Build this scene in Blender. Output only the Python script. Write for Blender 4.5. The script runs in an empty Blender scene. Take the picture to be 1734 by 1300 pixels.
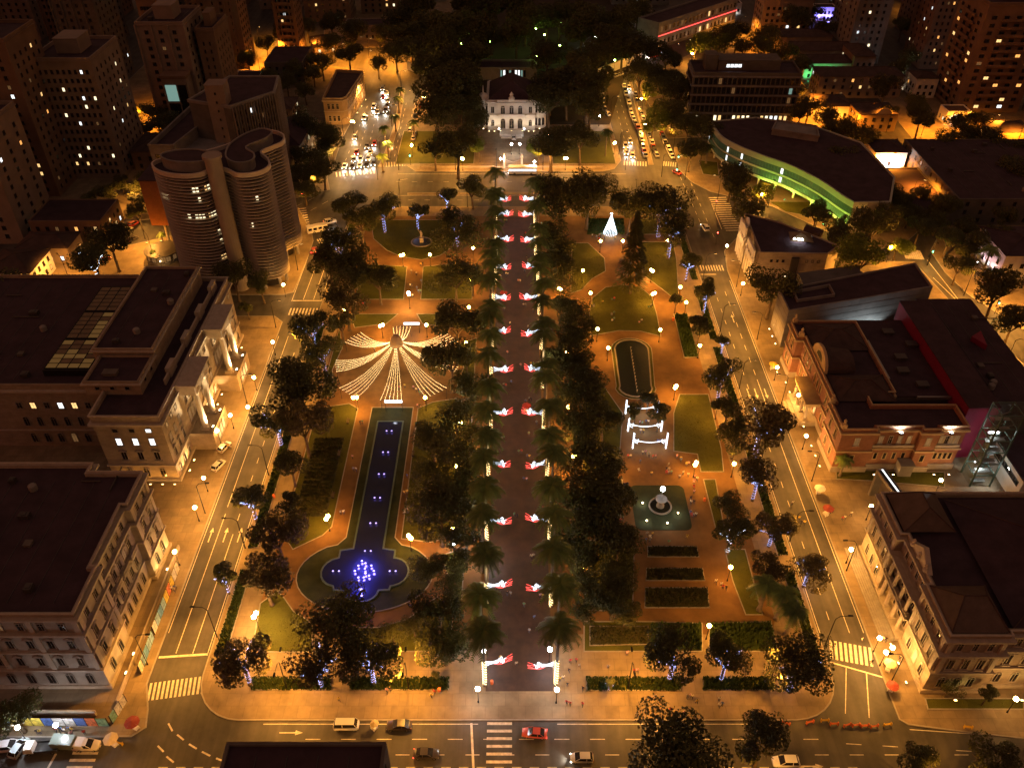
import bpy, bmesh, math, random
from mathutils import Vector, Matrix

SC = bpy.context.scene
C = SC.collection
R = math.radians
rnd = random.Random(7)

# ------------------------------------------------------------------ camera
CAM_H, PITCH, FPX = 140.0, 38.8, 1423.0          # drone height, degrees below the horizon, focal length in px of a 1734 px frame
cam_d = bpy.data.cameras.new('camera'); cam_d.sensor_width = 36.0
cam_d.lens = 36.0 * FPX / 1734.0; cam_d.clip_start = 1.0; cam_d.clip_end = 6000.0
cam = bpy.data.objects.new('camera', cam_d); C.objects.link(cam)
cam.location = (0, 0, CAM_H); cam.rotation_euler = (R(90 - PITCH), 0, 0)
SC.camera = cam

# ------------------------------------------------------------------ night sky, faint glow of the city
w = bpy.data.worlds.new('World'); SC.world = w; w.use_nodes = True
wn = w.node_tree; wn.nodes.clear()
sky = wn.nodes.new('ShaderNodeTexSky'); sky.sky_type = 'NISHITA'; sky.sun_disc = False
sky.sun_elevation = R(2.0); sky.sun_rotation = R(250); sky.air_density = 2.0; sky.dust_density = 6.0
mix = wn.nodes.new('ShaderNodeMix'); mix.data_type = 'RGBA'; mix.blend_type = 'MULTIPLY'; mix.inputs[0].default_value = 1.0
mix.inputs[7].default_value = (1.0, 0.48, 0.36, 1)
bgn = wn.nodes.new('ShaderNodeBackground'); bgn.inputs[1].default_value = 0.105
out = wn.nodes.new('ShaderNodeOutputWorld')
wn.links.new(sky.outputs[0], mix.inputs[6]); wn.links.new(mix.outputs[2], bgn.inputs[0]); wn.links.new(bgn.outputs[0], out.inputs[0])

sun_d = bpy.data.lights.new('moon', 'SUN'); sun_d.energy = 0.012; sun_d.angle = R(12); sun_d.color = (1.0, 0.55, 0.5)
sun_o = bpy.data.objects.new('moon', sun_d); C.objects.link(sun_o); sun_o.rotation_euler = (R(38), R(12), R(20))

SC.view_settings.view_transform = 'Standard'; SC.view_settings.look = 'None'
SC.view_settings.exposure = 1.6; SC.view_settings.gamma = 1.0; SC.view_settings.use_curve_mapping = False
SC.render.engine = 'CYCLES'
cy = SC.cycles
cy.use_light_tree = True; cy.light_sampling_threshold = .03; cy.use_denoising = True; cy.use_adaptive_sampling = True; cy.adaptive_threshold = 0.02
try: cy.denoiser = 'OPENIMAGEDENOISE'; cy.denoising_input_passes = 'RGB_ALBEDO_NORMAL'
except Exception: pass
cy.max_bounces = 3; cy.diffuse_bounces = 1; cy.glossy_bounces = 2; cy.transmission_bounces = 2; cy.transparent_max_bounces = 6
cy.caustics_reflective = False; cy.caustics_refractive = False; cy.sample_clamp_indirect = 2.0; cy.sample_clamp_direct = 0.0

# ------------------------------------------------------------------ helpers
_p = R(PITCH)
def at(px, py, z=0.0):
    """Where a map point measured in the photograph (1734 x 1300 px) lies on the level z."""
    x = (px - 867.0) / FPX; y = -(py - 650.0) / FPX
    dx, dy, dz = x, math.cos(_p) + y * math.sin(_p), -math.sin(_p) + y * math.cos(_p)
    t = (z - CAM_H) / dz
    return (dx * t, dy * t, z)

def xy(px, py, z=0.0): return at(px, py, z)[:2]

class MB:
    """Collects faces with a material slot index; build() links them as ONE mesh object."""
    def __init__(s): s.v = []; s.f = []; s.m = []; s.i = 0; s.M = None
    def slot(s, i): s.i = i; return s
    def add(s, vs, fs):
        b = len(s.v)
        if s.M is not None: vs = [tuple(s.M @ Vector(q)) for q in vs]
        s.v += [tuple(q) for q in vs]
        for f in fs: s.f.append(tuple(b + k for k in f)); s.m.append(s.i)
        return s
    def quad(s, a, b, c, d): return s.add([a, b, c, d], [(0, 1, 2, 3)])
    def box(s, x0, x1, y0, y1, z0, z1):
        return s.add([(x0,y0,z0),(x1,y0,z0),(x1,y1,z0),(x0,y1,z0),(x0,y0,z1),(x1,y0,z1),(x1,y1,z1),(x0,y1,z1)],
                     [(3,2,1,0),(4,5,6,7),(0,1,5,4),(1,2,6,5),(2,3,7,6),(3,0,4,7)])
    def cbox(s, c, sz, rz=0.0):
        ca, sa = math.cos(rz), math.sin(rz); vs = []
        for dz in (-.5, .5):
            for dx, dy in ((-.5,-.5),(.5,-.5),(.5,.5),(-.5,.5)):
                x, y = dx*sz[0], dy*sz[1]
                vs.append((c[0]+x*ca-y*sa, c[1]+x*sa+y*ca, c[2]+dz*sz[2]))
        return s.add(vs, [(3,2,1,0),(4,5,6,7),(0,1,5,4),(1,2,6,5),(2,3,7,6),(3,0,4,7)])
    def prism(s, poly, z0, z1, top=True, bottom=False, sides=True):
        n = len(poly); vs = [(p[0],p[1],z0) for p in poly] + [(p[0],p[1],z1) for p in poly]; fs = []
        if sides: fs += [(k,(k+1)%n,n+(k+1)%n,n+k) for k in range(n)]
        if top: fs.append(tuple(range(n, 2*n)))
        if bottom: fs.append(tuple(reversed(range(n))))
        return s.add(vs, fs)
    def tube(s, pts, r, n=6, cap=True, r2=None):
        pts = [Vector(p) for p in pts]; m = len(pts); vs = []; fs = []
        for k, p in enumerate(pts):
            d = (pts[min(k+1,m-1)] - pts[max(k-1,0)])
            if d.length < 1e-9: d = Vector((0,0,1))
            d.normalize(); a = d.cross(Vector((0,0,1)) if abs(d.z) < .95 else Vector((1,0,0))).normalized(); b = d.cross(a)
            rr = r[k] if isinstance(r, (list, tuple)) else (r if r2 is None else r + (r2-r)*k/max(1,m-1))
            for q in range(n):
                t = 2*math.pi*q/n; vs.append(tuple(p + (a*math.cos(t)+b*math.sin(t))*rr))
        for k in range(m-1):
            for q in range(n): fs.append((k*n+q, k*n+(q+1)%n, (k+1)*n+(q+1)%n, (k+1)*n+q))
        if cap: fs += [tuple(reversed(range(n))), tuple((m-1)*n+q for q in range(n))]
        return s.add(vs, fs)
    def lathe(s, prof, n=12, c=(0,0,0)):
        vs = []; fs = []
        for r_, z in prof:
            for q in range(n):
                t = 2*math.pi*q/n; vs.append((c[0]+r_*math.cos(t), c[1]+r_*math.sin(t), c[2]+z))
        for k in range(len(prof)-1):
            for q in range(n): fs.append((k*n+q, k*n+(q+1)%n, (k+1)*n+(q+1)%n, (k+1)*n+q))
        fs += [tuple(reversed(range(n))), tuple((len(prof)-1)*n+q for q in range(n))]
        return s.add(vs, fs)
    def ball(s, c, r, n=8, m=5, sz=1.0):
        prof = [(max(.001, r*math.sin(math.pi*k/m)), -r*sz*math.cos(math.pi*k/m)) for k in range(m+1)]
        return s.lathe(prof, n, c)
    def octa(s, c, r):
        x, y, z = c
        return s.add([(x+r,y,z),(x,y+r,z),(x-r,y,z),(x,y-r,z),(x,y,z+r),(x,y,z-r)],
                     [(0,1,4),(1,2,4),(2,3,4),(3,0,4),(1,0,5),(2,1,5),(3,2,5),(0,3,5)])
    def mesh(s, name, mats, smooth=False):
        me = bpy.data.meshes.new(name); me.from_pydata(s.v, [], s.f)
        for q in (mats if isinstance(mats, (list, tuple)) else [mats]): me.materials.append(q)
        if max(s.m, default=0): me.polygons.foreach_set('material_index', s.m)
        if smooth: me.polygons.foreach_set('use_smooth', [True]*len(s.f))
        me.update(); return me
    def build(s, name, mats, parent=None, loc=None, smooth=False, kind=None, label=None):
        return link(name, s.mesh(name, mats, smooth), parent, loc, kind=kind, label=label)

def link(name, me, parent=None, loc=None, rz=0.0, scale=None, kind=None, label=None):
    o = bpy.data.objects.new(name, me); C.objects.link(o)
    if parent is not None: o.parent = parent
    if loc is not None: o.location = loc
    if rz: o.rotation_euler = (0, 0, rz)
    if scale is not None: o.scale = scale if isinstance(scale, (tuple, list)) else (scale,)*3
    if kind: o['kind'] = kind
    if label: o['label'] = label
    return o

def thing(name, label, cat, loc=(0,0,0), rz=0.0, group=None):
    return tag(link(name, None, None, loc, rz), label, cat, group)
def tag(o, label, cat, group=None):
    o['label'] = label; o['category'] = cat
    if group: o['group'] = group
    return o
def copy_tree(src, parent=None):
    o = src.copy(); C.objects.link(o); o.parent = parent
    for ch in src.children: copy_tree(ch, o)
    return o

def lamp(name, loc, power, col, parent, radius=0.25, kind='POINT', rot=None, spot=None, blend=.6):
    """The light that a built lamp gives off: a child of that lamp."""
    key = (name, round(power, 3), tuple(col), radius, kind, spot)
    d = _lamps.get(key)
    if d is None:
        d = bpy.data.lights.new(name, kind); d.energy = power; d.color = col; d.shadow_soft_size = radius
        if kind == 'SPOT': d.spot_size = R(spot or 120); d.spot_blend = blend
        _lamps[key] = d
    o = bpy.data.objects.new(name, d); C.objects.link(o); o.location = loc
    if parent is not None: o.parent = parent
    if rot: o.rotation_euler = rot
    return o
_lamps = {}

def smooth_loop(pts, n=6):
    out = []; m = len(pts)
    for k in range(m):
        p0, p1, p2, p3 = (Vector(pts[(k+j-1) % m]) for j in range(4))
        for q in range(n):
            t = q/n
            out.append(tuple(.5*((2*p1)+(p2-p0)*t+(2*p0-5*p1+4*p2-p3)*t*t+(3*p1-p0-3*p2+p3)*t**3)))
    return out
def rrect(x0, x1, y0, y1, r, n=7):
    out = []
    for cx, cy_, a in ((x1-r,y0+r,-90),(x1-r,y1-r,0),(x0+r,y1-r,90),(x0+r,y0+r,180)):
        for k in range(n+1):
            t = R(a + 90*k/n); out.append((cx+r*math.cos(t), cy_+r*math.sin(t)))
    return out
def ellipse(cx, cy_, rx, ry, n=32, a0=0, a1=360):
    return [(cx+rx*math.cos(R(a0+(a1-a0)*k/n)), cy_+ry*math.sin(R(a0+(a1-a0)*k/n))) for k in range(n if a1-a0 == 360 else n+1)]
def inset(poly, d):
    """Shrinks (d > 0) a counter-clockwise polygon."""
    n = len(poly); out = []
    for k in range(n):
        a, b, c = Vector(poly[k-1]), Vector(poly[k]), Vector(poly[(k+1) % n])
        e1 = (b-a).normalized() if (b-a).length > 1e-6 else Vector((1,0)); e2 = (c-b).normalized() if (c-b).length > 1e-6 else e1
        n1 = Vector((-e1.y, e1.x)); n2 = Vector((-e2.y, e2.x)); s = n1+n2
        if s.length < 1e-6: s = n1.copy()
        s.normalize(); q = max(.35, s.dot(n1)); out.append(tuple(b + s*(d/q)))
    return out
def ccw(poly):
    a = sum(poly[k-1][0]*poly[k][1]-poly[k][0]*poly[k-1][1] for k in range(len(poly)))
    return list(poly) if a > 0 else list(reversed(poly))

# ------------------------------------------------------------------ materials
def mat(name, col, rough=.8, var=.25, scale=.6, metal=0.0, spec=.3, bump=0.0, fine=True, col2=None, objcol=False, objrand=0.0, coat=0.0):
    m = bpy.data.materials.new(name); m.use_nodes = True; nt = m.node_tree; n = nt.nodes; l = nt.links
    b = n['Principled BSDF']; b.inputs['Roughness'].default_value = rough; b.inputs['Metallic'].default_value = metal
    b.inputs['Specular IOR Level'].default_value = spec; b.inputs['Coat Weight'].default_value = coat
    src = None
    if objcol:
        oi = n.new('ShaderNodeObjectInfo'); src = oi.outputs['Color']
    if var > 0:
        tc = n.new('ShaderNodeTexCoord'); nz = n.new('ShaderNodeTexNoise'); nz.inputs['Scale'].default_value = scale
        nz.inputs['Detail'].default_value = 6.0 if fine else 2.0; nz.inputs['Roughness'].default_value = .65
        geo = n.new('ShaderNodeNewGeometry'); l.new(geo.outputs['Position'], nz.inputs['Vector'])
        rp = n.new('ShaderNodeValToRGB'); e = rp.color_ramp.elements
        c2 = col2 or tuple(x*(1-var) for x in col[:3]); c1 = tuple(min(1, x*(1+var*.6)) for x in col[:3])
        e[0].position = .3; e[1].position = .72
        if objcol: e[0].color = (1-var,)*3+(1,); e[1].color = (1,1,1,1)
        else: e[0].color = c2+(1,); e[1].color = c1+(1,)
        l.new(nz.outputs['Fac'], rp.inputs[0])
        if objcol:
            mx = n.new('ShaderNodeMix'); mx.data_type = 'RGBA'; mx.blend_type = 'MULTIPLY'; mx.inputs[0].default_value = 1
            l.new(src, mx.inputs[6]); l.new(rp.outputs[0], mx.inputs[7]); src = mx.outputs[2]
        else: src = rp.outputs[0]
        if bump:
            bp = n.new('ShaderNodeBump'); bp.inputs['Strength'].default_value = bump; bp.inputs['Distance'].default_value = .05
            nz2 = n.new('ShaderNodeTexNoise'); nz2.inputs['Scale'].default_value = scale*6; nz2.inputs['Detail'].default_value = 3
            l.new(geo.outputs['Position'], nz2.inputs['Vector']); l.new(nz2.outputs['Fac'], bp.inputs['Height']); l.new(bp.outputs[0], b.inputs['Normal'])
    if objrand > 0:
        oi = n.new('ShaderNodeObjectInfo'); mr = n.new('ShaderNodeMapRange'); mr.inputs[3].default_value = 1-objrand; mr.inputs[4].default_value = 1+objrand
        l.new(oi.outputs['Random'], mr.inputs[0]); mx = n.new('ShaderNodeMix'); mx.data_type = 'RGBA'; mx.blend_type = 'MULTIPLY'; mx.inputs[0].default_value = 1
        if src: l.new(src, mx.inputs[6])
        else: mx.inputs[6].default_value = tuple(col[:3])+(1,)
        l.new(mr.outputs[0], mx.inputs[7]); src = mx.outputs[2]
    if src: l.new(src, b.inputs['Base Color'])
    else: b.inputs['Base Color'].default_value = tuple(col[:3])+(1,)
    return m

def emit(name, col, s, base=(.2,.2,.2), sample=False, obj=False):
    """Something that gives off light: a lamp, a lit window, a screen."""
    m = bpy.data.materials.new(name); m.use_nodes = True; b = m.node_tree.nodes['Principled BSDF']
    b.inputs['Base Color'].default_value = base+(1,); b.inputs['Emission Color'].default_value = tuple(col)+(1,); b.inputs['Emission Strength'].default_value = s
    b.inputs['Roughness'].default_value = .4
    m.cycles.emission_sampling = 'AUTO' if sample else 'NONE'
    return m

def tiles(m, sx, sy, mortar, dark, axis=None):
    """Adds the fine joints of a wall or pavement too small to build to a material made with mat()."""
    nt = m.node_tree; n = nt.nodes; l = nt.links; b = n['Principled BSDF']; src = b.inputs['Base Color'].links[0].from_socket
    br = n.new('ShaderNodeTexBrick'); br.inputs['Scale'].default_value = 1.0; br.inputs['Mortar Size'].default_value = mortar
    br.inputs['Brick Width'].default_value = sx; br.inputs['Row Height'].default_value = sy
    br.inputs['Color1'].default_value = (1,1,1,1); br.inputs['Color2'].default_value = (.82,.82,.82,1); br.inputs['Mortar'].default_value = (dark,)*3+(1,)
    geo = n.new('ShaderNodeNewGeometry')
    if axis == 'wall':
        sp = n.new('ShaderNodeSeparateXYZ'); l.new(geo.outputs['Position'], sp.inputs[0]); ad = n.new('ShaderNodeMath'); l.new(sp.outputs[0], ad.inputs[0]); l.new(sp.outputs[1], ad.inputs[1])
        cb = n.new('ShaderNodeCombineXYZ'); l.new(ad.outputs[0], cb.inputs[0]); l.new(sp.outputs[2], cb.inputs[1]); l.new(cb.outputs[0], br.inputs['Vector'])
    else: l.new(geo.outputs['Position'], br.inputs['Vector'])
    mx = n.new('ShaderNodeMix'); mx.data_type = 'RGBA'; mx.blend_type = 'MULTIPLY'; mx.inputs[0].default_value = 1
    l.new(src, mx.inputs[6]); l.new(br.outputs['Color'], mx.inputs[7]); l.new(mx.outputs[2], b.inputs['Base Color'])
    return m

M = {}
M['ground'] = mat('ground_earth', (.045,.035,.025), .95, .5, .05)
M['asphalt'] = mat('asphalt', (.075,.068,.06), .62, .45, .16, spec=.45, bump=.15)
def wear(m, sx, sy, lo, hi):
    """Lengthwise tyre wear and patches: a second, stretched noise multiplied into the colour."""
    nt = m.node_tree; n = nt.nodes; l = nt.links; b = n['Principled BSDF']; src = b.inputs['Base Color'].links[0].from_socket
    geo = n.new('ShaderNodeNewGeometry'); mp = n.new('ShaderNodeMapping'); mp.inputs['Scale'].default_value = (sx, sy, 1); l.new(geo.outputs['Position'], mp.inputs[0])
    nz = n.new('ShaderNodeTexNoise'); nz.inputs['Scale'].default_value = 1.0; nz.inputs['Detail'].default_value = 5; l.new(mp.outputs[0], nz.inputs['Vector'])
    mr = n.new('ShaderNodeMapRange'); mr.inputs[1].default_value = .35; mr.inputs[2].default_value = .68; mr.inputs[3].default_value = lo; mr.inputs[4].default_value = hi; l.new(nz.outputs['Fac'], mr.inputs[0])
    mx = n.new('ShaderNodeMix'); mx.data_type = 'RGBA'; mx.blend_type = 'MULTIPLY'; mx.inputs[0].default_value = 1; l.new(src, mx.inputs[6]); l.new(mr.outputs[0], mx.inputs[7]); l.new(mx.outputs[2], b.inputs['Base Color']); return m
wear(M['asphalt'], .55, .035, .72, 1.2)
M['pave'] = tiles(mat('pavement', (.28,.21,.125), .75, .3, .3, spec=.35), 2.4, 2.4, .05, .72)
wear(M['pave'], .09, .09, .78, 1.12)
M['pave_dark'] = mat('avenue_paving', (.062,.03,.018), .6, .5, .35, spec=.5)
M['gravel'] = mat('park_path', (.21,.115,.042), .85, .3, .22); wear(M['gravel'], .12, .12, .7, 1.15)
M['kerb'] = mat('kerb_stone', (.3,.27,.23), .8, .2, 1.0)
M['lawn'] = mat('lawn', (.078,.082,.011), .95, .5, .12, col2=(.05,.05,.008))
M['grass'] = mat('grass_blade', (.085,.09,.014), .85, .35, .5, objrand=.2)
M['hedge'] = mat('hedge_leaf', (.05,.08,.018), .8, .5, 1.5, objrand=.25)
M['flower'] = mat('flower_bed', (.07,.06,.025), .9, .6, 1.1, col2=(.04,.05,.015))
M['shade_grass'] = mat('shaded_grass', (.028,.036,.014), .9, .5, .3, col2=(.015,.022,.01))  # darker grass colour; the shade on the pool bank is painted in
M['paint'] = mat('road_paint', (.72,.66,.55), .7, .3, 1.3, col2=(.4,.36,.3))
M['roof'] = mat('roof_dark', (.055,.032,.042), .85, .4, .25)
M['roof2'] = mat('roof_brown', (.075,.048,.042), .85, .4, .4)
M['roof_tin'] = mat('roof_metal', (.09,.08,.075), .5, .3, .4, metal=.4)
M['stone'] = tiles(mat('stone_cream', (.38,.30,.21), .8, .22, .5), 1.6, .6, .02, .7, 'wall')
M['stone2'] = mat('stone_grey', (.36,.31,.25), .8, .25, .45)
M['trim'] = mat('stone_trim', (.46,.39,.30), .75, .2, .8)
M['pinkbrick'] = tiles(mat('pink_brick', (.36,.17,.095), .85, .22, .5), .5, .16, .02, .75, 'wall')
M['ochre'] = mat('ochre_plaster', (.42,.27,.12), .85, .22, .4)
M['ochre_trim'] = mat('ochre_trim', (.52,.38,.2), .8, .15, .7)
M['concrete'] = mat('concrete', (.24,.22,.2), .85, .3, .25)
M['concrete_d'] = mat('concrete_dark', (.13,.115,.1), .85, .3, .25)
M['tower'] = mat('tower_plaster', (.2,.13,.09), .85, .25, .15)
M['tower2'] = mat('tower_tile', (.26,.2,.16), .8, .25, .15)
M['tower3'] = mat('tower_grey', (.2,.19,.18), .8, .25, .15)
M['brickred'] = tiles(mat('red_brick', (.3,.12,.055), .85, .2, .5), .6, .2, .02, .8, 'wall')
M['magenta'] = mat('magenta_cladding', (.2,.012,.04), .6, .2, .3)
M['glass'] = mat('window_glass', (.018,.016,.016), .12, 0, spec=.6)
M['frame'] = mat('window_frame', (.3,.25,.2), .6, .15, 1.0)
M['frame_d'] = mat('window_frame_dark', (.06,.05,.045), .6, .2, 1.0)
M['metal_d'] = mat('dark_metal', (.03,.028,.026), .5, .2, 1.0, metal=.6)
M['metal'] = mat('steel', (.35,.34,.32), .4, .15, .8, metal=.8)
M['green_steel'] = mat('green_steel', (.09,.14,.11), .5, .2, .8, metal=.2)
M['white'] = mat('white_paint', (.72,.68,.62), .6, .12, .6)
M['bark'] = mat('bark', (.13,.095,.06), .95, .4, 1.6, bump=.4)
M['palm_bark'] = mat('palm_bark', (.2,.16,.115), .9, .3, 1.5)
M['leaf'] = mat('leaf', (.085,.09,.024), .6, .45, .35, objrand=.3, spec=.35)
M['leaf_b'] = mat('leaf_broad', (.11,.09,.03), .6, .45, .35, objrand=.3, spec=.35)
M['leaf_c'] = mat('leaf_lamplit', (.15,.19,.02), .65, .4, .4, objrand=.2)  # lighter leaf for lit trees, lamplight painted into the colour
M['frond'] = mat('palm_frond', (.13,.2,.04), .5, .4, .6, objrand=.25, spec=.4)
SOD = (1.0, .41, .058); WARM = (1.0, .5, .14); ORANGE = (1.0, .31, .02); WHITE = (.9, .95, 1.0); BLUE = (.3, .36, 1.0); YEL = (1.0, .72, .2)
M['e_sod'] = emit('sodium_globe', (1.0,.55,.16), 5); M['e_warm'] = emit('warm_globe', (1.0,.72,.36), 6)
M['e_white'] = emit('white_globe', (.92,.96,1.0), 10); M['e_orange'] = emit('orange_globe', (1.0,.5,.1), 12)
M['e_led'] = emit('white_led', (.72,.85,1.0), 2.0); M['e_blue'] = emit('blue_led', (.36,.46,1.0), 1.6); M['e_violet'] = emit('violet_led', (.28,.2,1.0), 14)
M['e_violetw'] = emit('violet_led_bright', (.42,.32,1.0), .9)
M['e_string'] = emit('warm_bulb', (1.0,.64,.24), 5.0); M['e_red'] = emit('red_led', (1.0,.06,.05), 1.5); M['e_redlamp'] = emit('red_signal', (1.0,.05,.03), 10)
M['e_green'] = emit('green_signal', (.05,1.0,.45), 10)
M['e_win'] = emit('window_lit_warm', (1.0,.6,.22), .5); M['e_win2'] = emit('window_lit_pale', (1.0,.84,.5), .7); M['e_win3'] = emit('window_lit_white', (.9,.95,.95), .7)
M['e_win4'] = emit('window_lit_orange', (1.0,.42,.1), .5); M['e_win5'] = emit('window_lit_dim', (1.0,.5,.17), .04); M['e_teal'] = emit('window_lit_teal', (.4,.75,.65), .13)
M['e_head'] = emit('headlight_lit', (1.0,.95,.8), 12); M['e_tail'] = emit('taillight_lit', (1.0,.03,.02), 3)
LIT = [M['e_win'], M['e_win2'], M['e_win3'], M['e_win4']]
# ================================================================== the setting
g = MB(); g.quad((-3000,-3000,-.06),(3000,-3000,-.06),(3000,3000,-.06),(-3000,3000,-.06)); g.build('ground', M['ground'], kind='structure')
g = MB(); g.quad((-420,20,0),(420,20,0),(420,600,0),(-420,600,0)); road = g.build('road', M['asphalt'], kind='structure')

def block(name, poly, m='pave', h=.14, kerb=True):
    poly = ccw(poly); b = MB(); inner = inset(poly, .28)
    b.prism(inner, 0, h); o = b.build(name, M[m], kind='structure')
    k = MB(); n = len(poly); hh = h + .015
    vs = [(p[0],p[1],0) for p in poly] + [(p[0],p[1],hh) for p in poly] + [(p[0],p[1],hh) for p in inner] + [(p[0],p[1],0) for p in inner]
    fs = []
    for q in range(n):
        r_ = (q+1) % n; fs += [(q,r_,n+r_,n+q),(n+q,n+r_,2*n+r_,2*n+q),(2*n+q,2*n+r_,3*n+r_,3*n+q)]
    k.add(vs, fs); k.build('kerb', M['kerb'], o)
    return o
def sheet(name, poly, z, m, parent=None, kind='structure'):
    b = MB(); b.prism(ccw(poly), z-.05, z); return b.build(name, M[m] if isinstance(m, str) else m, parent, kind=kind if parent is None else None)

PX0, PX1, PY0, PY1 = -57.5, 59.5, 78.8, 276.0
park = block('square_pavement', rrect(PX0, PX1, PY0, PY1, 9.0))
KL, KR = -67.1, 68.7                                   # far kerbs of the streets left and right of the square
# pavements of the blocks around the square
block('pavement_left', [(KL,122),(KL,203),(-70,206),(-147,206),(-147,79),(-147,76),(-75,75.6),(-66.5,75.8),(-64.4,77.5),(-65.2,81),(KL,86)])
block('pavement_tower', [xy(524,430),xy(505,478),(KL,219),(-70,217.5),(-150,217.5),(-158,232),xy(505,352),xy(528,392),xy(531,408)])
block('pavement_far_left', [(-160,217),(-172,240),(-190,270),(-320,270),(-320,60),(-160,60)])
block('pavement_north_left', [xy(559,322),xy(554,300),xy(568,270),xy(581,232),xy(592,212),xy(612,160),xy(615,120),(-120,440),(-185,450),(-185,290),(-140,262),xy(505,335)])
block('palace_grounds', [xy(704,291),xy(682,278),xy(700,245),xy(699,190),xy(712,160),xy(740,130),(-40,440),(-20,580),(90,580),(74,455),xy(1012,136),xy(1022,170),xy(1046,250),xy(1052,272),xy(1040,287),xy(1020,291)], 'pave')
block('pavement_right', [(KR,79),(KR,150),(KR,232),xy(1226,425),xy(1250,400),(88,252),(112,238),xy(1548,444),xy(1655,560),(134,150),(134,70),(80,76.5),(70,78)])
block('pavement_library', [xy(1149,287),xy(1171,309),xy(1203,325),xy(1307,350),xy(1424,404),xy(1470,425),xy(1530,415),(160,280),(150,330),(110,332),xy(1140,250)])
block('pavement_north_right', [xy(1130,235),xy(1100,180),xy(1075,140),(95,450),(150,490),(160,420),(140,345),(95,340)])
block('pavement_far_right', [xy(1575,425),xy(1600,462),xy(1640,500),xy(1734,560),(320,150),(320,420),(170,420),(165,285)])
block('pavement_far_north', [(-120,600),(-100,455),(-40,462),(-30,600)])
block('avenue_median', [xy(640,283),xy(650,262),xy(668,210),xy(678,150),xy(686,150),xy(676,215),xy(662,255),xy(650,283)])
block('avenue_median', [xy(1098,280),xy(1084,215),xy(1065,140),xy(1070,139),xy(1090,215),xy(1107,280)])
block('avenue_median', [xy(690,327),xy(690,331),xy(1060,329),xy(1060,325)])

# ---- the square: avenue, paths, lawns
AX = 1.4                                               # axis of the central avenue
sheet('avenue_paving', [(AX-6.2,84.5),(AX+6.2,84.5),(AX+6.2,268),(AX-6.2,268)], .160, 'pave_dark')
sheet('park_path', rrect(-50.4, 51.8, 96.6, 268.5, 4.0), .152, 'gravel')
zl = [.170]
def lawn(poly, m='lawn', name='lawn', edge=True):
    zl[0] += .0004; poly = ccw(poly); o = sheet(name, poly, zl[0], m)
    if edge:
        k = MB(); inn = inset(poly, .22); n = len(poly); h = zl[0] + .07
        vs = [(p[0],p[1],.1) for p in poly]+[(p[0],p[1],h) for p in poly]+[(p[0],p[1],h) for p in inn]+[(p[0],p[1],.1) for p in inn]
        k.add(vs, [f for q in range(n) for f in ((q,(q+1)%n,n+(q+1)%n,n+q),(n+q,n+(q+1)%n,2*n+(q+1)%n,2*n+q),(2*n+q,2*n+(q+1)%n,3*n+(q+1)%n,3*n+q))])
        k.build('edging', M['kerb'], o)
    return o
# front: strips by the kerb and inner lawns
LAWNS = []
def L(*pp, m='lawn', name='lawn'): o = lawn([xy(*q) for q in pp], m, name); LAWNS.append(o); return o
strips = [[(428,1147),(560,1147),(560,1169),(426,1169)], [(592,1147),(760,1147),(760,1169),(592,1169)], [(993,1147),(1152,1147),(1153,1170),(993,1170)], [(1190,1147),(1308,1147),(1314,1169),(1190,1169)]]
for s_ in strips: L(*s_)
L((445,1105),(428,1092),(440,1022),(470,1000),(482,1012),(498,1035),(520,1048),(530,1060),(530,1105))
L((592,1104),(592,1062),(640,1062),(690,1048),(740,1010),(768,1030),(764,1104))
L((988,1104),(988,1052),(1100,1052),(1190,1055),(1190,1104))
L((1200,1104),(1200,1055),(1306,1052),(1318,1104))
# left border: strip along the street and the flower garden
lawn([(-56.6,92),(-54.2,92),(-54.2,112),(-56.6,112)]); lawn([(-56.6,118),(-54.2,118),(-54.2,157),(-56.6,157)]); lawn([(-56.6,163),(-54.2,163),(-54.2,200),(-56.6,200)]); lawn([(-56.6,214),(-54.2,214),(-54.2,262),(-56.6,262)])
LG = lawn([(-50,122),(-46.8,117.5),(-41,121.5),(-39.4,124),(-39.4,164),(-42,166),(-50,164)])
FB1 = lawn([(-48.6,127),(-41.2,127),(-41.2,153),(-48.6,153)], 'flower', 'flower_bed', False)
lawn([(-50,168.5),(-46.5,168.5),(-48.6,180),(-47.5,190),(-50,200)]); 
lawn([(-24.2,164),(-20.6,166.5),(-14.5,168),(-10,164),(-10,122),(-17.5,119.5),(-24,120.5)])
lawn([(-12.6,104.6),(-10,104.6),(-10,118),(-15.0,116.2),(-13.2,110)])
lawn([(-15,171),(-10,169),(-10,195),(-15,192),(-13.2,181)])
# pool garden: grass bank round the basin
# top left quarter
L((628,373),(760,373),(775,395),(768,418),(745,434),(714,441),(680,436),(655,425),(632,405))
L((630,448),(690,452),(684,508),(600,508),(610,470))
L((716,452),(780,446),(800,470),(800,508),(712,508))
L((592,532),(675,532),(655,549),(600,556)); L((715,549),(705,532),(800,532),(800,556),(760,556))
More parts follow.
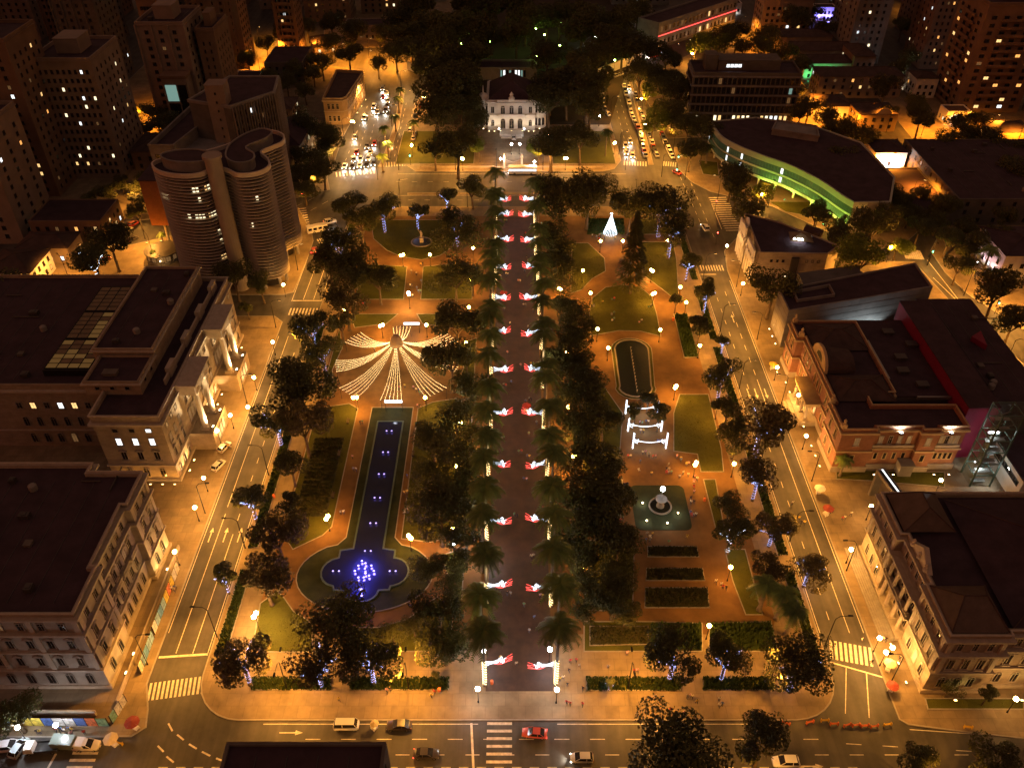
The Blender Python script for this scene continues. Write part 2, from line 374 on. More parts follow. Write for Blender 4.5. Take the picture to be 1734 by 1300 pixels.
# top right quarter
L((968,412),(996,412),(1010,425),(1024,438),(1026,460),(1003,473),(985,492),(966,498))
L((1085,410),(1140,410),(1146,440),(1150,505),(1138,505),(1120,490),(1090,468),(1082,440))
L((1080,371),(1112,371),(1116,398),(1082,398))
OVAL = lawn([xy(*q) for q in [(1055,483),(1085,487),(1104,503),(1112,530),(1120,571),(1085,562),(1048,561),(1000,570),(997,530),(1003,505),(1025,487)]])
L((955,530),(975,527),(980,560),(955,565))
L((1140,532),(1163,532),(1183,606),(1158,607)); HEDGE1 = LAWNS[-1]
L((1150,668),(1200,668),(1222,760),(1226,800),(1186,800),(1180,770),(1140,765),(1140,700))
L((985,650),(1020,650),(1055,700),(1050,770),(1040,800),(985,800))
L((1190,812),(1212,812),(1228,900),(1212,900)); L((1226,930),(1262,930),(1292,1042),(1262,1042),(1240,985))
L((985,812),(1055,812),(1050,905),(985,905)); L((990,915),(1075,915),(1072,1035),(990,1035))
BEDS = [L((1096,925),(1180,925),(1184,944),(1096,944), m='flower', name='flower_bed'), L((1094,962),(1190,962),(1194,984),(1093,984), m='flower', name='flower_bed'), L((1092,995),(1198,995),(1202,1030),(1091,1030), m='flower', name='flower_bed')]
for a, b in ((88,112),(116,150),(154,190),(194,222),(226,262)): lawn([(56.2,a),(58.6,a),(58.6,b),(56.2,b)])
FB2 = L((998,1060),(1098,1060),(1098,1092),(998,1094), m='flower', name='flower_bed')
# lawns across the streets
lawn([xy(*q) for q in [(1565,1182),(1734,1182),(1734,1202),(1570,1202)]]); lawn([xy(*q) for q in [(1415,795),(1600,800),(1600,826),(1470,815),(1415,812)]])
lawn([xy(*q) for q in [(1300,342),(1395,342),(1400,372),(1330,360)]]); lawn([xy(*q) for q in [(1182,272),(1215,275),(1218,300),(1190,296)]])
lawn([(-46,312),(-15,312),(-15,345),(-46,345)], name='palace_lawn'); lawn([(16,312),(41,312),(41,345),(16,345)], name='palace_lawn')
sheet('palace_park_soil', [(-38,352),(42,352),(64,455),(80,575),(-30,575),(-38,440)], .165, 'ground')

# ---- water: long basin with cross-shaped head
def water_mat(name, col, rough=.08):
    m = mat(name, col, rough, 0, spec=.5); n = m.node_tree.nodes; l = m.node_tree.links
    nz = n.new('ShaderNodeTexNoise'); nz.inputs['Scale'].default_value = 1.6; nz.inputs['Detail'].default_value = 3; geo = n.new('ShaderNodeNewGeometry')
    bp = n.new('ShaderNodeBump'); bp.inputs['Strength'].default_value = .25; bp.inputs['Distance'].default_value = .1
    l.new(geo.outputs['Position'], nz.inputs['Vector']); l.new(nz.outputs['Fac'], bp.inputs['Height']); l.new(bp.outputs[0], n['Principled BSDF'].inputs['Normal'])
    return m
M['water'] = water_mat('pool_water', (.016,.02,.05)); M['water_g'] = water_mat('pond_water', (.006,.011,.004), .3)
M['pool_wall'] = mat('pool_wall', (.07,.12,.11), .6, .2, .6)
pc = (-30.5, 111.0)
bank = [(-36.0,164.4),(-36.0,121.0),(-37.5,119.0)] + [(pc[0]+14.2*math.cos(R(a)), pc[1]+ 9.6*math.sin(R(a))) for a in range(130, 411, 10)] + [(-23.6,119.0),(-25.2,121.0),(-25.2,164.4)]
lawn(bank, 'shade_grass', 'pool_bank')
pool = [(-33.9,158.9),(-34.0,117.9),(-36.7,117.4),(-36.7,115.4)] + [(-36.2+3.6*math.cos(R(a)),111.6+3.8*math.sin(R(a))) for a in range(100,261,20)] + [(-36.7,107.8),(-36.4,106.8),(-34.2,106.7)] + [(-30.6+3.5*math.cos(R(a)),106.5+2.6*math.sin(R(a))) for a in range(200,341,20)] + [(-27.0,106.7),(-24.9,106.8),(-24.7,107.8)] + [(-24.9+3.6*math.cos(R(a)),111.6+3.8*math.sin(R(a))) for a in range(-80,81,20)] + [(-24.7,115.4),(-24.7,117.4),(-27.3,117.9),(-27.2,158.9)]
pool = ccw(pool)
def basin(name, poly, mw, wall='pool_wall', wd=.35, zt=.42, zw=.30, cat=None):
    o = sheet(name, inset(poly, wd*.5), zw, mw)
    k = MB(); inn = inset(poly, wd); n = len(poly)
    vs = [(p[0],p[1],.1) for p in poly]+[(p[0],p[1],zt) for p in poly]+[(p[0],p[1],zt) for p in inn]+[(p[0],p[1],.1) for p in inn]
    k.add(vs, [f for q in range(n) for f in ((q,(q+1)%n,n+(q+1)%n,n+q),(n+q,n+(q+1)%n,2*n+(q+1)%n,2*n+q),(2*n+q,2*n+(q+1)%n,3*n+(q+1)%n,3*n+q))])
    k.build('basin_wall', M[wall], o); return o
WATER = basin('pool_water', pool, 'water')
pond = [(28.4,173),(28.6,188)] + [(33.4+4.9*math.cos(R(a)),189+4.9*math.sin(R(a))) for a in range(170,9,-20)] + [(38.2,188),(37.0,173)] + [(32.6+4.6*math.cos(R(a)),172.5+4.2*math.sin(R(a))) for a in range(-10,-171,-20)]
lawn(inset(ccw(pond), -.9)); basin('pond_water', ccw(pond), 'water_g', 'kerb')
basin('pond_water', ellipse(*xy(714,411), 3.6, 3.4, 28), 'water_g', 'kerb')
FC = (33.3, 130.0)
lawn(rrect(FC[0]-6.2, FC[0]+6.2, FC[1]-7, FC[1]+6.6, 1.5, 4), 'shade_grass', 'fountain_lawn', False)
basin('pond_water', ellipse(FC[0], FC[1], 2.6, 2.6, 28), 'water_g', 'concrete', zt=.5)

# ---- painted markings: children of the road
def mark_mesh(w_, l_):
    k = ('mk', round(w_,2), round(l_,2))
    if k not in _mk: b = MB(); b.box(-w_/2, w_/2, -l_/2, l_/2, -.01, .0); _mk[k] = b.mesh('marking', M['paint'])
    return _mk[k]
_mk = {}
def stripe(name, a, b, w_=.15, z=.006):
    a = Vector(a[:2]); b = Vector(b[:2]); d = b-a
    return link(name, mark_mesh(w_, d.length), road, ((a.x+b.x)/2, (a.y+b.y)/2, z), math.atan2(d.y, d.x)-math.pi/2)
def dashes(a, b, on=2.0, off=4.0, w_=.14):
    a = Vector(a[:2]); b = Vector(b[:2]); n = int((b-a).length/(on+off)); u = (b-a).normalized()
    for k in range(n): p = a+u*k*(on+off); stripe('lane_dash', p, p+u*on, w_)
def zebra(a, b, l_, n, w_=.42):
    """n stripes from a to b, each of length l_ square to a-b."""
    a = Vector(a[:2]); b = Vector(b[:2]); u = (b-a).normalized(); v = Vector((-u.y,u.x))*l_/2
    for k in range(n): p = a.lerp(b, (k+.5)/n); stripe('crosswalk_stripe', p-v, p+v, w_)
def arrow(x, y, rz, s=1.0, z=.007, turn=False):
    b = MB(); b.prism([(-.12,-2.2),(.12,-2.2),(.12,.6),(.45,.6),(0,1.9),(-.45,.6),(-.12,.6)] if not turn else [(-.12,-2.6),(.12,-2.6),(.12,.4),(.7,1.0),(.9,.7),(1.3,1.7),(.2,1.6),(.45,1.35),(-.12,.7)], -.01, 0)
    o = b.build('lane_arrow', M['paint'], road, (x,y,z)); o.rotation_euler = (0,0,rz); o.scale = (s,)*3
for x in (KL+.35, PX0-.35): stripe('edge_line', (x,97 if x < -60 else 92), (x,196), .14); stripe('edge_line', (x,214), (x,244), .14)
stripe('lane_line', (-63.9,92.5), (-63.9,128), .14); stripe('lane_line', (-60.7,92.5), (-60.7,122), .14); stripe('lane_line', (-64.0,130), (-64.0,196), .13); dashes((-60.7,126), (-60.7,196))
stripe('stop_line', (-66.9,91.6), (-57.8,92.3), .45); stripe('stop_line', (-66.5,214.4),(-57.9,214.4),.4); stripe('lane_line',(-63.4,215),(-63.0,246),.13); stripe('lane_line',(-60.3,215),(-60.0,246),.13)
zebra((-66.6,84.4), (-54.9,86.2), 3.6, 15); zebra((-66.6,208.5), (-57.8,208.5), 3.6, 9); zebra((-65.5,250.5),(-60.5,253),3.4,7)
for x in (-65.5,-62.3,-59.2): arrow(x, 122, 0 if x < -64 else 0)
for x in (PX1+.35, KR-.35): stripe('edge_line', (x,97), (x,226), .14)
stripe('lane_line', (65.6,97), (65.6,176), .14); dashes((62.5,100), (62.5,226)); dashes((65.6,178), (65.6,226), 2.4, 3.2)
for x, y in ((65.0,205),(62,170),(64,170),(66.6,170)): arrow(x, y, 0 if y > 200 else math.pi)
zebra((60.5,93.4),(68.4,91.6), 4.2, 9, .5); zebra((60.2,233.5),(68.0,233.5), 3.4, 9); stripe('stop_line',(59.8,229.6),(64.8,229.6),.4); stripe('stop_line', (59.9,90.6),(69.4,87.2), .3)
stripe('lane_line',(62.6,89.4),(59.6,80.2),.15); stripe('lane_line',(66.0,88.2),(63.6,79.4),.2)
# front street
stripe('edge_line', (-44,78.2), (-6,78.2), .14); stripe('edge_line', (8,78.2), (46,78.2), .14); stripe('edge_line',(70,77.2),(86,76.0),.14)
dashes((-36,75.4),(60,75.4),2.6,3.6); dashes((-20,72.6),(90,72.6),2.4,3.6); dashes((-60,70.4),(60,70.4),1.6,1.4); dashes((58,74.6),(95,72.2),2.6,3.6)
zebra((-2.2,79.0),(-2.2,66.5), 4.4, 9, .5); stripe('stop_line',(-7.2,78.4),(-6.2,66),.4); zebra((-73.4,74.8),(-73.4,66), 4.4, 7, .5); stripe('stop_line',(-78.4,72.8),(-79.2,66),.4)
arrow(-38.6,76.6,-math.pi/2); arrow(27,76.9,-math.pi/2,turn=True); arrow(51,70.6,-math.pi/2)
for k, (a, b) in enumerate([((285,1224),(292,1237)),((300,1243),(311,1252)),((320,1259),(333,1267)),((342,1272),(356,1279)),((366,1283),(381,1289)),((267,1262),(277,1272)),((282,1280),(294,1290))]): stripe('lane_dash', xy(*a), xy(*b), .3)
# back street and avenues
for y in (303.2, 296.5, 284.8, 281.2): (dashes if y in (296.5, 281.2) else lambda a, b: stripe('edge_line', a, b, .16))((-44,y),(44,y))
zebra(xy(567,296),xy(636,290),4.2,12,.5); zebra(xy(652,279),xy(688,277),4.2,8,.5); zebra(xy(1055,276),xy(1096,278),4.2,9,.5); zebra(xy(1122,277),xy(1146,279),4.2,6,.5)
zebra(xy(1214,333),xy(1246,392),6.5,16,.5); zebra(xy(506,352),xy(515,396),5,11,.5); zebra(xy(1530,430),xy(1562,432),6,9,.6)
for k in range(3): dashes(xy(580+18*k,285), xy(628+8*k,165), 2.5, 4.5)
for k in range(2): dashes(xy(668+14*k,265), xy(690+14*k,165), 2.5, 4.5); dashes(xy(1066+12*k,270), xy(1035+10*k,150), 2.5, 4.5)
dashes(xy(1152,300),xy(1196,400),2.6,3); dashes(xy(1170,310),xy(1215,415),2.6,3); stripe('lane_line',xy(1205,345),xy(1222,388),.2)
for a, b in (((505,368),(575,330)),((500,350),(560,322)),((690,303),(640,312))): dashes(xy(*a), xy(*b), 3, 3)
stripe('edge_line', xy(1580,470), xy(1734,618), .2); stripe('edge_line', xy(1570,440), xy(1655,548), .2)
for a,b,c in (((215,470),(250,400),0),): dashes(xy(*a), xy(*b), 2, 3)
# ================================================================== buildings: toolkit
def ring(b, poly, o, i, z0, z1):
    """A band round a polygon, o metres proud of it and i metres inside."""
    P1 = inset(poly, -o); P2 = inset(poly, i); n = len(poly)
    vs = [(p[0],p[1],z0) for p in P1]+[(p[0],p[1],z1) for p in P1]+[(p[0],p[1],z1) for p in P2]+[(p[0],p[1],z0) for p in P2]
    fs = []
    for q in range(n):
        r_ = (q+1) % n; fs += [(q,r_,n+r_,n+q),(n+q,n+r_,2*n+r_,2*n+q),(2*n+q,2*n+r_,3*n+r_,3*n+q),(3*n+q,3*n+r_,r_,q)]
    b.add(vs, fs); return b

_wm = {}
def win_mesh(kind, w_, h, fr, pane):
    k = (kind, round(w_,2), round(h,2), fr, pane)
    if k in _wm: return _wm[k]
    f = MB(); t = min(.16, w_*.14); d0, d1 = -.14, .04
    g_ = MB()
    if kind == 'arch':
        hs = h - w_/2
        f.box(-w_/2, -w_/2+t, d0, d1, 0, hs); f.box(w_/2-t, w_/2, d0, d1, 0, hs); f.box(-w_/2+t, w_/2-t, d0, d1, 0, t)
        n = 8; pts = [(w_/2*math.cos(math.pi*q/n), hs+w_/2*math.sin(math.pi*q/n)) for q in range(n+1)]
        inn = [((w_/2-t)*math.cos(math.pi*q/n), hs+(w_/2-t)*math.sin(math.pi*q/n)) for q in range(n+1)]
        for q in range(n):
            A, B, c_, D = pts[q], pts[q+1], inn[q+1], inn[q]
            f.add([(p[0],d0,p[1]) for p in (A,B,c_,D)]+[(p[0],d1,p[1]) for p in (A,B,c_,D)], [(3,2,1,0),(0,1,5,4),(2,3,7,6)])
        f.box(-.035, .035, d0*.4, d1, t, h-t); f.box(-w_/2+t, -.035, d0*.4, d1, hs-.04, hs+.04); f.box(.035, w_/2-t, d0*.4, d1, hs-.04, hs+.04)
        g_.add([(p[0],-.03,p[1]) for p in [(-w_/2+t*.5,.05),(w_/2-t*.5,.05)]+[(a*.98,b_) for a,b_ in pts]], [tuple(range(n+3))])
    else:
        f.box(-w_/2, -w_/2+t, d0, d1, 0, h); f.box(w_/2-t, w_/2, d0, d1, 0, h); f.box(-w_/2+t, w_/2-t, d0, d1, 0, t); f.box(-w_/2+t, w_/2-t, d0, d1, h-t, h)
        if kind == 'rect':
            f.box(-.03, .03, d0*.4, d1, t, h-t); f.box(-w_/2+t, -.03, d0*.4, d1, h*.62-.03, h*.62+.03); f.box(.03, w_/2-t, d0*.4, d1, h*.62-.03, h*.62+.03)
            f.box(-w_/2-.12, w_/2+.12, -.26, d1, -.16, 0)
        if kind == 'ped':                                   # with a hood and a sill
            f.box(-.03, .03, d0*.4, d1, t, h-t); f.box(-w_/2-.16, w_/2+.16, -.34, d1, -.2, 0); f.box(-w_/2-.2, w_/2+.2, -.36, d1, h, h+.2)
            f.add([(-w_/2-.2,-.3,h+.2),(w_/2+.2,-.3,h+.2),(0,-.3,h+.62),(-w_/2-.2,d1,h+.2),(w_/2+.2,d1,h+.2),(0,d1,h+.62)], [(0,1,2),(1,4,5,2),(3,0,2,5)])
        g_.quad((-w_/2+t*.5,-.03,t*.5),(w_/2-t*.5,-.03,t*.5),(w_/2-t*.5,-.03,h-t*.5),(-w_/2+t*.5,-.03,h-t*.5))
    _wm[k] = (f.mesh('window', M[fr]), g_.mesh('pane', M[pane])); return _wm[k]
_wf = {}
def win_far(w_, h, fr, pane):
    k = (round(w_,2), round(h,2), fr, pane)
    if k not in _wf:
        f = MB(); t = .1; f.box(-w_/2,-w_/2+t,-.1,.04,0,h); f.box(w_/2-t,w_/2,-.1,.04,0,h); f.box(-w_/2-.05,w_/2+.05,-.18,.04,-.12,0); f.box(-w_/2+t,w_/2-t,-.1,.04,h-t,h); f.box(-.03,.03,-.08,.04,0,h-t)
        f.slot(1).quad((-w_/2+t*.5,-.03,0),(w_/2-t*.5,-.03,0),(w_/2-t*.5,-.03,h-t*.5),(-w_/2+t*.5,-.03,h-t*.5)); _wf[k] = f.mesh('window', [M[fr], M[pane]])
    return _wf[k]
LITK = ['e_win','e_win2','e_win3','e_win4','e_win5','e_win5','e_win5']
def window(parent, x, y, z, rz, w_=1.2, h=1.9, kind='rect', fr='frame', pane='glass', far=False):
    if far: return link('window', win_far(w_, h, fr, pane), parent, (x,y,z), rz)
    a, b = win_mesh(kind, w_, h, fr, pane); o = link('window', a, parent, (x,y,z), rz); link('pane', b, o); return o
def facade(parent, a, b, n, zs, w_=1.2, h=1.9, kind='rect', fr='frame', lit=0.0, far=False, mg=1.2, seed=0, skip=None, litk=None, out=0.0):
    """n windows along the wall a-b (building on the left hand) at every sill height of zs."""
    rr = random.Random(seed*77+n); a = Vector(a[:2]); b = Vector(b[:2]); d = b-a; L_ = d.length; u = d/L_; nn = Vector((u.y,-u.x))*out; rz = math.atan2(d.y, d.x)
    for q, z in enumerate(zs):
        for k in range(n):
            if skip and skip(k, q): continue
            p = a + u*(mg + (L_-2*mg)*(k+.5)/n) + nn
            pane = rr.choice(litk or LITK) if rr.random() < lit else 'glass'
            window(parent, p.x, p.y, z, rz, w_, h, kind if isinstance(kind, str) else kind[q], fr, pane, far)
def shell(root, poly, h, wall='stone', roof='roof', z0=0.0, par=.9, th=.45, cornice=None, name='wall'):
    """Walls with a parapet and a flat roof behind it."""
    poly = ccw(poly); b = MB(); b.prism(poly, z0, h, top=False); inn = inset(poly, th); n = len(poly)
    b.add([(p[0],p[1],h) for p in poly]+[(p[0],p[1],h) for p in inn]+[(p[0],p[1],h-par) for p in inn], [f for q in range(n) for f in ((q,(q+1)%n,n+(q+1)%n,n+q),(n+q,n+(q+1)%n,2*n+(q+1)%n,2*n+q))])
    b.build(name, M[wall], root)
    r_ = MB(); r_.prism(inset(poly, th*.5), h-par-.3, h-par); r_.build('roof', M[roof], root)
    for z, o, t, m in (cornice or []): c_ = MB(); ring(c_, poly, o, .1, z, z+t); c_.build('cornice', M[m], root)
    return poly
def hip(root, poly4, z, h, m='roof2', ov=.5, ridge=.5, name='roof'):
    """Hipped roof over four corners; the ridge runs along the longer axis."""
    p = [Vector(q[:2]) for q in ccw(poly4)]
    if (p[1]-p[0]).length < (p[2]-p[1]).length: p = p[1:]+p[:1]
    p = [Vector(q) for q in inset([tuple(q) for q in p], -ov)]
    e0 = (p[0]+p[3])/2; e1 = (p[1]+p[2])/2; L_ = (e1-e0).length; s = min(.48, (p[3]-p[0]).length/2/L_*ridge*2)
    r0 = e0.lerp(e1, s); r1 = e1.lerp(e0, s); b = MB()
    b.add([(q.x,q.y,z) for q in p]+[(r0.x,r0.y,z+h),(r1.x,r1.y,z+h)], [(0,1,5,4),(1,2,5),(2,3,4,5),(3,0,4),(3,2,1,0)])
    o = b.build(name, M[m], root)
    e = MB(); e.tube([(r0.x,r0.y,z+h+.05),(r1.x,r1.y,z+h+.05)], .14, 5)
    for q, r_ in ((p[0],r0),(p[3],r0),(p[1],r1),(p[2],r1)): e.tube([(q.x,q.y,z+.06),(r_.x,r_.y,z+h+.05)], .12, 5)
    e.build('ridge_tiles', M['roof2'], o)
    return o
FLK = 10.0
def flood(parent, x, y, z, power, col, rz=0.0, tilt=30, spot=120, em='e_warm', size=.35):
    """A floodlight: housing, lens and its own light aimed up (tilt from straight up, towards heading rz)."""
    b = MB(); b.cbox((0,0,0),(size*1.6,size,size*.7)); b.slot(1).box(-size*.7,size*.7,-size*.4,size*.4,size*.352,size*.40)
    o = b.build('floodlight', [M['metal_d'], M[em]], parent, (x,y,z)); o.rotation_euler = (R(-tilt), 0, rz)
    lamp('floodlight_beam', (0,0,size*.6), power*FLK, col, o, .2, 'SPOT', (math.pi,0,0), spot)
    return o
def rooftop(root, x, y, z, sx, sy, h, m='concrete_d', name='roof_block'):
    b = MB(); b.box(x-sx/2,x+sx/2,y-sy/2,y+sy/2,z,z+h); b.box(x-sx/2-.15,x+sx/2+.15,y-sy/2-.15,y+sy/2+.15,z+h,z+h+.2); return b.build(name, M[m], root)
def roof_clutter(root, x0, x1, y0, y1, z, n, seed):
    """Tanks, ducts, hatches and seams that stand on a big flat roof."""
    rr = random.Random(seed)
    for k in range(n):
        x, y = rr.uniform(x0,x1), rr.uniform(y0,y1); q = rr.random(); b = MB()
        if q < .35: b.cbox((x,y,z+.5),(rr.uniform(1,2.2),rr.uniform(.8,1.6),1.0)); b.cbox((x,y,z+1.05),(.8,.8,.1)); b.build('air_unit', M['roof_tin'], root)
        elif q < .55: b.lathe([(.8,0),(.8,1.1),(.6,1.3),(.1,1.4)],12,(x,y,z)); b.build('water_tank', M['concrete'], root)
        elif q < .8: L_ = rr.uniform(3,8); a = rr.choice((0,1)); b.tube([(x,y,z+.25),(x+L_*a,y+L_*(1-a),z+.25)],.16,6); b.build('duct', M['roof_tin'], root)
        else: b.cbox((x,y,z+.25),(1.3,1.3,.5)); b.cbox((x,y,z+.55),(1.45,1.45,.1)); b.build('roof_hatch', M['concrete_d'], root)
    for k in range(int((x1-x0)/4)): b = MB(); x = x0+2+4*k; b.box(x-.05,x+.05,y0,y1,z,z+.05); b.build('roof_seam', M['roof_tin'], root)
def column(parent, x, y, z0, z1, r, m='trim'):
    k = ('col', round(z1-z0,1), r)
    if k not in _wf:
        H_ = z1-z0; b = MB(); b.box(-r*1.5,r*1.5,-r*1.5,r*1.5,0,r*.6); b.lathe([(r*1.25,r*.6),(r*1.25,r*.9),(r,r*1.1),(r*1.02,H_*.35),(r*.86,H_-r*1.8),(r*1.2,H_-r*1.2),(r*1.3,H_-r*.6)], 14); b.box(-r*1.5,r*1.5,-r*1.5,r*1.5,H_-r*.6,H_); _wf[k] = b.mesh('column', M[m])
    return link('column', _wf[k], parent, (x,y,z0))

# ================================================================== left: museum with lit columns
t = thing('museum_building', 'large cream stone museum with floodlit giant columns and gridded glass skylight', 'building')
E1 = -77.0
body = shell(t, [(-92,138),(E1,138),(E1,195),(-92,195)], 20, 'stone', 'roof', cornice=[(17.6,.75,.5,'trim'),(20.0,.3,.22,'trim'),(5.2,.35,.35,'trim'),(.4,.5,.7,'trim')])
shell(t, [(-142,150),(-92.2,150),(-92.2,198),(-142,198)], 19.2, 'stone', 'roof', cornice=[(17.2,.7,.5,'trim'),(5.2,.3,.3,'trim')], name='rear_wall')
shell(t, [(-97.6,157),(-83.5,157),(-83.5,194),(-97.6,194)], 24.2, 'stone', 'roof', z0=19.0, par=.6, cornice=[(23.4,.5,.35,'trim')], name='attic_wall')
shell(t, [(-96,146.5),(-83.5,146.5),(-83.5,156.8),(-96,156.8)], 22.8, 'stone', 'roof', z0=19.0, par=.6, cornice=[(22.0,.5,.35,'trim')], name='attic_wall')
rooftop(t, -91, 150, 22.2, 3.0, 1.6, .7)
roof_clutter(t, -138, -111, 153, 195, 18.3, 12, 1); roof_clutter(t, -96, -85, 159, 192, 23.6, 6, 2)
facade(t, (-96,146.5), (-83.5,146.5), 3, [20.4], 1.3, 1.2, 'plain')
facade(t, (-83.5,146.5), (-83.5,156.8), 2, [20.4], 1.3, 1.2, 'plain')
# attic balustrade over the street front
b = MB(); b.box(-79.6,-79.2,150,192,19.1,20.6)
for k in range(4): b.box(-80.0,-78.9,153+k*11.5,157+k*11.5,19.1,21.6)
b.build('attic_parapet', M['trim'], t)
# south front: three windows a storey, upper ones lit
for q, (z, k_, ll) in enumerate(((15.2,'plain',0),(11.4,'rect',1),(7.0,'ped',0),(1.6,'arch',.4))):
    for k in range(3):
        x = -87.6+k*3.7
        window(t, x, 138, z, 0, 1.5, (1.3,2.3,2.6,2.9)[q], k_, 'frame', 'e_win3' if (q == 1 or (q == 0 and k == 2)) else 'glass')
facade(t, (-118,150), (-93,150), 7, [12.0], 1.5, 2.0, 'rect', seed=3, lit=.5, litk=['e_win3','e_win2','e_win'])
facade(t, (-118,150), (-93,150), 7, [6.6,1.4], 1.5, 3.0, 'arch', seed=5, lit=.25, litk=['e_win2','e_win5'])
flood(t, -92.8, 149.4, 18.0, 10, YEL, 0, 90, 150, 'e_warm', .5)
# street front (faces +X): wings with windows, two projecting column bays
for y in (140.4, 143.4, 146.4, 184.4, 188.2, 192.4):
    for z, h_, k_ in ((14.8,1.5,'plain'),(10.8,2.3,'rect'),(6.2,2.8,'ped'),(1.2,2.6,'arch')): window(t, E1, y, z, R(90), 1.4, h_, k_, 'frame', 'e_win5' if z > 10 else 'glass')
for y in (162,165.5,169):
    for z, h_, k_ in ((14.2,1.8,'plain'),(9.6,3.0,'arch'),(5.8,2.6,'ped'),(1.0,2.8,'arch')): window(t, E1, y, z, R(90), 1.6, h_, k_, 'frame', 'e_win5' if z < 8 else 'glass')
for y0, y1 in ((148.7,159.2),(171.0,181.6)):
    b = MB(); b.box(E1+.01,-71.3,y0,y1,0,5.2); b.build('bay_podium', M['stone'], t)
    b = MB(); b.box(E1+.01,-72.6,y0+.1,y1-.1,17.0,19.6); b.box(E1+.02,-72.0,y0-.4,y1+.4,19.6,20.1); b.build('entablature', M['trim'], t)
    for k in range(2):
        y = y0+2.2+k*6.1; column(t, -73.6, y, 5.2, 17.0, .72)
        flood(t, -71.75, y, 5.5, 700, (1,.72,.38), R(90), 10, 80, 'e_warm', .5)
    for k in range(3):
        y = y0+3.4+k*(y1-y0-6.8)/2; window(t, E1, y, 6.4, R(90), 1.5, 3.6, 'ped', 'frame', 'e_win5'); window(t, E1, y, 12.0, R(90), 1.5, 3.0, 'arch', 'frame', 'glass'); window(t, -71.3, y, 1.0, R(90), 1.8, 3.2, 'arch', 'frame', 'e_win')
for y in (141,144.5,161,165,169,185,189.5): flood(t, -75.6, y, .5, 90, (1,.6,.22), R(90), 8, 110, 'e_sod', .4)
for k in range(5): flood(t, -89+k*2.8, 136.6, .4, 14, SOD, 0, 12, 120, 'e_sod', .3)
# glass skylight in three bays
sk = [(-109,190.6),(-98.6,190.6),(-98.6,154.6),(-109,154.6)]
A_, B_, C_, D_ = [Vector(q) for q in sk]
_sky_m = ['e_win5','glass','e_skyl']
M['e_skyl'] = emit('skylight_lit', (1.0,.5,.12), .028, base=(.1,.08,.05))
M['skyglass'] = mat('skylight_glass', (.2,.14,.07), .25, .3, .5)
sl = link('skylight', None, t)
fr = MB()
for seg in range(3):
    s0, s1 = seg/3+.012, (seg+1)/3-.012
    for i in range(6):
        for j in range(4):
            def pt(u, v): return A_.lerp(D_, v).lerp(B_.lerp(C_, v), u)
            v0, v1 = s0+(s1-s0)*i/6, s0+(s1-s0)*(i+1)/6; q = [pt(j/4+.012,v0+.004), pt((j+1)/4-.012,v0+.004), pt((j+1)/4-.012,v1-.004), pt(j/4+.012,v1-.004)]
            pb = MB(); pb.prism(ccw([tuple(x) for x in q]), 20.05, 20.12); lit_ = (seg == 2 and rnd.random() < .55) or (seg == 1 and j > 1 and rnd.random() < .6)
            pb.build('pane', M['e_skyl'] if lit_ else M['skyglass'], sl)
    for i in range(7): v = s0+(s1-s0)*i/6; fr.tube([tuple(A_.lerp(D_,v))+(20.1,), tuple(B_.lerp(C_,v))+(20.1,)], .12, 4)
    for j in range(5): fr.tube([tuple(A_.lerp(B_,j/4).lerp(D_.lerp(C_,j/4),s0))+(20.1,), tuple(A_.lerp(B_,j/4).lerp(D_.lerp(C_,j/4),s1))+(20.1,)], .15, 4)
fr.prism(ccw(inset(ccw([tuple(x) for x in sk]), -.3)), 18.2, 19.95); fr.build('skylight_frame', M['metal_d'], sl)

# ================================================================== bottom left: ornate four-storey palace
t = thing('ornate_building', 'ornate cream four storey building with dark flat roof beside painted hoardings', 'building')
P1 = [(-140,86),(-97,86),(-97,85.2),(-73.3,85.2),(-73.3,95.2),(-74.4,95.2),(-74.4,110),(-73.2,110),(-73.2,118.6),(-84,118.6),(-84,121),(-140,121)]
shell(t, P1, 22.3, 'stone2', 'roof', cornice=[(21.0,.8,.45,'trim'),(22.3,.25,.2,'trim'),(16.6,.7,.5,'trim'),(11.3,.45,.35,'trim'),(6.0,.5,.4,'trim'),(.2,.3,.9,'trim')])
def ornate(a, b, n, mg, seed):
    facade(t, a, b, n, [17.6], 1.3, 2.2, 'rect', seed=seed, lit=.08); facade(t, a, b, n, [12.4], 1.4, 2.7, 'ped', seed=seed+1, lit=.08)
    facade(t, a, b, n, [7.2], 1.4, 2.8, 'ped', seed=seed+2); facade(t, a, b, n, [1.6], 1.6, 3.4, 'arch', seed=seed+3)
ornate((-73.3,85.2), (-73.3,95.2), 2, 1.2, 1); ornate((-74.4,95.2),(-74.4,110), 5, .6, 2); ornate((-73.2,110),(-73.2,118.6), 2, .8, 3); ornate((-97,85.2),(-73.3,85.2), 6, 1.0, 4); ornate((-122,86),(-97,86), 6, 1, 9)
for x, y0, y1 in ((-73.3,85.4,86.4),(-73.3,94.2,95.2),(-73.2,110,110.9),(-73.2,117.6,118.5)): b = MB(); b.box(x-.1,x+.28,y0,y1,6.4,21.0); b.build('pilaster', M['trim'], t)
for x in (-97,-90,-82,-74.2): b = MB(); b.box(x,x+.9,85.2-.28,85.3,6.4,21.0); b.build('pilaster', M['trim'], t)
for y in (98.6,102.5,106.4):                            # balconies with little balusters
    b = MB(); b.box(-74.3,-73.2,y-1.3,y+1.3,11.7,11.95); b.box(-73.32,-73.2,y-1.3,y+1.3,12.75,12.9)
    for k in range(9): b.box(-73.3,-73.22,y-1.25+k*.31,y-1.15+k*.31,11.95,12.75)
    b.build('balcony', M['trim'], t)
for y in (88,92,112,117): flood(t, -71.6, y, .5, 34 if y > 100 else 10, YEL, R(90), 12, 120, 'e_warm', .4)
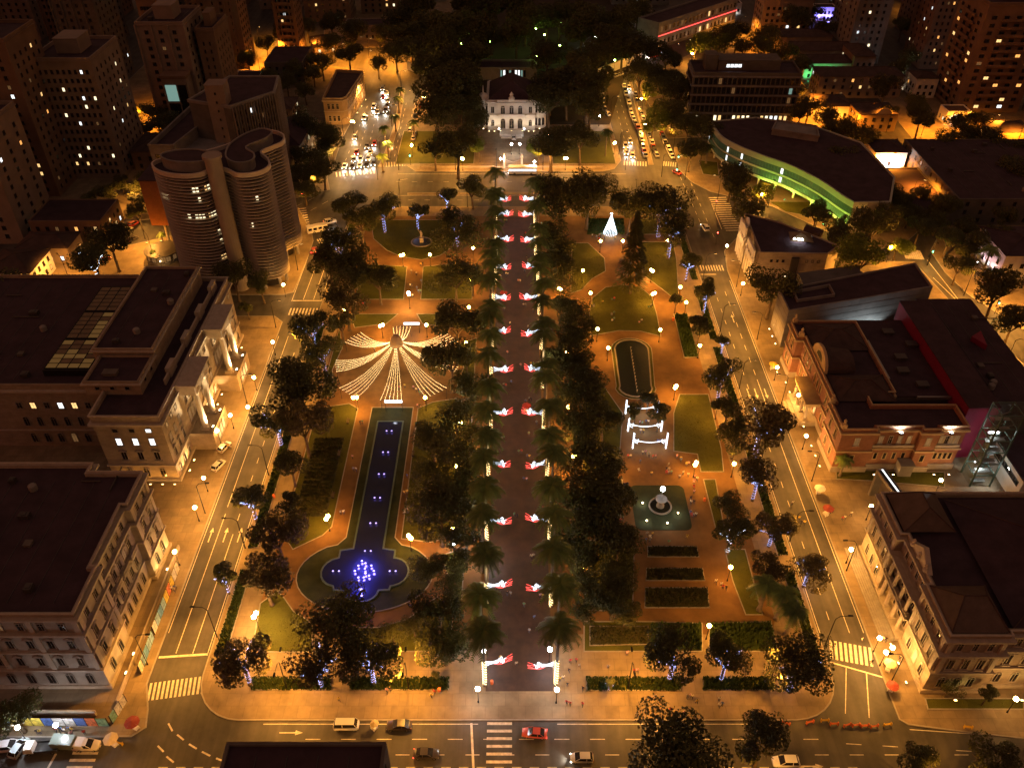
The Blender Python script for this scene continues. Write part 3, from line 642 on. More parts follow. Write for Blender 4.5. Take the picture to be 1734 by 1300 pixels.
for x, y in ((-100,101),(-105,108)): rooftop(t, x, y, 21.4, 5, 4, 1.2, 'roof2')
for x in (-98.6,-96.2):
    sb = MB(); sb.box(x-.9,x+.9,101.4,103.2,22.0,22.7); o = sb.build('roof_light', M['metal_d'], t); pb = MB(); pb.box(x-.7,x+.7,101.6,103.0,22.71,22.76); pb.build('pane', M['e_teal'], o)
shell(t, [(-140,121),(-112,121),(-112,128),(-140,128)], 22.0, 'stone2', 'roof', cornice=[(20.6,.6,.45,'trim')], name='rear_wall')
roof_clutter(t, -136, -76, 88, 117, 21.4, 18, 3)
# low court and steps in front
b = MB(); b.box(-96,-74,79.6,80.0,.1,1.6); b.box(-71.2,-70.9,82,118,.1,1.3); b.build('garden_wall', M['trim'], t)

# painted hoardings along the pavement
HC = [(.75,.6,.1),(.15,.35,.6),(.7,.72,.7),(.1,.18,.5),(.75,.25,.12),(.25,.5,.35),(.8,.75,.6),(.3,.5,.65),(.7,.3,.35)]
for k, c_ in enumerate(HC): M['hoard%d' % k] = mat('hoarding_paint_%d' % k, c_, .6, .55, 1.6, col2=tuple(x*.35 for x in c_))
def hoarding(a, b, n, h, label, pick):
    a = Vector(a); b = Vector(b); o = thing('painted_hoarding', label, 'hoarding', (a.x,a.y,0.14)); d = (b-a)/n; rz = math.atan2(d.y,d.x)
    for k in range(n):
        m_ = MB(); m_.box(.03, d.length-.03, -.05, .05, 0, h); x = m_.build('panel', M['hoard%d' % pick[k % len(pick)]], o, (d.x*k,d.y*k,0)); x.rotation_euler = (0,0,rz)
    pm = MB()
    for k in range(n+1): pm.cbox((d.x*k,d.y*k,h/2+.05),(.1,.16,h+.1),rz)
    pm.build('post', M['metal_d'], o)
hoarding((-69.4,112.5),(-69.2,96.5), 9, 2.4, 'long hoarding painted blue, yellow and white along left street pavement', [6,2,0,4,0,7,1,7,2])
hoarding((-69.1,95.8),(-68.9,88), 5, 2.4, 'blue painted hoarding near the left zebra crossing', [7,7,1,7,6]); hoarding((-69.6,82.4),(-70.6,78.2), 3, 2.4, 'short white hoarding with yellow marks at the street corner', [6,2,5])
hoarding((-71,77.8),(-92,77.9), 11, 2.4, 'hoarding in blue, yellow and white blocks along bottom left street', [5,4,3,2,2,3,0,0,0,7,1])

# ================================================================== left: curved tower with louvres
t = thing('curved_tower', 'curved apartment tower wrapped in thin horizontal louvres with rounded roof terraces', 'tower')
NP = smooth_loop([(-103,227),(-99.5,221.5),(-93,218.9),(-87.5,219.6),(-84.2,223.4),(-80.6,222.6),(-76.4,219.4),(-71.2,220.6),(-68.9,224.6),(-70.2,229.6),(-73.4,234.4),(-71.2,238.2),(-68.7,242),(-69.8,247.6),(-75,250.6),(-80.6,246),(-86,238.6),(-92,234),(-99,231.4)], 5)
NP = ccw(NP)
core = inset(NP, 1.25)
b = MB(); b.prism(core, 4.0, 37.6); b.prism(inset(NP, 3.2), 0, 4.0, top=False); M['curtain'] = mat('dark_curtain_wall', (.02,.016,.014), .4, 0); b.build('glass_wall', M['curtain'], t)
lm = MB(); P2 = inset(NP, 1.0); n = len(NP)
vs = [(p[0],p[1],-.06) for p in NP]+[(p[0],p[1],.06) for p in NP]+[(p[0],p[1],.06) for p in P2]+[(p[0],p[1],-.06) for p in P2]
lm.add(vs, [f for q in range(n) for f in ((q,(q+1)%n,n+(q+1)%n,n+q),(n+q,n+(q+1)%n,2*n+(q+1)%n,2*n+q),(2*n+q,2*n+(q+1)%n,3*n+(q+1)%n,3*n+q),(3*n+q,3*n+(q+1)%n,(q+1)%n,q))])
M['louvre'] = mat('louvre_paint', (.55,.46,.37), .75, .15, .4); M['tube'] = mat('stair_render', (.33,.27,.21), .85, .15, .2)
lme = lm.mesh('louvre', M['louvre'])
for k in range(33): link('louvre', lme, t, (0,0,4.4+k*1.015))
for k in range(12): s_ = MB(); ring(s_, core, .06, .1, 4.0+k*2.79, 4.35+k*2.79); s_.build('floor_slab', M['concrete_d'], t)
# windows behind the louvres, some lit
wp = inset(NP, 1.18)
litset = {(3,9),(4,9),(12,10),(13,10),(13,9),(16,10),(17,10),(9,7),(11,7),(12,7),(13,7),(15,7),(16,7),(17,7),(17,5),(18,5),(17,4),(18,2),(17,2),(16,2),(44,8),(45,3),(47,8),(30,6),(33,9)}
for k in range(0, n):
    a, b_ = Vector(wp[k]), Vector(wp[(k+1)%n]); d = b_-a
    if d.length < .6 or d.x < -.3 and a.y > 240: continue
    for fl in range(12):
        if (k+fl) % 2 and (k,fl) not in litset: continue
        pane = rnd.choice(['e_win','e_win2','e_win2']) if (k,fl) in litset else 'glass'
        m_ = (a+b_)/2; window(t, m_.x, m_.y, 4.9+fl*2.79, math.atan2(d.y,d.x), min(1.6, d.length*.9), 1.6, 'plain', 'frame_d', pane, far=True)
b = MB(); ring(b, NP, .05, .45, 37.6, 38.9); b.build('roof_parapet', M['louvre'], t); b = MB(); b.prism(inset(NP, .4), 37.2, 37.75); b.build('roof_terrace', M['roof'], t)
pent = ccw(smooth_loop([(-100,227),(-96,223.4),(-90,222.6),(-86,224),(-86.6,229),(-92,231.4),(-98,230)], 4)); b = MB(); b.prism(pent, 37.7, 40.6, top=False); ring(b, pent, .25, .2, 40.6, 41.0); b.build('penthouse', M['concrete'], t); b = MB(); b.prism(inset(pent,.15), 40.3, 40.65); b.build('penthouse_roof', M['roof'], t)
pent = ccw(smooth_loop([(-80,224.6),(-76.5,222.6),(-73.4,224.4),(-74,229),(-77.4,233.6),(-73,240),(-72.4,245),(-76,247),(-80,243),(-82.4,236),(-82,229)], 4)); b = MB(); b.prism(pent, 37.7, 40.4, top=False); ring(b, pent, .25, .2, 40.4, 40.8); b.build('penthouse', M['concrete'], t); b = MB(); b.prism(inset(pent,.15), 40.1, 40.45); b.build('penthouse_roof', M['roof'], t)
b = MB(); b.lathe([(2.3,0),(2.3,42.4),(2.7,42.5),(2.7,43.4),(2.5,43.5)], 20, (-83.4,221.6,0)); b.build('stair_cylinder', M['tube'], t, smooth=False)
b = MB(); b.lathe([(.5,0),(.5,4.0)], 10); pm_ = b.mesh('pilotis', M['concrete'])
for q in range(0, n, 6): p = inset(NP, 1.6)[q]; link('pilotis', pm_, t, (p[0],p[1],.1))

# brick slab and round pavilion beside it
t = thing('brick_slab_block', 'windowless orange brick slab raised over a round glass pavilion', 'building')
b = MB(); b.box(-117.5,-103.6,246,258,8.5,24); b.build('wall', M['brickred'], t); b = MB(); b.box(-117.8,-103.4,245.8,258.2,24,24.4); b.build('roof', M['roof'], t)
b = MB()
for x, y in ((-114,247.6),(-107,247.6),(-114,256),(-107,256)): b.lathe([(.45,0),(.45,8.5)], 10, (x,y,0))
b.build('column', M['concrete'], t)
t = thing('round_pavilion', 'low round glass pavilion with pale roof on the orange street', 'pavilion', (-113.5,239.5,.14))
b = MB(); b.lathe([(5.2,0),(5.2,.9),(5.0,.95),(5.0,3.0)], 28); b.build('wall', M['concrete'], t); b = MB(); b.lathe([(5.6,3.0),(5.6,3.35),(3.0,3.9),(.1,4.1)], 28); b.build('roof', M['roof_tin'], t)
for k in range(14): a = 2*math.pi*k/14; window(t, 5.03*math.cos(a), 5.03*math.sin(a), 1.1, a+math.pi/2, 1.6, 1.7, 'plain', 'frame_d', 'e_win5', far=True)
lamp('pavilion_light', (2,-7.5,3.2), 260, WARM, t, .3); b = MB(); b.tube([(2,-7.5,0),(2,-7.5,3.0)],.06,6); b.slot(1).ball((2,-7.5,3.2),.2,8,4); b.build('lamp_post', [M['metal_d'],M['e_warm']], t)

flood(t, -1.0, 3.4, 4.3, 60, ORANGE, 0, 25, 120, 'e_sod', .4); flood(t, -5.5, 2.6, 4.0, 60, ORANGE, 0, 25, 120, 'e_sod', .4)  # floodlights added on the pavilion roof to turn the brick slab orange
# tower of vertical fins behind, with blind stair core
t = thing('fin_tower', 'tower with pale vertical fins and a tall blind concrete stair core', 'tower')
FP = ccw([(-112,288),(-96,282),(-84,296),(-86,312),(-104,312)])
b = MB(); b.prism(FP, 0, 34); b.build('wall', M['concrete_d'], t)
b = MB(); ring(b, FP, .3, .5, 33.6, 34.6); b.build('parapet', M['concrete'], t); b = MB(); b.prism(inset(FP,.5), 34.0, 34.06); b.build('roof', M['roof'], t)
fm = MB(); fm.box(-.12,.12,-.7,.0,0,30); fme = fm.mesh('fin', M['tower2'])
for a, b_, nn in (((-96,282),(-84,296),17),((-84,296),(-86,312),12)):
    for k in range(nn): p = Vector(a).lerp(Vector(b_), (k+.5)/nn); link('fin', fme, t, (p.x,p.y,4), math.atan2(b_[1]-a[1],b_[0]-a[0]))
facade(t, (-96,282), (-84,296), 8, [6+3*k for k in range(9)], 1.3, 1.7, 'plain', 'frame_d', .07, True, .4, 3)
rooftop(t, -100.5, 286, 0, 6.4, 6, 41, 'tower2', 'stair_core'); facade(t, (-103.7,283), (-97.3,283), 1, [20+3*k for k in range(7)], .6, .7, 'plain', 'frame_d', 0, True)
# dark stepped-roof block between
t = thing('stepped_roof_block', 'dark long block with sloping parapet walls behind curved tower', 'building')
SP = ccw([(-123,272),(-114.5,272),(-108,303),(-118,322)]); shell(t, SP, 25, 'concrete', 'roof', par=1.6, cornice=[(24.6,.2,.5,'concrete')])
b = MB(); b.prism(ccw([(-114.4,272),(-104,274),(-100,281),(-110,300)]), 0, 21); b.build('low_wing', M['concrete'], t)
facade(t, (-123,272), (-114.5,272), 3, [4,8,12,16,20], 1.4, 1.6, 'plain', 'frame_d', .05, True)
# ================================================================== right: pink building with glass lift
t = thing('pink_building', 'long pink and ochre building with pale trim, curved gable and lit south front', 'building')
XW = 75.2
PP = [(XW,141.2),(82.6,141.2),(82.6,142.4),(93.2,142.4),(93.2,141.2),(96.4,141.2),(96.4,142.4),(103,142.4),(103,150),(84,150),(84,155),(91,155),(91,184),(79.5,184),(79.5,183.4),(XW-.9,183.4),(XW-.9,176.5),(XW,176.5),(XW,152),(XW-.6,152),(XW-.6,141.9),(XW,141.9)]
PP = [(74.8,141.2),(82.6,141.2),(82.6,142.2),(93.0,142.2),(93.0,141.2),(97.0,141.2),(97.0,142.2),(103.4,142.2),(103.4,149.6),(84,149.6),(84,154.4),(91,154.4),(91,184),(74.0,184),(74.0,177),(76.0,177),(76.0,151),(74.8,151)]
shell(t, PP, 13.4, 'pinkbrick', 'roof', par=.8, cornice=[(12.0,.55,.5,'ochre_trim'),(13.4,.2,.2,'ochre_trim'),(6.4,.35,.4,'ochre_trim'),(.15,.3,1.6,'trim')])
for a, b_, n in (((82.6,142.2),(93.0,142.2),4),((97.0,142.2),(103.4,142.2),4)):
    facade(t, a, b_, n, [8.0], 1.1, 2.6, 'rect', 'trim', mg=.9, lit=.5, litk=['e_win5']); facade(t, a, b_, n, [3.2], 1.0, 2.2, 'plain', 'ochre_trim', mg=.9)
    d = MB(); d.box(a[0]+.5, b_[0]-.5, a[1]-.5, a[1]-.02, 7.2, 7.6); d.box(a[0]+.5, b_[0]-.5, a[1]-.5, a[1]-.36, 7.6, 8.0); d.build('balcony', M['trim'], t)
for x in (78.7,95.0): window(t, x, 141.2, 8.4, 0, 1.3, 2.4, 'rect', 'trim', 'e_win5'); window(t, x, 141.2, 3.2, 0, 1.2, 2.3, 'plain', 'ochre_trim')
for y0, y1, n, x in ((141.4,151,2,74.8),(177,184,2,74.0)):
    facade(t, (x,y1), (x,y0), n, [8.2], 1.3, 2.6, 'ped', 'ochre_trim'); facade(t, (x,y1), (x,y0), n, [2.6], 1.4, 2.8, 'arch', 'ochre_trim')
facade(t, (76,177), (76,166.5), 3, [8.2], 1.2, 2.6, 'ped', 'ochre_trim'); facade(t, (76,177),(76,166.5), 3, [2.6], 1.3, 2.8, 'arch', 'ochre_trim'); facade(t, (76,158.5),(76,151), 2, [8.2], 1.2, 2.6, 'ped', 'ochre_trim'); facade(t, (76,158.5),(76,151), 2, [2.6], 1.3, 2.8, 'arch', 'ochre_trim')
# entrance porch with terrace, and the curved gable above it
b = MB(); b.box(72.4,76.0,157.6,168.2,6.0,6.8); b.box(72.1,76.0,157.3,168.5,6.8,7.1); b.build('porch_roof', M['ochre_trim'], t)
for y in (158.4,161.6,164.2,167.4): column(t, 73.0, y, 1.4, 6.0, .38)
b = MB(); b.box(71.6,76.0,157.2,168.6,.1,1.4); b.box(70.6,71.6,159.4,166.4,.1,1.0); b.box(69.9,70.6,159.4,166.4,.1,.6); b.build('entrance_steps', M['trim'], t)
facade(t, (76,167.6), (76,158.2), 3, [7.6], 1.3, 3.2, 'arch', 'ochre_trim'); facade(t, (76,167.6),(76,158.2), 3, [1.6], 1.5, 3.6, 'arch', 'ochre_trim', 1, litk=['e_win'])
gp = [(161.2-.1,13.4)]+[(166.5+5.2*math.cos(R(a)),13.4+4.2*math.sin(R(a))) for a in range(180,-1,-15)]
b = MB(); n = len(gp)
b.add([(76.9,p[0],p[1]) for p in gp]+[(76.2,p[0],p[1]) for p in gp], [tuple(range(n)),tuple(reversed(range(n,2*n)))]+[(q,n+q,n+(q+1)%n,(q+1)%n) for q in range(n)]); b.build('curved_gable', M['ochre_trim'], t)
b = MB(); b.add([(76.12,166.5+2*math.cos(R(a)),14.6+1.8*math.sin(R(a))) for a in range(0,181,20)], [tuple(range(10))]); b.build('gable_window', M['glass'], t)
b = MB()                                                # barrel roof behind the gable
for k in range(12):
    a0, a1 = R(15*k), R(15*k+15); b.quad((77,166.5+4.8*math.cos(a0),13.2+3.8*math.sin(a0)),(84,166.5+4.4*math.cos(a0),13.0+2.6*math.sin(a0)),(84,166.5+4.4*math.cos(a1),13.0+2.6*math.sin(a1)),(77,166.5+4.8*math.cos(a1),13.2+3.8*math.sin(a1)))
b.build('barrel_roof', M['roof2'], t)
hip(t, [(77.4,152),(90,152),(90,161),(77.4,161)], 13.0, 2.4); hip(t, [(77.4,172),(90.5,172),(90.5,183),(77.4,183)], 13.0, 2.4)
for y in (141.6,150.4,177.2,183.4):
    b = MB(); b.box(74.2,75.4,y-.5,y+.5,13.6,14.6); b.lathe([(.5,0),(.2,.5),(.4,.9),(.05,1.5)],8,(74.8,y,14.6)); b.build('finial', M['ochre_trim'], t)
for x in (84.5,89,98.5,102): flood(t, x, 139.6, .5, 12, WARM, 0, 10, 120, 'e_warm', .3)
for y in (142.5,146,149.5,153.5,156.5,170,174,178.5,182.5): flood(t, 72.6 if y < 177 else 71.4, y, .5, 24, (1,.55,.18), R(-90), 8, 115, 'e_sod', .35)
for x in (88,99.4): flood(t, x, 141.0, 12.2, 45, WHITE, 0, 35, 150, 'e_white', .5)
b = MB(); b.box(90,93,139.4,142,.1,3.4); b.box(89.8,93.2,139.2,142,3.4,3.7); b.build('side_porch', M['concrete'], t)
# magenta boxes behind
t = thing('magenta_hall', 'low magenta clad hall with dark flat roofs behind pink building', 'building')
b = MB(); b.box(84.4,106,149.9,154,0,10.4); b.build('wall', M['magenta'], t); b = MB(); b.box(91.4,104,154.3,186,0,12.0); b.build('rear_wall', M['concrete_d'], t)
b = MB(); b.box(104.3,111.5,146,190,0,15.6); b.build('tall_wall', M['magenta'], t)
b = MB(); b.box(84.3,106.1,149.8,154.1,10.4,10.6); b.box(91.3,104.1,154.2,186.1,12.0,12.25); b.box(104.2,111.6,145.9,190.1,15.6,15.85); b.build('roof', M['roof'], t)
b = MB(); b.box(111.7,127,152,196,0,12.5); b.build('rear_wing', M['concrete_d'], t)
b = MB(); b.box(111.8,126.9,152.1,195.9,12.5,12.7); b.build('roof', M['roof'], t)
roof_clutter(t, 113, 126, 154, 194, 12.7, 8, 4)
for k in range(5): rooftop(t, 95+rnd.uniform(0,8), 158+k*5.5, 12.2, 2.5, 1.8, .8, 'roof_tin', 'roof_unit')
b = MB(); b.box(96,104,153,153.4,12.2,13.0); b.box(91.6,92,160,176,12.2,13.0); b.build('roof_rail', M['metal'], t)
b = MB(); b.prism([(118.2,176),(121.6,178.5),(120.4,172)], 12.6, 14.2); b.build('roof_light', M['magenta'], t)
# glass lift tower
t = thing('lift_tower', 'green steel and glass lift tower lit white inside', 'lift tower', (107.8,138.6,.14))
b = MB()
for x in (-2.3,2.3):
    for y in (-2.3,2.3): b.box(x-.16,x+.16,y-.16,y+.16,0,21.5)
for z in (3.5,7,10.5,14,17.5,21.3):
    for s_ in (-2.3,2.3): b.box(-2.14,2.14,s_-.1,s_+.1,z-.1,z+.1); b.box(s_-.1,s_+.1,-2.14,2.14,z-.1,z+.1)
b.build('frame', M['green_steel'], t)
for z in range(6):
    for a, b_ in (((-2.2,-2.34),(2.2,-2.34)),((-2.34,2.2),(-2.34,-2.2))):
        pm = MB(); zz = .2+z*3.5; hh = 3.2
        pm.quad((a[0],a[1],zz),(b_[0],b_[1],zz),(b_[0],b_[1],zz+hh),(a[0],a[1],zz+hh)); 
        M.setdefault('liftglass', mat('lift_glass', (.12,.17,.15), .15, 0, spec=.6)); M['liftglass'].node_tree.nodes['Principled BSDF'].inputs['Alpha'].default_value = .35
        pm.build('pane', M['liftglass'], t)
b = MB()
for k in range(12): z = .5+k*1.6; b.box(-1.6,1.6,-1.4+(k%2)*1.4,-.2+(k%2)*1.4,z,z+.12); b.tube([(-1.6,-1.4+(k%2)*2.6,z),(1.6,-1.4+(k%2)*2.6,z+1.6)],.07,5)
b.build('stairs', M['metal'], t); b = MB(); b.box(-.9,.9,-.8,.8,8.5,11.0); b.build('lift_car', M['metal'], t)
for z in (4.5,13.5): b = MB(); b.box(-1.2,1.2,1.0,1.2,z,z+.25); o = b.build('tube_light', M['e_white'], t); lamp('tube_light_glow', (0,.6,z), 70, (.75,1,.95), o, .4)
# service yard with white floodlight and wall at the right edge
t = thing('service_wing', 'white service wing with window strips beside the lift tower', 'building')
b = MB(); b.box(113,134,131,146,0,7); b.build('wall', M['white'], t); b = MB(); b.box(112.8,134,130.8,146.1,7,7.3); b.build('roof', M['roof'], t)
facade(t, (113,146), (113,131), 6, [4.2], 2.0, 1.4, 'plain', 'frame_d'); flood(t, 112.4, 136, 6.2, 70, WHITE, R(90), 110, 150, 'e_white', .4)
# portal over the alley
t = thing('alley_portal', 'dark glass portal frame standing across the alley beside the pink building', 'portal', (83.2,128.6,.14), R(100))
b = MB(); b.box(-5.6,-5.0,-1,1,0,7); b.box(5.0,5.6,-1,1,0,7); b.box(-5.6,5.6,-1,1,7,7.8); b.build('frame', M['metal'], t); b = MB(); b.box(-5.0,5.0,-.7,.7,7.81,7.95); b.build('glass_roof', M['glass'], t)
b = MB(); b.box(-5.2,5.2,-.16,.16,7.96,8.05); b.build('light_strip', M['e_win3'], t)

# ================================================================== right: concrete wedge
t = thing('concrete_wedge', 'blank pale concrete wedge building with dark flat roof', 'building')
CW = ccw([(75.3,190.6),(119.3,202.9),(119.3,216.2),(75.2,201.4)]); shell(t, CW, 12.3, 'concrete', 'roof', par=.5)
for k in range(1, 6):
    z = k*2.05; s_ = MB(); ring(s_, CW, .025, .02, z, z+.06); s_.build('panel_joint', M['concrete_d'], t)
b = MB(); ring(b, [(79,195.6),(90,198.4),(90,203.4),(79,200)], .15, .15, 11.8, 12.7); b.build('roof_kerb', M['concrete'], t)
b = MB(); b.prism(ccw([(84,205.5),(103,211.5),(103,217.5),(84,213)]), 0, 10.6); b.build('rear_block', M['concrete_d'], t)
for x, y in ((94,194.4),(99,195.8),(103.6,197.0)): flood(t, x, y, 13.6 if False else 1.0, 60, (.75,.92,1.0), 0, 14, 120, 'e_white', .5)
for k in range(3): flood(t, 74.2, 191.6+k*3.6, .4, 10, WARM, R(-90), 6, 110, 'e_warm', .3)

# ================================================================== right: angular dark-roofed pavilion with perforated screen
t = thing('angular_building', 'angular building with dark roof, small square windows and pierced white screen', 'building')
RP = ccw([(76,249),(75.2,223.4),(95.6,222.7),(100.7,227.7),(86,243)]); shell(t, RP, 11.5, 'stone', 'roof', par=.4)
facade(t, (77,223.35), (95.4,222.75), 9, [8.2], .8, .9, 'plain', 'frame_d', seed=2, skip=lambda k, q: k in (3,5)); facade(t, (77,223.35), (95.4,222.75), 9, [2.2], 1.0, 1.6, 'plain', 'frame_d', .35, seed=4, litk=['e_win2'])
b = MB(); b.box(85,87.2,222.3,223,1,10); b.build('stair_window', M['frame_d'], t)
b = MB()                                                # screen on the street side: two pierced gables
for y0, y1, zz in ((224,233,11.5),(236,244,12.6)):
    b.box(73.6,74.0,y0,y1,6.2,8.2); b.box(73.6,74.0,y0,y1,9.4,zz)
    for k in range(5): y = y0+(y1-y0)*k/4; b.box(73.61,73.99,y-.45,y+.45,8.2,9.4); b.box(73.62,73.98,y-.35,y+.35,.1,6.2)
b.build('pierced_screen', M['white'], t)
b = MB(); b.lathe([(1.6,0),(1.6,.5)],20); o = b.build('round_sign', M['white'], t, (74.6,240,12.8)); o.rotation_euler = (0,R(90),0)
b = MB(); b.add([(86,230,11.7),(93,229,11.7),(93.5,235,11.7),(87,236,11.7),(89.6,232.6,13.4)],[(0,1,4),(1,2,4),(2,3,4),(3,0,4)]); b.build('roof_light', M['skyglass'], t)
for x, y in ((87.4,230.6),(88.6,230.4),(89.6,230.2)): b = MB(); b.box(x-.3,x+.3,y-.3,y+.3,11.95,12.25); o = b.build('roof_lamp', M['e_white'], t); 
lamp('roof_lamp_glow', (88.5,229.4,13.2), 25, WHITE, o, .3).matrix_parent_inverse = Matrix.Identity(4)
b = MB(); b.tube([(93,238.6,11.2),(97.2,235.2,11.2)],1.5,14); b.build('vault', M['roof2'], t)

# ================================================================== bottom right: grand corner building
t = thing('corner_palace', 'grand cream corner building with cornices, bays and brown hipped corner roofs', 'building')
BR = [(74.6,84.4),(85,84.4),(85,85.4),(103,85.4),(103,84.4),(140,84.4),(140,117.6),(74.2,117.6),(74.2,107),(75.6,107),(75.6,95),(74.6,95)]
shell(t, BR, 17.4, 'stone', 'roof', cornice=[(16.0,.8,.5,'trim'),(17.4,.25,.2,'trim'),(12.0,.9,.45,'trim'),(6.4,.5,.4,'trim'),(.15,.35,1.0,'trim')])
def grand(a, b_, n, seed):
    facade(t, a, b_, n, [12.9], 1.2, 2.3, 'rect', 'trim', seed=seed); facade(t, a, b_, n, [7.4], 1.4, 3.3, 'ped', 'trim', seed=seed+1); facade(t, a, b_, n, [1.8], 1.5, 3.2, 'arch', 'trim', seed=seed+2, lit=.1)
grand((74.2,117.6),(74.2,107),3,11); grand((75.6,107),(75.6,95),4,12); grand((74.6,95),(74.6,84.4),3,13); grand((74.6,84.4),(85,84.4),3,14); grand((85,85.4),(103,85.4),5,15)
for x, y in ((74.2,116.6),(74.2,107.1),(74.6,94.0),(74.6,84.6)): b = MB(); b.box(x-.35,x+.05,y,y+.85,6.8,16.0); b.build('pilaster', M['trim'], t)
for x in (74.9,84.0): b = MB(); b.box(x,x+.8,84.02,84.42,6.8,16.0); b.build('pilaster', M['trim'], t)
for y in (97.2,100,103,105.6): column(t, 74.4, y, 1.2, 6.4, .4); column(t, 74.4, y, 6.8, 12.0, .36)
b = MB(); b.box(73.6,75.5,95.2,106.8,.1,1.2); b.box(73.6,75.5,95.2,106.8,6.4,6.8); b.box(73.4,75.5,95.2,106.8,12.0,12.4); b.box(73.7,73.85,95.4,106.6,7.5,7.65); b.build('loggia', M['trim'], t)
for k in range(6): s_ = MB(); s_.box(73.4-.4*(k+1),73.4-.4*k,95,118,.1,1.0-.14*k); s_.build('step', M['kerb'], t)
b = MB()                                                # broken pediment with urns
for y in (98,101,104): b.lathe([(.45,0),(.5,.5),(.2,.9),(.4,1.3),(.05,1.8)],8,(75.2,y,17.6))
b.add([(75.3,97,17.5),(75.3,105,17.5),(75.3,101,20.4),(76.3,97,17.5),(76.3,105,17.5),(76.3,101,20.4)],[(1,0,2),(3,4,5),(0,3,5,2),(4,1,2,5)]); b.build('pediment', M['trim'], t)
M['roof_zinc'] = mat('roof_zinc', (.11,.075,.055), .6, .3, .5)
hip(t, [(75,85),(84.6,85),(84.6,94.6),(75,94.6)], 17.5, 3.6, 'roof_zinc', .1, .3); hip(t, [(75,107.4),(84.6,107.4),(84.6,117.2),(75,117.2)], 17.5, 3.6, 'roof_zinc', .1, .3)
hip(t, [(86,86),(139,86),(139,116),(86,116)], 17.2, 3.5, 'roof', .1, .6)
for y in (86,90,94,108.5,112.5,116.5): flood(t, 72.4, y, .5, 32, YEL, R(-90), 6, 115, 'e_sod', .35)
for x in (80,92,104): flood(t, x, 82.4, .5, 22, YEL, 0, 6, 115, 'e_sod', .35)

# ================================================================== top centre: white palace
t = thing('white_palace', 'white neoclassical palace with three arches and dark mansard roof among trees', 'palace')
PC = -.2
PPal = [(PC-5.8,345),(PC+5.8,345),(PC+5.8,346),(PC+10,346),(PC+10,370),(PC-10,370),(PC-10,346),(PC-5.8,346)]
shell(t, PPal, 13, 'white', 'roof', par=.5, cornice=[(12.0,.6,.45,'white'),(6.6,.4,.35,'white')])
for k in range(3):
    x = PC-3.6+3.6*k; window(t, x, 345, 7.4, 0, 2.0, 3.8, 'arch', 'white'); window(t, x, 345, 1.2, 0, 2.1, 4.4, 'arch', 'trim', 'glass')
for s_ in (-1,1):
    for z, h_, kk in ((7.4,3.0,'ped'),(1.8,3.0,'arch')): window(t, PC+s_*7.9, 346, z, 0, 1.6, h_, kk, 'white')
    b = MB(); b.lathe([(2.9,0),(2.9,11.4),(3.3,11.5),(3.3,12.2),(2.6,12.4),(1.6,13.8),(.3,14.4),(.1,17.4)], 14, (PC+s_*11.9,351,0)); b.build('turret', M['white'], t)
    for a in (-120,-90,-60): window(t, PC+s_*11.9+2.92*math.cos(R(a)), 351+2.92*math.sin(R(a)), 6.8, R(a+90), 1.0, 2.8, 'arch', 'frame_d'); window(t, PC+s_*11.9+2.92*math.cos(R(a)), 351+2.92*math.sin(R(a)), 1.4, R(a+90), 1.1, 3.2, 'arch', 'frame_d')
b = MB(); b.box(PC-6,PC+6,344.3,345.2,12.9,13.5); b.lathe([(1.2,0),(1.4,.8),(.6,1.6),(.9,2.2),(.1,3.4)],10,(PC,344.8,13.5)); b.build('crest', M['white'], t)
b = MB(); b.box(PC-5.6,PC+5.6,344.2,344.9,6.5,6.8); b.box(PC-5.6,PC+5.6,344.2,344.35,6.8,7.6); b.build('balcony', M['white'], t)
hip(t, [(PC-9.4,347),(PC+9.4,347),(PC+9.4,369),(PC-9.4,369)], 12.8, 6.0, 'roof', 0, .35)
b = MB(); b.box(PC-5,PC+5,339,345,.1,1.0); b.box(PC-4.4,PC+4.4,337,339,.1,.6); b.build('entrance_steps', M['white'], t)
for x in (-9.6,-7.4,-4.8,0-.2,4.4,7.0,9.2): flood(t, x, 342.2 if abs(x) < 6 else 343.6, .5 if abs(x) > 5.5 else 1.2, 19, (1,.76,.5), 0, 12, 115, 'e_warm', .4)
for s_ in (-1,1): flood(t, PC+s_*11.9, 346.4, .5, 20, (1,.82,.62), 0, 8, 100, 'e_warm', .4)
for s_ in (-1,1):
    b = MB(); b.tube([(PC+s_*5.2,338.4,0),(PC+s_*5.2,338.4,3.6)],.07,6); b.slot(1).ball((PC+s_*5.2,338.4,3.8),.3,10,6); o = b.build('entrance_lamp', [M['metal_d'],M['e_white']], t); lamp('entrance_lamp_glow', (PC+s_*5.2,338.4,4.0), 60, (1,.9,.8), o, .3)
# rear pavilion in the palace garden
t = thing('garden_pavilion', 'low flat pavilion with a row of white lit windows behind the palace', 'pavilion')
shell(t, [(-18,408),(12,408),(12,420),(-18,420)], 6, 'concrete', 'roof'); facade(t, (-7,408), (8,408), 9, [1.6], 1.0, 3.2, 'plain', 'frame_d', .8, True, litk=['e_win3','e_teal'])
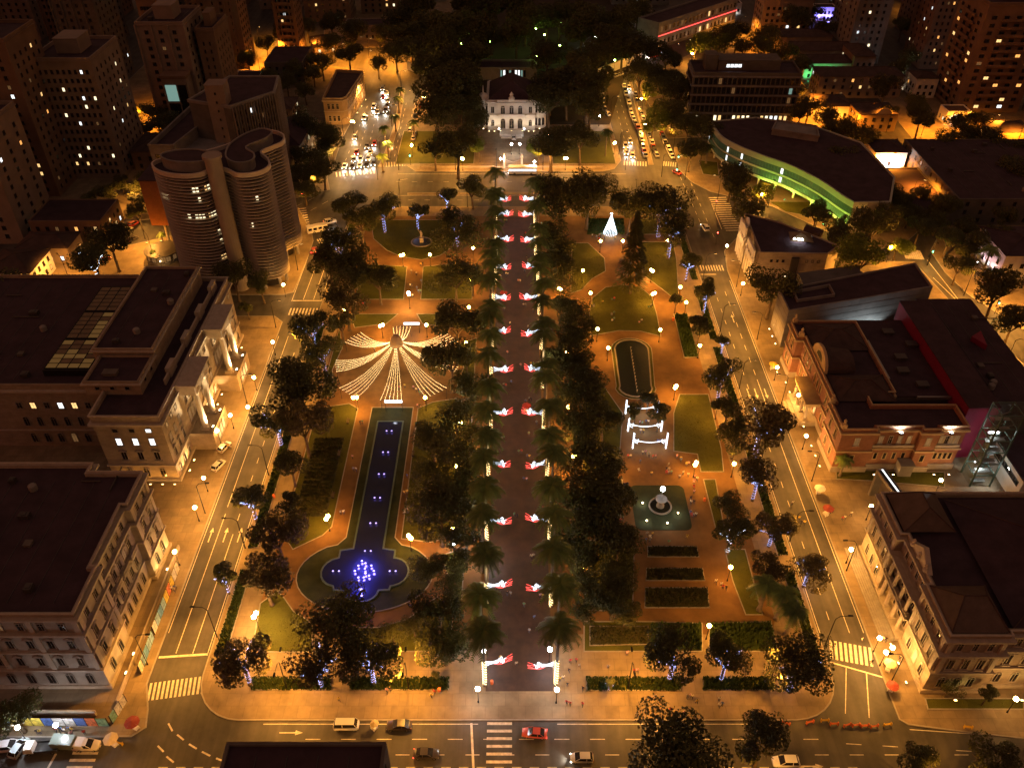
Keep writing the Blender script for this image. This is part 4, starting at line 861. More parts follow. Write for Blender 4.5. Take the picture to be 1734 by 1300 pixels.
# gate and fence
t = thing('palace_gate', 'white iron double gate between tall pillars before the palace', 'gate', (.4,308.6,.14))
for s_ in (-1,1):
    b = MB(); b.box(s_*3.4-.4,s_*3.4+.4,-.4,.4,0,4.2); b.box(s_*3.4-.55,s_*3.4+.55,-.55,.55,4.2,4.5); b.lathe([(.35,4.5),(.45,4.9),(.05,5.9)],8,(s_*3.4,0,0)); b.build('pillar', M['white'], t)
    b = MB(); 
    for k in range(10): x = s_*(.15+k*.3); b.box(x-.03,x+.03,-.03,.03,.1,2.4+.9*k/9)
    b.tube([(s_*.1,0,2.4),(s_*2.9,0,3.3)],.05,5); b.tube([(s_*.1,0,.3),(s_*2.9,0,.3)],.05,5); b.build('gate_leaf', M['white'], t)
for x0, x1, lab in ((-36,-3.2,'low wall with iron railing left of the palace gate'),(4.2,36,'low wall with iron railing right of the palace gate')):
    t = thing('palace_fence', lab, 'fence', ((x0+x1)/2,308.8,.14)); L_ = x1-x0
    b = MB(); b.box(-L_/2,L_/2,-.2,.2,0,.7); b.build('wall', M['trim'], t); b = MB(); b.box(-L_/2,L_/2,-.03,.03,2.1,2.16); b.box(-L_/2,L_/2,-.03,.03,.75,.8); b.build('rail', M['metal_d'], t)
    bar = MB(); bar.box(-.025,.025,-.025,.025,.7,2.3); bm_ = bar.mesh('bar', M['metal_d'])
    for k in range(int(L_/.5)): link('bar', bm_, t, (-L_/2+.25+k*.5,0,0))

# ================================================================== right: curved library on pillars
t = thing('curved_library', 'low curved library with green lit ribbon windows on white pillars', 'building')
front = [(79.4,326),(80.3,312),(85,302.3),(91.9,293.7),(100.4,284.5),(107.5,272.4),(111.6,261),(113.9,255.8)]
fs_ = []
for k in range(len(front)-1):
    p0, p1, p2, p3 = [Vector(front[min(max(k+j-1,0),len(front)-1)]) for j in range(4)]
    for q in range(5): u = q/5; fs_.append(tuple(.5*((2*p1)+(p2-p0)*u+(2*p0-5*p1+4*p2-p3)*u*u+(3*p1-p0-3*p2+p3)*u**3)))
fs_.append(front[-1])
M['libgreen'] = mat('library_render', (.4,.42,.34), .8, .1, .4)
LP_ = ccw(fs_+[(126,256.2),(134,275),(132,305),(118,322),(98,330)])
b = MB(); b.prism(inset(LP_, .5), 3.2, 11.4, bottom=True); b.build('wall', M['concrete_d'], t)
for z0, z1, o in ((3.0,4.0,.25),(6.6,7.3,.12),(9.9,12.0,.35)): b = MB(); ring(b, LP_, o, .3, z0, z1); b.build('facade_band', M['libgreen'], t)
b = MB(); b.prism(inset(LP_, .3), 11.2, 11.6); b.build('roof', M['roof'], t)
M['e_libwin'] = emit('library_window', (.4,.75,.3), .012, base=(.03,.05,.04))
for k in range(len(fs_)-1):
    a, b_ = Vector(fs_[k]), Vector(fs_[k+1]); d = b_-a
    for s_ in range(2):
        m_ = a.lerp(b_, .25+.5*s_)
        for z in (4.2,7.5): window(t, m_.x, m_.y, z, math.atan2(d.y,d.x), d.length*.48, 2.2, 'plain', 'green_steel', 'e_libwin' if (k*3+s_) % 11 or k > 20 else 'e_win3', far=True)
for k in range(3, len(fs_), 3): p = inset(LP_, 1.2)[[i for i, q in enumerate(LP_) if (Vector(q)-Vector(fs_[k])).length < .01][0]]; b = MB(); b.lathe([(.42,0),(.42,3.2)],10,(p[0],p[1],.1)); b.build('pillar', M['white'], t)
for k in (12,17,21,25,29,33): 
    p = Vector(fs_[k]); d = Vector(fs_[min(k+1,len(fs_)-1)])-p; nn = Vector((d.y,-d.x)).normalized(); nn = nn if nn.dot(Vector((-1,-1))) > 0 else -nn; q = p+nn*3.4
    flood(t, q.x, q.y, .5, 150 if k > 15 else 40, (.5,1,.1) if k > 13 else WARM, math.atan2(-nn.y,-nn.x)-math.pi/2, 38, 130, 'e_green' if k > 13 else 'e_warm', .35)
b = MB(); b.prism(ccw([(100,313),(116,306),(118,316),(104,322)]), 11.6, 13.6); ring(b, ccw([(100,313),(116,306),(118,316),(104,322)]), .2, .3, 13.6, 14.2); b.build('plant_room', M['concrete'], t)
b = MB(); b.box(114.2,126,255.6,256.6,.1,11.8); b.build('end_wall', M['concrete'], t)

# ================================================================== office slab and long building up the right avenue
t = thing('office_slab', 'dark five storey office slab with glazed storeys and lit ground floor', 'building')
shell(t, [(76,355),(121,353.5),(121.5,370),(76.5,371)], 21.5, 'concrete_d', 'roof')
for k in range(5): s_ = MB(); ring(s_, ccw([(76,355),(121,353.5),(121.5,370),(76.5,371)]), .5, .1, 4.0+k*3.9, 4.5+k*3.9); s_.build('floor_slab', M['concrete'], t)
facade(t, (76,355), (121,353.5), 22, [4.9+3.9*k for k in range(4)], 1.5, 2.6, 'plain', 'frame_d', .05, True, .5, 5, litk=['e_win5','e_win3','e_teal','e_win5']); facade(t, (76,355), (121,353.5), 22, [.8], 1.3, 2.6, 'plain', 'frame_d', .55, True, .5, 8, litk=['e_win3','e_win2','e_win'])
facade(t, (76.5,371), (76,355), 6, [4.9+3.9*k for k in range(4)], 1.5, 2.6, 'plain', 'frame_d', .05, True)
rooftop(t, 100, 364, 20.7, 26, 9, 4); rooftop(t, 84, 363, 20.7, 5, 6, 6)
facade(t, (89,359.5), (98,359.5), 4, [22], 1.5, 1.4, 'plain', 'frame_d', 1, True, litk=['e_win3'])
t = thing('long_red_lit_building', 'long two storey building with red light line along its front', 'building')
a, b_ = Vector((76,454)), Vector((127,503)); u = (b_-a).normalized(); nn = Vector((-u.y,u.x))*14
shell(t, [tuple(a),tuple(b_),tuple(b_+nn),tuple(a+nn)], 13.5, 'concrete', 'roof')
facade(t, a, b_, 20, [2.0,8.6], 1.7, 2.6, 'plain', 'frame', .3, True, .8, 6, litk=['e_win5','e_win'])
o2 = Vector((u.y,-u.x))*.2
b = MB(); b.tube([tuple(a+o2)+(6.8,), tuple(b_+o2)+(6.8,)], .14, 6); b.build('red_light_line', M['e_red'], t)
b = MB(); b.tube([tuple(a+o2)+(1.6,), tuple(b_+o2)+(1.6,)], .12, 6); b.build('string_course', M['trim'], t)
for k in range(7): p = a.lerp(b_, (k+.5)/7)+o2*14; flood(t, p.x, p.y, .4, 16, (1,.55,.3), math.atan2(u.y,u.x), 16, 130, 'e_warm', .3)
t = thing('garden_wall', 'long lit white boundary wall curving beside the right avenue', 'wall')
b = MB(); a, b_ = Vector(xy(1012,132)), Vector(xy(1104,96)); b.tube([tuple(a)+(0,),tuple(b_)+(0,)],.01,3)
d = (b_-a); nn = Vector((-d.y,d.x)).normalized()*.2; b.prism(ccw([tuple(a-nn),tuple(b_-nn),tuple(b_+nn),tuple(a+nn)]), 0, 4.2); b.build('wall', M['white'], t); b = MB(); b.prism(ccw([tuple(a-nn*1.6),tuple(b_-nn*1.6),tuple(b_+nn*1.6),tuple(a+nn*1.6)]), 4.2, 4.45); b.build('coping', M['trim'], t)
t = thing('garden_wall', 'short lit boundary wall beside the left avenue above the palms', 'wall')
b = MB(); a, b_ = Vector(xy(690,118)), Vector(xy(738,134)); d = (b_-a); nn = Vector((-d.y,d.x)).normalized()*.2; b.prism(ccw([tuple(a-nn),tuple(b_-nn),tuple(b_+nn),tuple(a+nn)]), 0, 4.0); b.build('wall', M['white'], t); b = MB(); b.prism(ccw([tuple(a-nn*1.6),tuple(b_-nn*1.6),tuple(b_+nn*1.6),tuple(a+nn*1.6)]), 4.0, 4.25); b.build('coping', M['trim'], t)

# ================================================================== left avenue: ochre building and dark neighbour
t = thing('ochre_corner_building', 'two storey ochre building with balustraded roof on the left avenue', 'building')
OP = [(-80,352),(-72,352),(-70.4,354),(-67.6,386),(-80,388)]; shell(t, OP, 11.5, 'ochre', 'roof2', cornice=[(10.4,.5,.4,'ochre_trim'),(5.8,.3,.3,'ochre_trim'),(11.5,.2,.3,'ochre_trim')])
facade(t, (-80,352), (-72,352), 3, [6.8,1.6], 1.3, 2.6, 'rect', 'ochre_trim'); facade(t, (-70.4,354), (-67.6,386), 9, [6.8,1.6], 1.3, 2.6, 'rect', 'ochre_trim', .1)
for k in range(4): flood(t, -69+.75*k, 356+k*8, .6, 26, SOD, R(90), 10, 120, 'e_sod', .35)
t = thing('dark_corner_house', 'dark two storey house with hipped roof behind trees on the left avenue', 'house')
shell(t, [(-93,306),(-81,306),(-80.4,333),(-93,333)], 10.5, 'stone2', 'roof'); hip(t, [(-93,306),(-81,306),(-80.4,333),(-93,333)], 10.4, 3, 'roof'); facade(t, (-93,306), (-81,306), 4, [6.2,1.6], 1.2, 2.2, 'rect', lit=.1); facade(t, (-81,306), (-80.4,333), 8, [6.2,1.6], 1.2, 2.2, 'rect', lit=.1)

# ================================================================== foreground roof
t = thing('near_rooftop', 'near black flat rooftop at the bottom edge of the picture', 'building')
shell(t, [(-37.2,28),(-16.4,28),(-16.4,56.2),(-37.2,56.2)], 35, 'concrete_d', 'roof', par=.4); facade(t, (-16.4,28), (-16.4,56.2), 8, [3+3.2*k for k in range(10)], 1.4, 1.6, 'plain', 'frame_d', .1, True); facade(t, (-16.4,56.2), (-37.2,56.2), 6, [3+3.2*k for k in range(10)], 1.4, 1.6, 'plain', 'frame_d', .1, True)
rooftop(t, -28, 36, 34.5, 6, 5, 2.2); roof_clutter(t, -35, -18, 30, 54.5, 34.6, 5, 6)
# ================================================================== towers and houses round about
FARN = ['farthest left at the top edge','second from the top left corner','third from the top left corner','fourth from the top left corner','fifth from the top left corner','sixth from the top left corner','seventh from the top left corner','between the dark slab and the corner tower','slim one behind the tan tower','slim one above the left avenue shop','above the palace wood at left','behind the pale slim tower at top right','second from the top right corner','at the right edge behind the balcony tower','behind the blue lit building','behind the long red lit building']
def tower(label, x0, x1, y0, y1, h, wall, nx, ny, fh=3.1, lit=.12, seed=0, name='apartment_tower', balc=None, fins=0, core_=True, wx=1.2, rot=0.0, sides='SEW', lk=None):
    t = thing(name, label, 'tower'); poly = [(x0,y0),(x1,y0),(x1,y1),(x0,y1)]
    if rot:
        c = Vector(((x0+x1)/2,(y0+y1)/2)); poly = [tuple(c+Matrix.Rotation(R(rot),2)@(Vector(p)-c)) for p in poly]
    shell(t, poly, h, wall, 'roof', par=1.2, cornice=[(h-1.4,.3,.3,wall)])
    zs = [2.2+fh*k for k in range(int((h-3.5)/fh))]
    S, E_, W = (poly[0],poly[1]), (poly[1],poly[2]), (poly[3],poly[0])
    k_ = {'litk': lk} if lk else {}
    if 'S' in sides: facade(t, *S, nx, zs, wx, 1.4, 'plain', 'frame_d', lit, True, 1.2, seed, **k_)
    if 'E' in sides: facade(t, *E_, ny, zs, wx, 1.4, 'plain', 'frame_d', lit, True, 1.2, seed+1, **k_)
    if 'W' in sides: facade(t, *W, ny, zs, wx, 1.4, 'plain', 'frame_d', lit, True, 1.2, seed+2, **k_)
    cx, cy_ = (x0+x1)/2, (y0+y1)/2
    if core_: rooftop(t, cx, cy_, h-1, (x1-x0)*.4, (y1-y0)*.4, 5, wall, 'stair_head')
    for sd in (balc or ''):
        a, b_ = {'S':S,'E':E_,'W':W}[sd]; a = Vector(a); b_ = Vector(b_); u = (b_-a); nn = Vector((u.y,-u.x)).normalized(); m_ = a.lerp(b_,.5); L_ = u.length*.5
        bm_ = MB(); bm_.box(-L_/2,L_/2,-1.4,0,-.2,0); bm_.box(-L_/2,L_/2,-1.4,-1.28,0,1.0); me = bm_.mesh('balcony', M[wall])
        for z in zs: link('balcony', me, t, (m_.x,m_.y,z-.5), math.atan2(u.y,u.x))
    if fins:
        a, b_ = Vector(S[0]), Vector(S[1]); fm = MB(); fm.box(-.3,.3,-.5,0,0,h-1); me = fm.mesh('pier', M[wall])
        for k in range(fins+1): p = a.lerp(b_, k/fins); link('pier', me, t, (p.x,p.y,0), math.atan2((b_-a).y,(b_-a).x))
    return t
tower('brown apartment tower cut off by the left edge with few lit windows', -205,-166,284,306, 56, 'tower', 7, 5, seed=1, lit=.16, fins=4)
tower('pale brown apartment tower with rows of small square windows, some lit', -168.5,-147.4,299.5,325, 45, 'tower2', 9, 6, seed=2, lit=.13, wx=1.0, lk=['e_win','e_win2','e_win2','e_win3','e_win5'])
t_ = tower('tall tan tower with projecting glass bay and teal lit room', -148.5,-129.5,346,370, 44, 'tower2', 3, 4, seed=3, lit=.06, fins=3, wx=1.5)
b = MB(); b.box(-141,-131,339.5,346.2,0,24); b.build('bay_wall', M['tower2'], t_); b = MB(); b.box(-141.3,-130.7,339.2,346.4,24,25.2); b.build('bay_parapet', M['tower'], t_)
b = MB(); b.box(-140,-135.6,339.3,339.45,15,21.5); b.build('bay_glass', M['e_teal'], t_); b = MB(); b.box(-135,-131.6,339.3,339.45,1,21.5); b.build('bay_glass', M['glass'], t_); b = MB(); b.box(-140,-135.6,339.3,339.45,1,14); b.build('bay_glass', M['glass'], t_)
tower('slim brown tower with round portholes beside the tan tower', -127.5,-120,352,372, 40, 'tower', 2, 5, seed=4, lit=.05, wx=.7)
tower('narrow slab tower with ribbed side above the left avenue', -146,-131,424,440, 52, 'tower', 3, 4, seed=5, lit=.05, fins=5)
tower('dark slab tower with vertical ribs behind pale brown tower', -205,-186,396,420, 60, 'concrete_d', 4, 5, seed=6, lit=.05, fins=4)
tower('dim banded tower at top left corner', -262,-236,388,412, 62, 'tower', 6, 4, seed=7, lit=.1, balc='S')
tower('dark tower behind the top left corner tower', -300,-272,420,446, 58, 'tower', 5, 4, seed=8, lit=.08)
tower('narrow dark tower far up beyond the left streets', -225,-210,455,480, 70, 'concrete_d', 4, 4, seed=9, lit=.05)
tower('far brown tower high on the left edge of the wood', -172,-158,470,492, 58, 'tower', 4, 4, seed=10, lit=.06)
tower('far slab block beyond the trees left of the palace wood', -118,-92,505,525, 30, 'tower', 6, 4, seed=23, lit=.06)
tower('pale blank-sided tower cut by the left edge above the car park', -204,-163,249,272, 40, 'tower2', 5, 3, seed=11, lit=.05, wx=1.4)
tower('big brown balcony tower at top right with orange lit rooms', 196,224,366,392, 46, 'tower', 5, 4, seed=12, lit=.17, balc='SW', wx=2.2, lk=['e_win4','e_win4','e_win','e_win5','e_win3'])
tower('dim brown tower with scattered orange windows left of the balcony tower', 202,218,424,446, 52, 'tower', 5, 4, seed=13, lit=.16, wx=1.0)
tower('pale slim tower with vertical bands above green lit house', 168,184,432,452, 48, 'tower3', 4, 3, seed=14, lit=.07, fins=4)
tower('white slab tower cut by the right edge', 228,246,352,370, 24, 'tower3', 3, 3, seed=15, lit=.03, fins=3)
tower('stepped pale block with window rows at the top right street', 134,160,474,492, 21, 'tower2', 8, 4, seed=16, lit=.12, wx=1.5, core_=False)
tower('dark tower behind balcony tower in the top right corner', 240,268,420,446, 48, 'tower', 6, 4, seed=17, lit=.15)
tower('dim tower beyond the pale slim tower', 216,236,476,496, 50, 'tower', 5, 4, seed=18, lit=.12)
tower('far tower in the upper right corner with warm lit floor', 268,296,470,498, 44, 'tower', 6, 4, seed=19, lit=.12, balc='S')
tower('mid-rise dark block above orange trees at right', 176,196,470,486, 26, 'tower3', 5, 4, seed=20, lit=.15)
tower('dark mid-rise block behind the long red lit building', 150,176,520,540, 24, 'tower', 6, 4, seed=21, lit=.1)
tower('low dark block far beyond the palace wood', 60,95,540,556, 16, 'concrete_d', 8, 3, seed=22, lit=.1, core_=False)

for k, (x0, y0, w_, d_, h, m_) in enumerate([(-340,470,26,22,66,'tower'),(-310,500,20,24,74,'concrete_d'),(-276,470,22,22,64,'tower2'),(-250,510,24,22,70,'tower'),(-204,520,22,20,66,'concrete_d'),(-180,540,20,20,60,'tower'),(-150,530,24,20,52,'tower2'),(-228,430,14,18,52,'tower'),(-160,380,9,16,46,'tower'),(-118,440,10,16,34,'tower'),(-80,560,22,16,24,'concrete_d'),(238,540,24,20,44,'tower'),(290,530,26,22,52,'tower2'),(300,440,22,22,48,'tower'),(170,560,22,18,30,'concrete_d'),(120,560,20,18,24,'tower')]):
    tower('dim distant tower beyond the square, %s' % FARN[k], x0, x0+w_, y0, y0+d_, h, m_, 5, 4, seed=60+k, lit=.05 if k < 11 else .1, fins=4 if k % 2 else 0, balc='S' if k % 3 == 0 else None)
roof_clutter(t_, -147, -131, 348, 368, 43, 5, 9)
def house(label, x0, x1, y0, y1, h, wall='tower2', roof='roof2', rh=2.4, nx=4, ny=3, lit=.15, seed=0, rot=0.0, flat=False, cat='house', rows=None, name='house'):
    t = thing(name, label, cat); poly = [(x0,y0),(x1,y0),(x1,y1),(x0,y1)]
    if rot: c = Vector(((x0+x1)/2,(y0+y1)/2)); poly = [tuple(c+Matrix.Rotation(R(rot),2)@(Vector(p)-c)) for p in poly]
    shell(t, poly, h, wall, 'roof', par=.3)
    if not flat: hip(t, poly, h-.05, rh, roof)
    zs = rows or [1.4+3.0*k for k in range(max(1, int((h-1)/3)))]
    facade(t, poly[0], poly[1], nx, zs, 1.2, 1.5, 'plain', 'frame_d', lit, True, .8, seed); facade(t, poly[1], poly[2], ny, zs, 1.2, 1.5, 'plain', 'frame_d', lit, True, .8, seed+1); facade(t, poly[3], poly[0], ny, zs, 1.2, 1.5, 'plain', 'frame_d', lit, True, .8, seed+2)
    return t
t = house('cream house with white lit veranda beside parked cars at left edge', -160,-146,219,233, 7, 'white', 'roof2', 2.6, 5, 4, .4, 1)
flood(t, -152, 218.4, 3.2, 35, WHITE, 0, 150, 150, 'e_white', .4); flood(t, -147.8, 218.4, 3.2, 35, WHITE, 0, 150, 150, 'e_white', .4)
b = MB(); b.box(-158,-147,215.6,219,3.3,3.5)
for x in (-158,-154.4,-150.8,-147.2): b.box(x,x+.2,215.7,215.9,0,3.3)
b.build('veranda', M['white'], t)
house('wide low dark-roofed hall left of the brick slab', -160,-136,250,266, 8, 'tower', 'roof', 1.5, 7, 4, .25, 2, flat=True, cat='hall', name='low_hall')
house('small tiled house between low hall and cream house', -158,-142,236,246, 6, 'tower2', 'roof2', 2, 4, 3, .1, 3)
house('dark tiled house under trees between the top left towers', -146,-128,306,324, 8, 'tower', 'roof2', 3, 4, 4, .1, 4)
t = house('white lit shop with green sign on the far left avenue', -130,-118,392,404, 6, 'white', 'roof', 1, 4, 3, .9, 5, flat=True, cat='shop', name='shop')
b = MB(); b.box(-128,-121,391.3,391.6,4.2,5.8); b.build('green_sign', M['e_green'], t); flood(t, -124, 390.6, 4.6, 45, WHITE, 0, 120, 160, 'e_white', .4)
house('small gabled house in orange light far up left', -104,-92,446,458, 6, 'tower2', 'roof2', 2.4, 3, 3, .2, 6, rot=20)
house('dim low villa among trees behind the ochre building', -108,-94,352,366, 7, 'tower', 'roof2', 2.6, 4, 3, .1, 7)
house('broad dark roofed block beside the far left avenue', -116,-98,400,424, 11, 'concrete_d', 'roof', 2, 5, 5, .06, 8, flat=True, cat='building', name='dark_block')
house('long dark hall with few lit windows left of the palace wood', -90,-60,470,482, 8, 'tower2', 'roof', 2, 9, 3, .2, 9, flat=True, cat='hall', name='long_hall')
house('long pale three storey house right of the green lit court', 140,178,384,397, 10, 'tower2', 'roof2', 2.2, 9, 4, .22, 10, cat='building', name='long_house')
t = house('house with green floodlit court on the upper right street', 140,164,408,420, 8, 'white', 'roof2', 2.4, 6, 4, .1, 11)
for x in (142,147,152): flood(t, x, 405, .4, 40, (.12,1,.25), 0, 20, 140, 'e_green', .35)
house('small orange lit house with tiled roof below the long pale house', 133,147,358,372, 6, 'white', 'roof2', 2.6, 4, 3, .3, 12)
t = house('orange villa with round arched gable by the street lamp', 146,162,345,358, 7.5, 'ochre', 'roof2', 2.4, 4, 3, .2, 13)
b = MB(); b.add([(156+3*math.cos(R(a)),344.7,7+3*math.sin(R(a))) for a in range(0,181,20)]+[(156+3*math.cos(R(a)),345.2,7+3*math.sin(R(a))) for a in range(0,181,20)], [tuple(range(10)),tuple(reversed(range(10,20)))]+[(q,10+q,11+q,1+q) for q in range(9)]); b.build('arched_gable', M['ochre_trim'], t)
house('long low building with dark roofs above the long pale house', 140,172,424,438, 9, 'tower2', 'roof2', 2.2, 8, 3, .12, 14, cat='building', name='long_house')
house('building with pale terrace above the green lit house', 138,164,446,460, 9, 'tower2', 'roof2', 2, 7, 3, .2, 15, cat='building', name='terrace_block')
house('round-cornered dark house left of the pale slim tower', 162,172,406,424, 12, 'tower', 'roof2', 2, 3, 5, .25, 16)
house('white stepped house at the foot of the orange windowed tower', 184,194,384,394, 9, 'white', 'roof2', 1.5, 3, 3, .2, 17)
t = house('white lit small annex under the big balcony tower', 186,196,352,360, 6, 'white', 'roof', 1, 3, 2, .9, 18, flat=True); flood(t, 190, 350.6, 4, 35, WHITE, 0, 130, 160, 'e_white', .4)
t = house('huge dark flat roofed hall filling the right edge', 152,218,262,313, 10, 'concrete_d', 'roof', 1, 12, 10, .05, 19, flat=True, cat='hall', name='dark_hall'); roof_clutter(t, 156, 214, 266, 309, 9.7, 14, 7)
t = house('white hall front lit by four floodlights beside the dark hall', 138.5,150.5,304,316, 8.5, 'white', 'roof', 2.2, 1, 1, 0, 20, cat='hall', name='lit_hall', rows=[3])
for k in range(4): flood(t, 141+k*2.3, 302.4, 1.0, 130, WHITE, 0, 16, 120, 'e_white', .6)
house('low dark block behind the library lawn', 138,152,262,296, 6, 'concrete_d', 'roof', 1, 3, 7, .05, 21, flat=True, cat='building', name='low_block')
t = house('white house washed with pink light on the right back street', 152,168,226,244, 9, 'white', 'roof', 2, 4, 4, .1, 22)
for y in (230,236): flood(t, 150.4, y, .4, 50, (1,.62,.75), R(-90), 10, 120, 'e_white', .45)
house('small house with orange lit doorway at far right', 196,212,330,342, 6, 'ochre', 'roof2', 2.2, 5, 3, .5, 23)
house('dark low house right of the pink lit house', 172,196,222,246, 6, 'tower', 'roof', 2.4, 5, 4, .08, 24)
house('dark roofed bungalow on the right back street corner', 176,200,190,208, 6, 'tower', 'roof2', 2.4, 5, 4, .08, 25)
for q, (lab, x0, x1, y0, y1, h, w_) in enumerate([('dim brown block at the top edge left of the wood', -88,-66,520,536,16,'tower'),('dim grey block at the top edge beside the wood', -60,-40,546,560,18,'tower3'),('blue lit building among trees at the top right', 172,184,504,512,8,'white'),('brown block behind the blue lit building', 190,214,520,536,22,'tower'),('low block with white lit front at the top right street', 124,134,520,530,6,'white')]):
    t = house(lab, x0, x1, y0, y1, h, w_, 'roof', 2, 5, 3, .2, 30+q, flat=True, cat='building', name='far_block')
    if 'blue' in lab: [flood(t, x, 501.5, .5, 120, (.22,.18,1), 0, 12, 110, 'e_violet', .7) for x in (175,180)]
    if 'white lit front' in lab: flood(t, 129, 518, 3, 45, WHITE, 0, 150, 160, 'e_white', .6)
# ================================================================== trees
def crown_mesh(seed, r, zr, n, leaf, m, lobes=9, gap=.0):
    rr = random.Random(seed); L_ = []
    for k in range(lobes):
        a = rr.uniform(0, 2*math.pi); q = rr.uniform(.25,.72); L_.append((q*r*math.cos(a), q*r*math.sin(a), rr.uniform(-.35,.55)*zr, rr.uniform(.28,.5)*r))
    L_.append((0,0,zr*.25,r*.5)); b = MB()
    for _ in range(n):
        lx, ly, lz, lr = rr.choice(L_); u = rr.uniform(-1,1) ; a = rr.uniform(0,2*math.pi); s = math.sqrt(1-u*u); d = Vector((s*math.cos(a), s*math.sin(a), u*.85+.1))
        q = lr*(1-abs(rr.gauss(0,.22))); c = Vector((lx,ly,lz))+d*q
        nrm = (d*.7+Vector((rr.uniform(-1,1),rr.uniform(-1,1),rr.uniform(-.2,1.2)))*.8).normalized(); t1 = nrm.cross(Vector((rr.uniform(-1,1),rr.uniform(-1,1),rr.uniform(-1,1)))).normalized(); t2 = nrm.cross(t1)
        w_ = leaf*rr.uniform(.6,1.25); h = w_*rr.uniform(.6,1.0); k_ = nrm*w_*.18
        b.add([tuple(c-t1*w_*.5+k_*-1), tuple(c-t2*h*.5), tuple(c+t1*w_*.5+k_*-1), tuple(c+t2*h*.5)], [(0,1,2,3)])
    return b.mesh('crown', m)
def trunk_mesh(seed, hb, r, zr, tr, limbs=6):
    """Trunk from 0 to hb with limbs reaching into the crown whose centre is at hb."""
    rr = random.Random(seed+500); b = MB(); lean = Vector((rr.uniform(-.25,.25), rr.uniform(-.25,.25), 0))
    top = Vector((0,0,hb*.62))+lean; b.tube([(0,0,0),(0,0,.3),tuple(Vector((0,0,hb*.3))+lean*.4),tuple(top)], [tr*1.5,tr*1.1,tr*.9,tr*.75], 8)
    LS = []
    for k in range(limbs):
        a = 2*math.pi*(k+rr.uniform(-.3,.3))/limbs; e = Vector((math.cos(a)*r*.62, math.sin(a)*r*.62, hb+zr*rr.uniform(-.1,.4))); m_ = top.lerp(e,.5)+Vector((0,0,zr*.12))
        b.tube([tuple(top-Vector((0,0,.2))),tuple(m_),tuple(e)], [tr*.5,tr*.34,tr*.14], 6); LS.append((top.copy(),m_,e))
        for s_ in (-1,1): e2 = m_+Vector((math.cos(a+s_*.7)*r*.4, math.sin(a+s_*.7)*r*.4, zr*.45)); b.tube([tuple(m_),tuple(m_.lerp(e2,.5)+Vector((0,0,.2))),tuple(e2)], [tr*.26,tr*.18,tr*.08], 5)
    return b.mesh('trunk', M['bark'], True), LS
TK = {}
def tree_kind(key, r, zr, hb, n, leaf, m, tr, seeds, lobes=9):
    TK[key] = []
    for s in seeds:
        cm = crown_mesh(s, r, zr, n, leaf, M[m], lobes); tm, ls = trunk_mesh(s, hb, r, zr, tr); b = MB(); rr = random.Random(s)
        pts = [(math.cos(k*.7)*tr*1.1, math.sin(k*.7)*tr*1.1, .4+k*.07) for k in range(int(hb*.6/.07))]
        for p in pts: b.octa(p, .05)
        for (a, m_, e) in ls[:4]:
            for k in range(26):
                u = k/26; p = a.lerp(m_,u*2) if u < .5 else m_.lerp(e,u*2-1); b.octa(tuple(p+Vector((rr.uniform(-1,1),rr.uniform(-1,1),rr.uniform(-1,1)))*tr*.55), .055)
        TK[key].append((r, hb, cm, tm, b.mesh('light_wrap', M['e_blue'])))
tree_kind('small', 2.6, 1.9, 4.2, 1500, .34, 'leaf', .16, (1,2,3), 6)
tree_kind('mid', 4.4, 3.0, 6.0, 3300, .38, 'leaf', .26, (11,12,13,14), 9)
tree_kind('big', 6.4, 4.0, 8.0, 4900, .47, 'leaf', .38, (21,22,23), 12)
tree_kind('brown', 4.6, 3.0, 6.2, 2800, .41, 'leaf_b', .26, (31,32,33), 9)
tree_kind('airy', 5.0, 3.2, 7.0, 2400, .36, 'leaf', .24, (41,42), 9)
tree_kind('bright', 5.0, 3.4, 6.4, 3000, .45, 'leaf_c', .3, (51,52), 9)
tree_kind('wood', 6.6, 4.6, 9.0, 4200, .6, 'leaf', .4, (61,62,63), 10)
TK['conifer'] = []
for s in (71,72):
    rr = random.Random(s); b = MB()
    for k in range(2600):
        z = rr.uniform(0,1); rad = 3.2*(1-z)**.7*(.55+.45*rr.random())*(.8+.2*math.sin(z*40)); a = rr.uniform(0,2*math.pi); c = Vector((rad*math.cos(a),rad*math.sin(a),z*14-7)); t1 = Vector((math.cos(a),math.sin(a),-.35)).normalized(); t2 = Vector((-math.sin(a),math.cos(a),rr.uniform(-.3,.3)))
        b.add([tuple(c-t1*.35),tuple(c-t2*.13),tuple(c+t1*.35),tuple(c+t2*.13)],[(0,1,2,3)])
    tb = MB(); tb.tube([(0,0,0),(0,0,8),(0,0,15)],[.32,.24,.05],8); TK['conifer'].append((3.2, 8.5, b.mesh('crown',M['leaf']), tb.mesh('trunk',M['bark']), None))
WRAPS = []
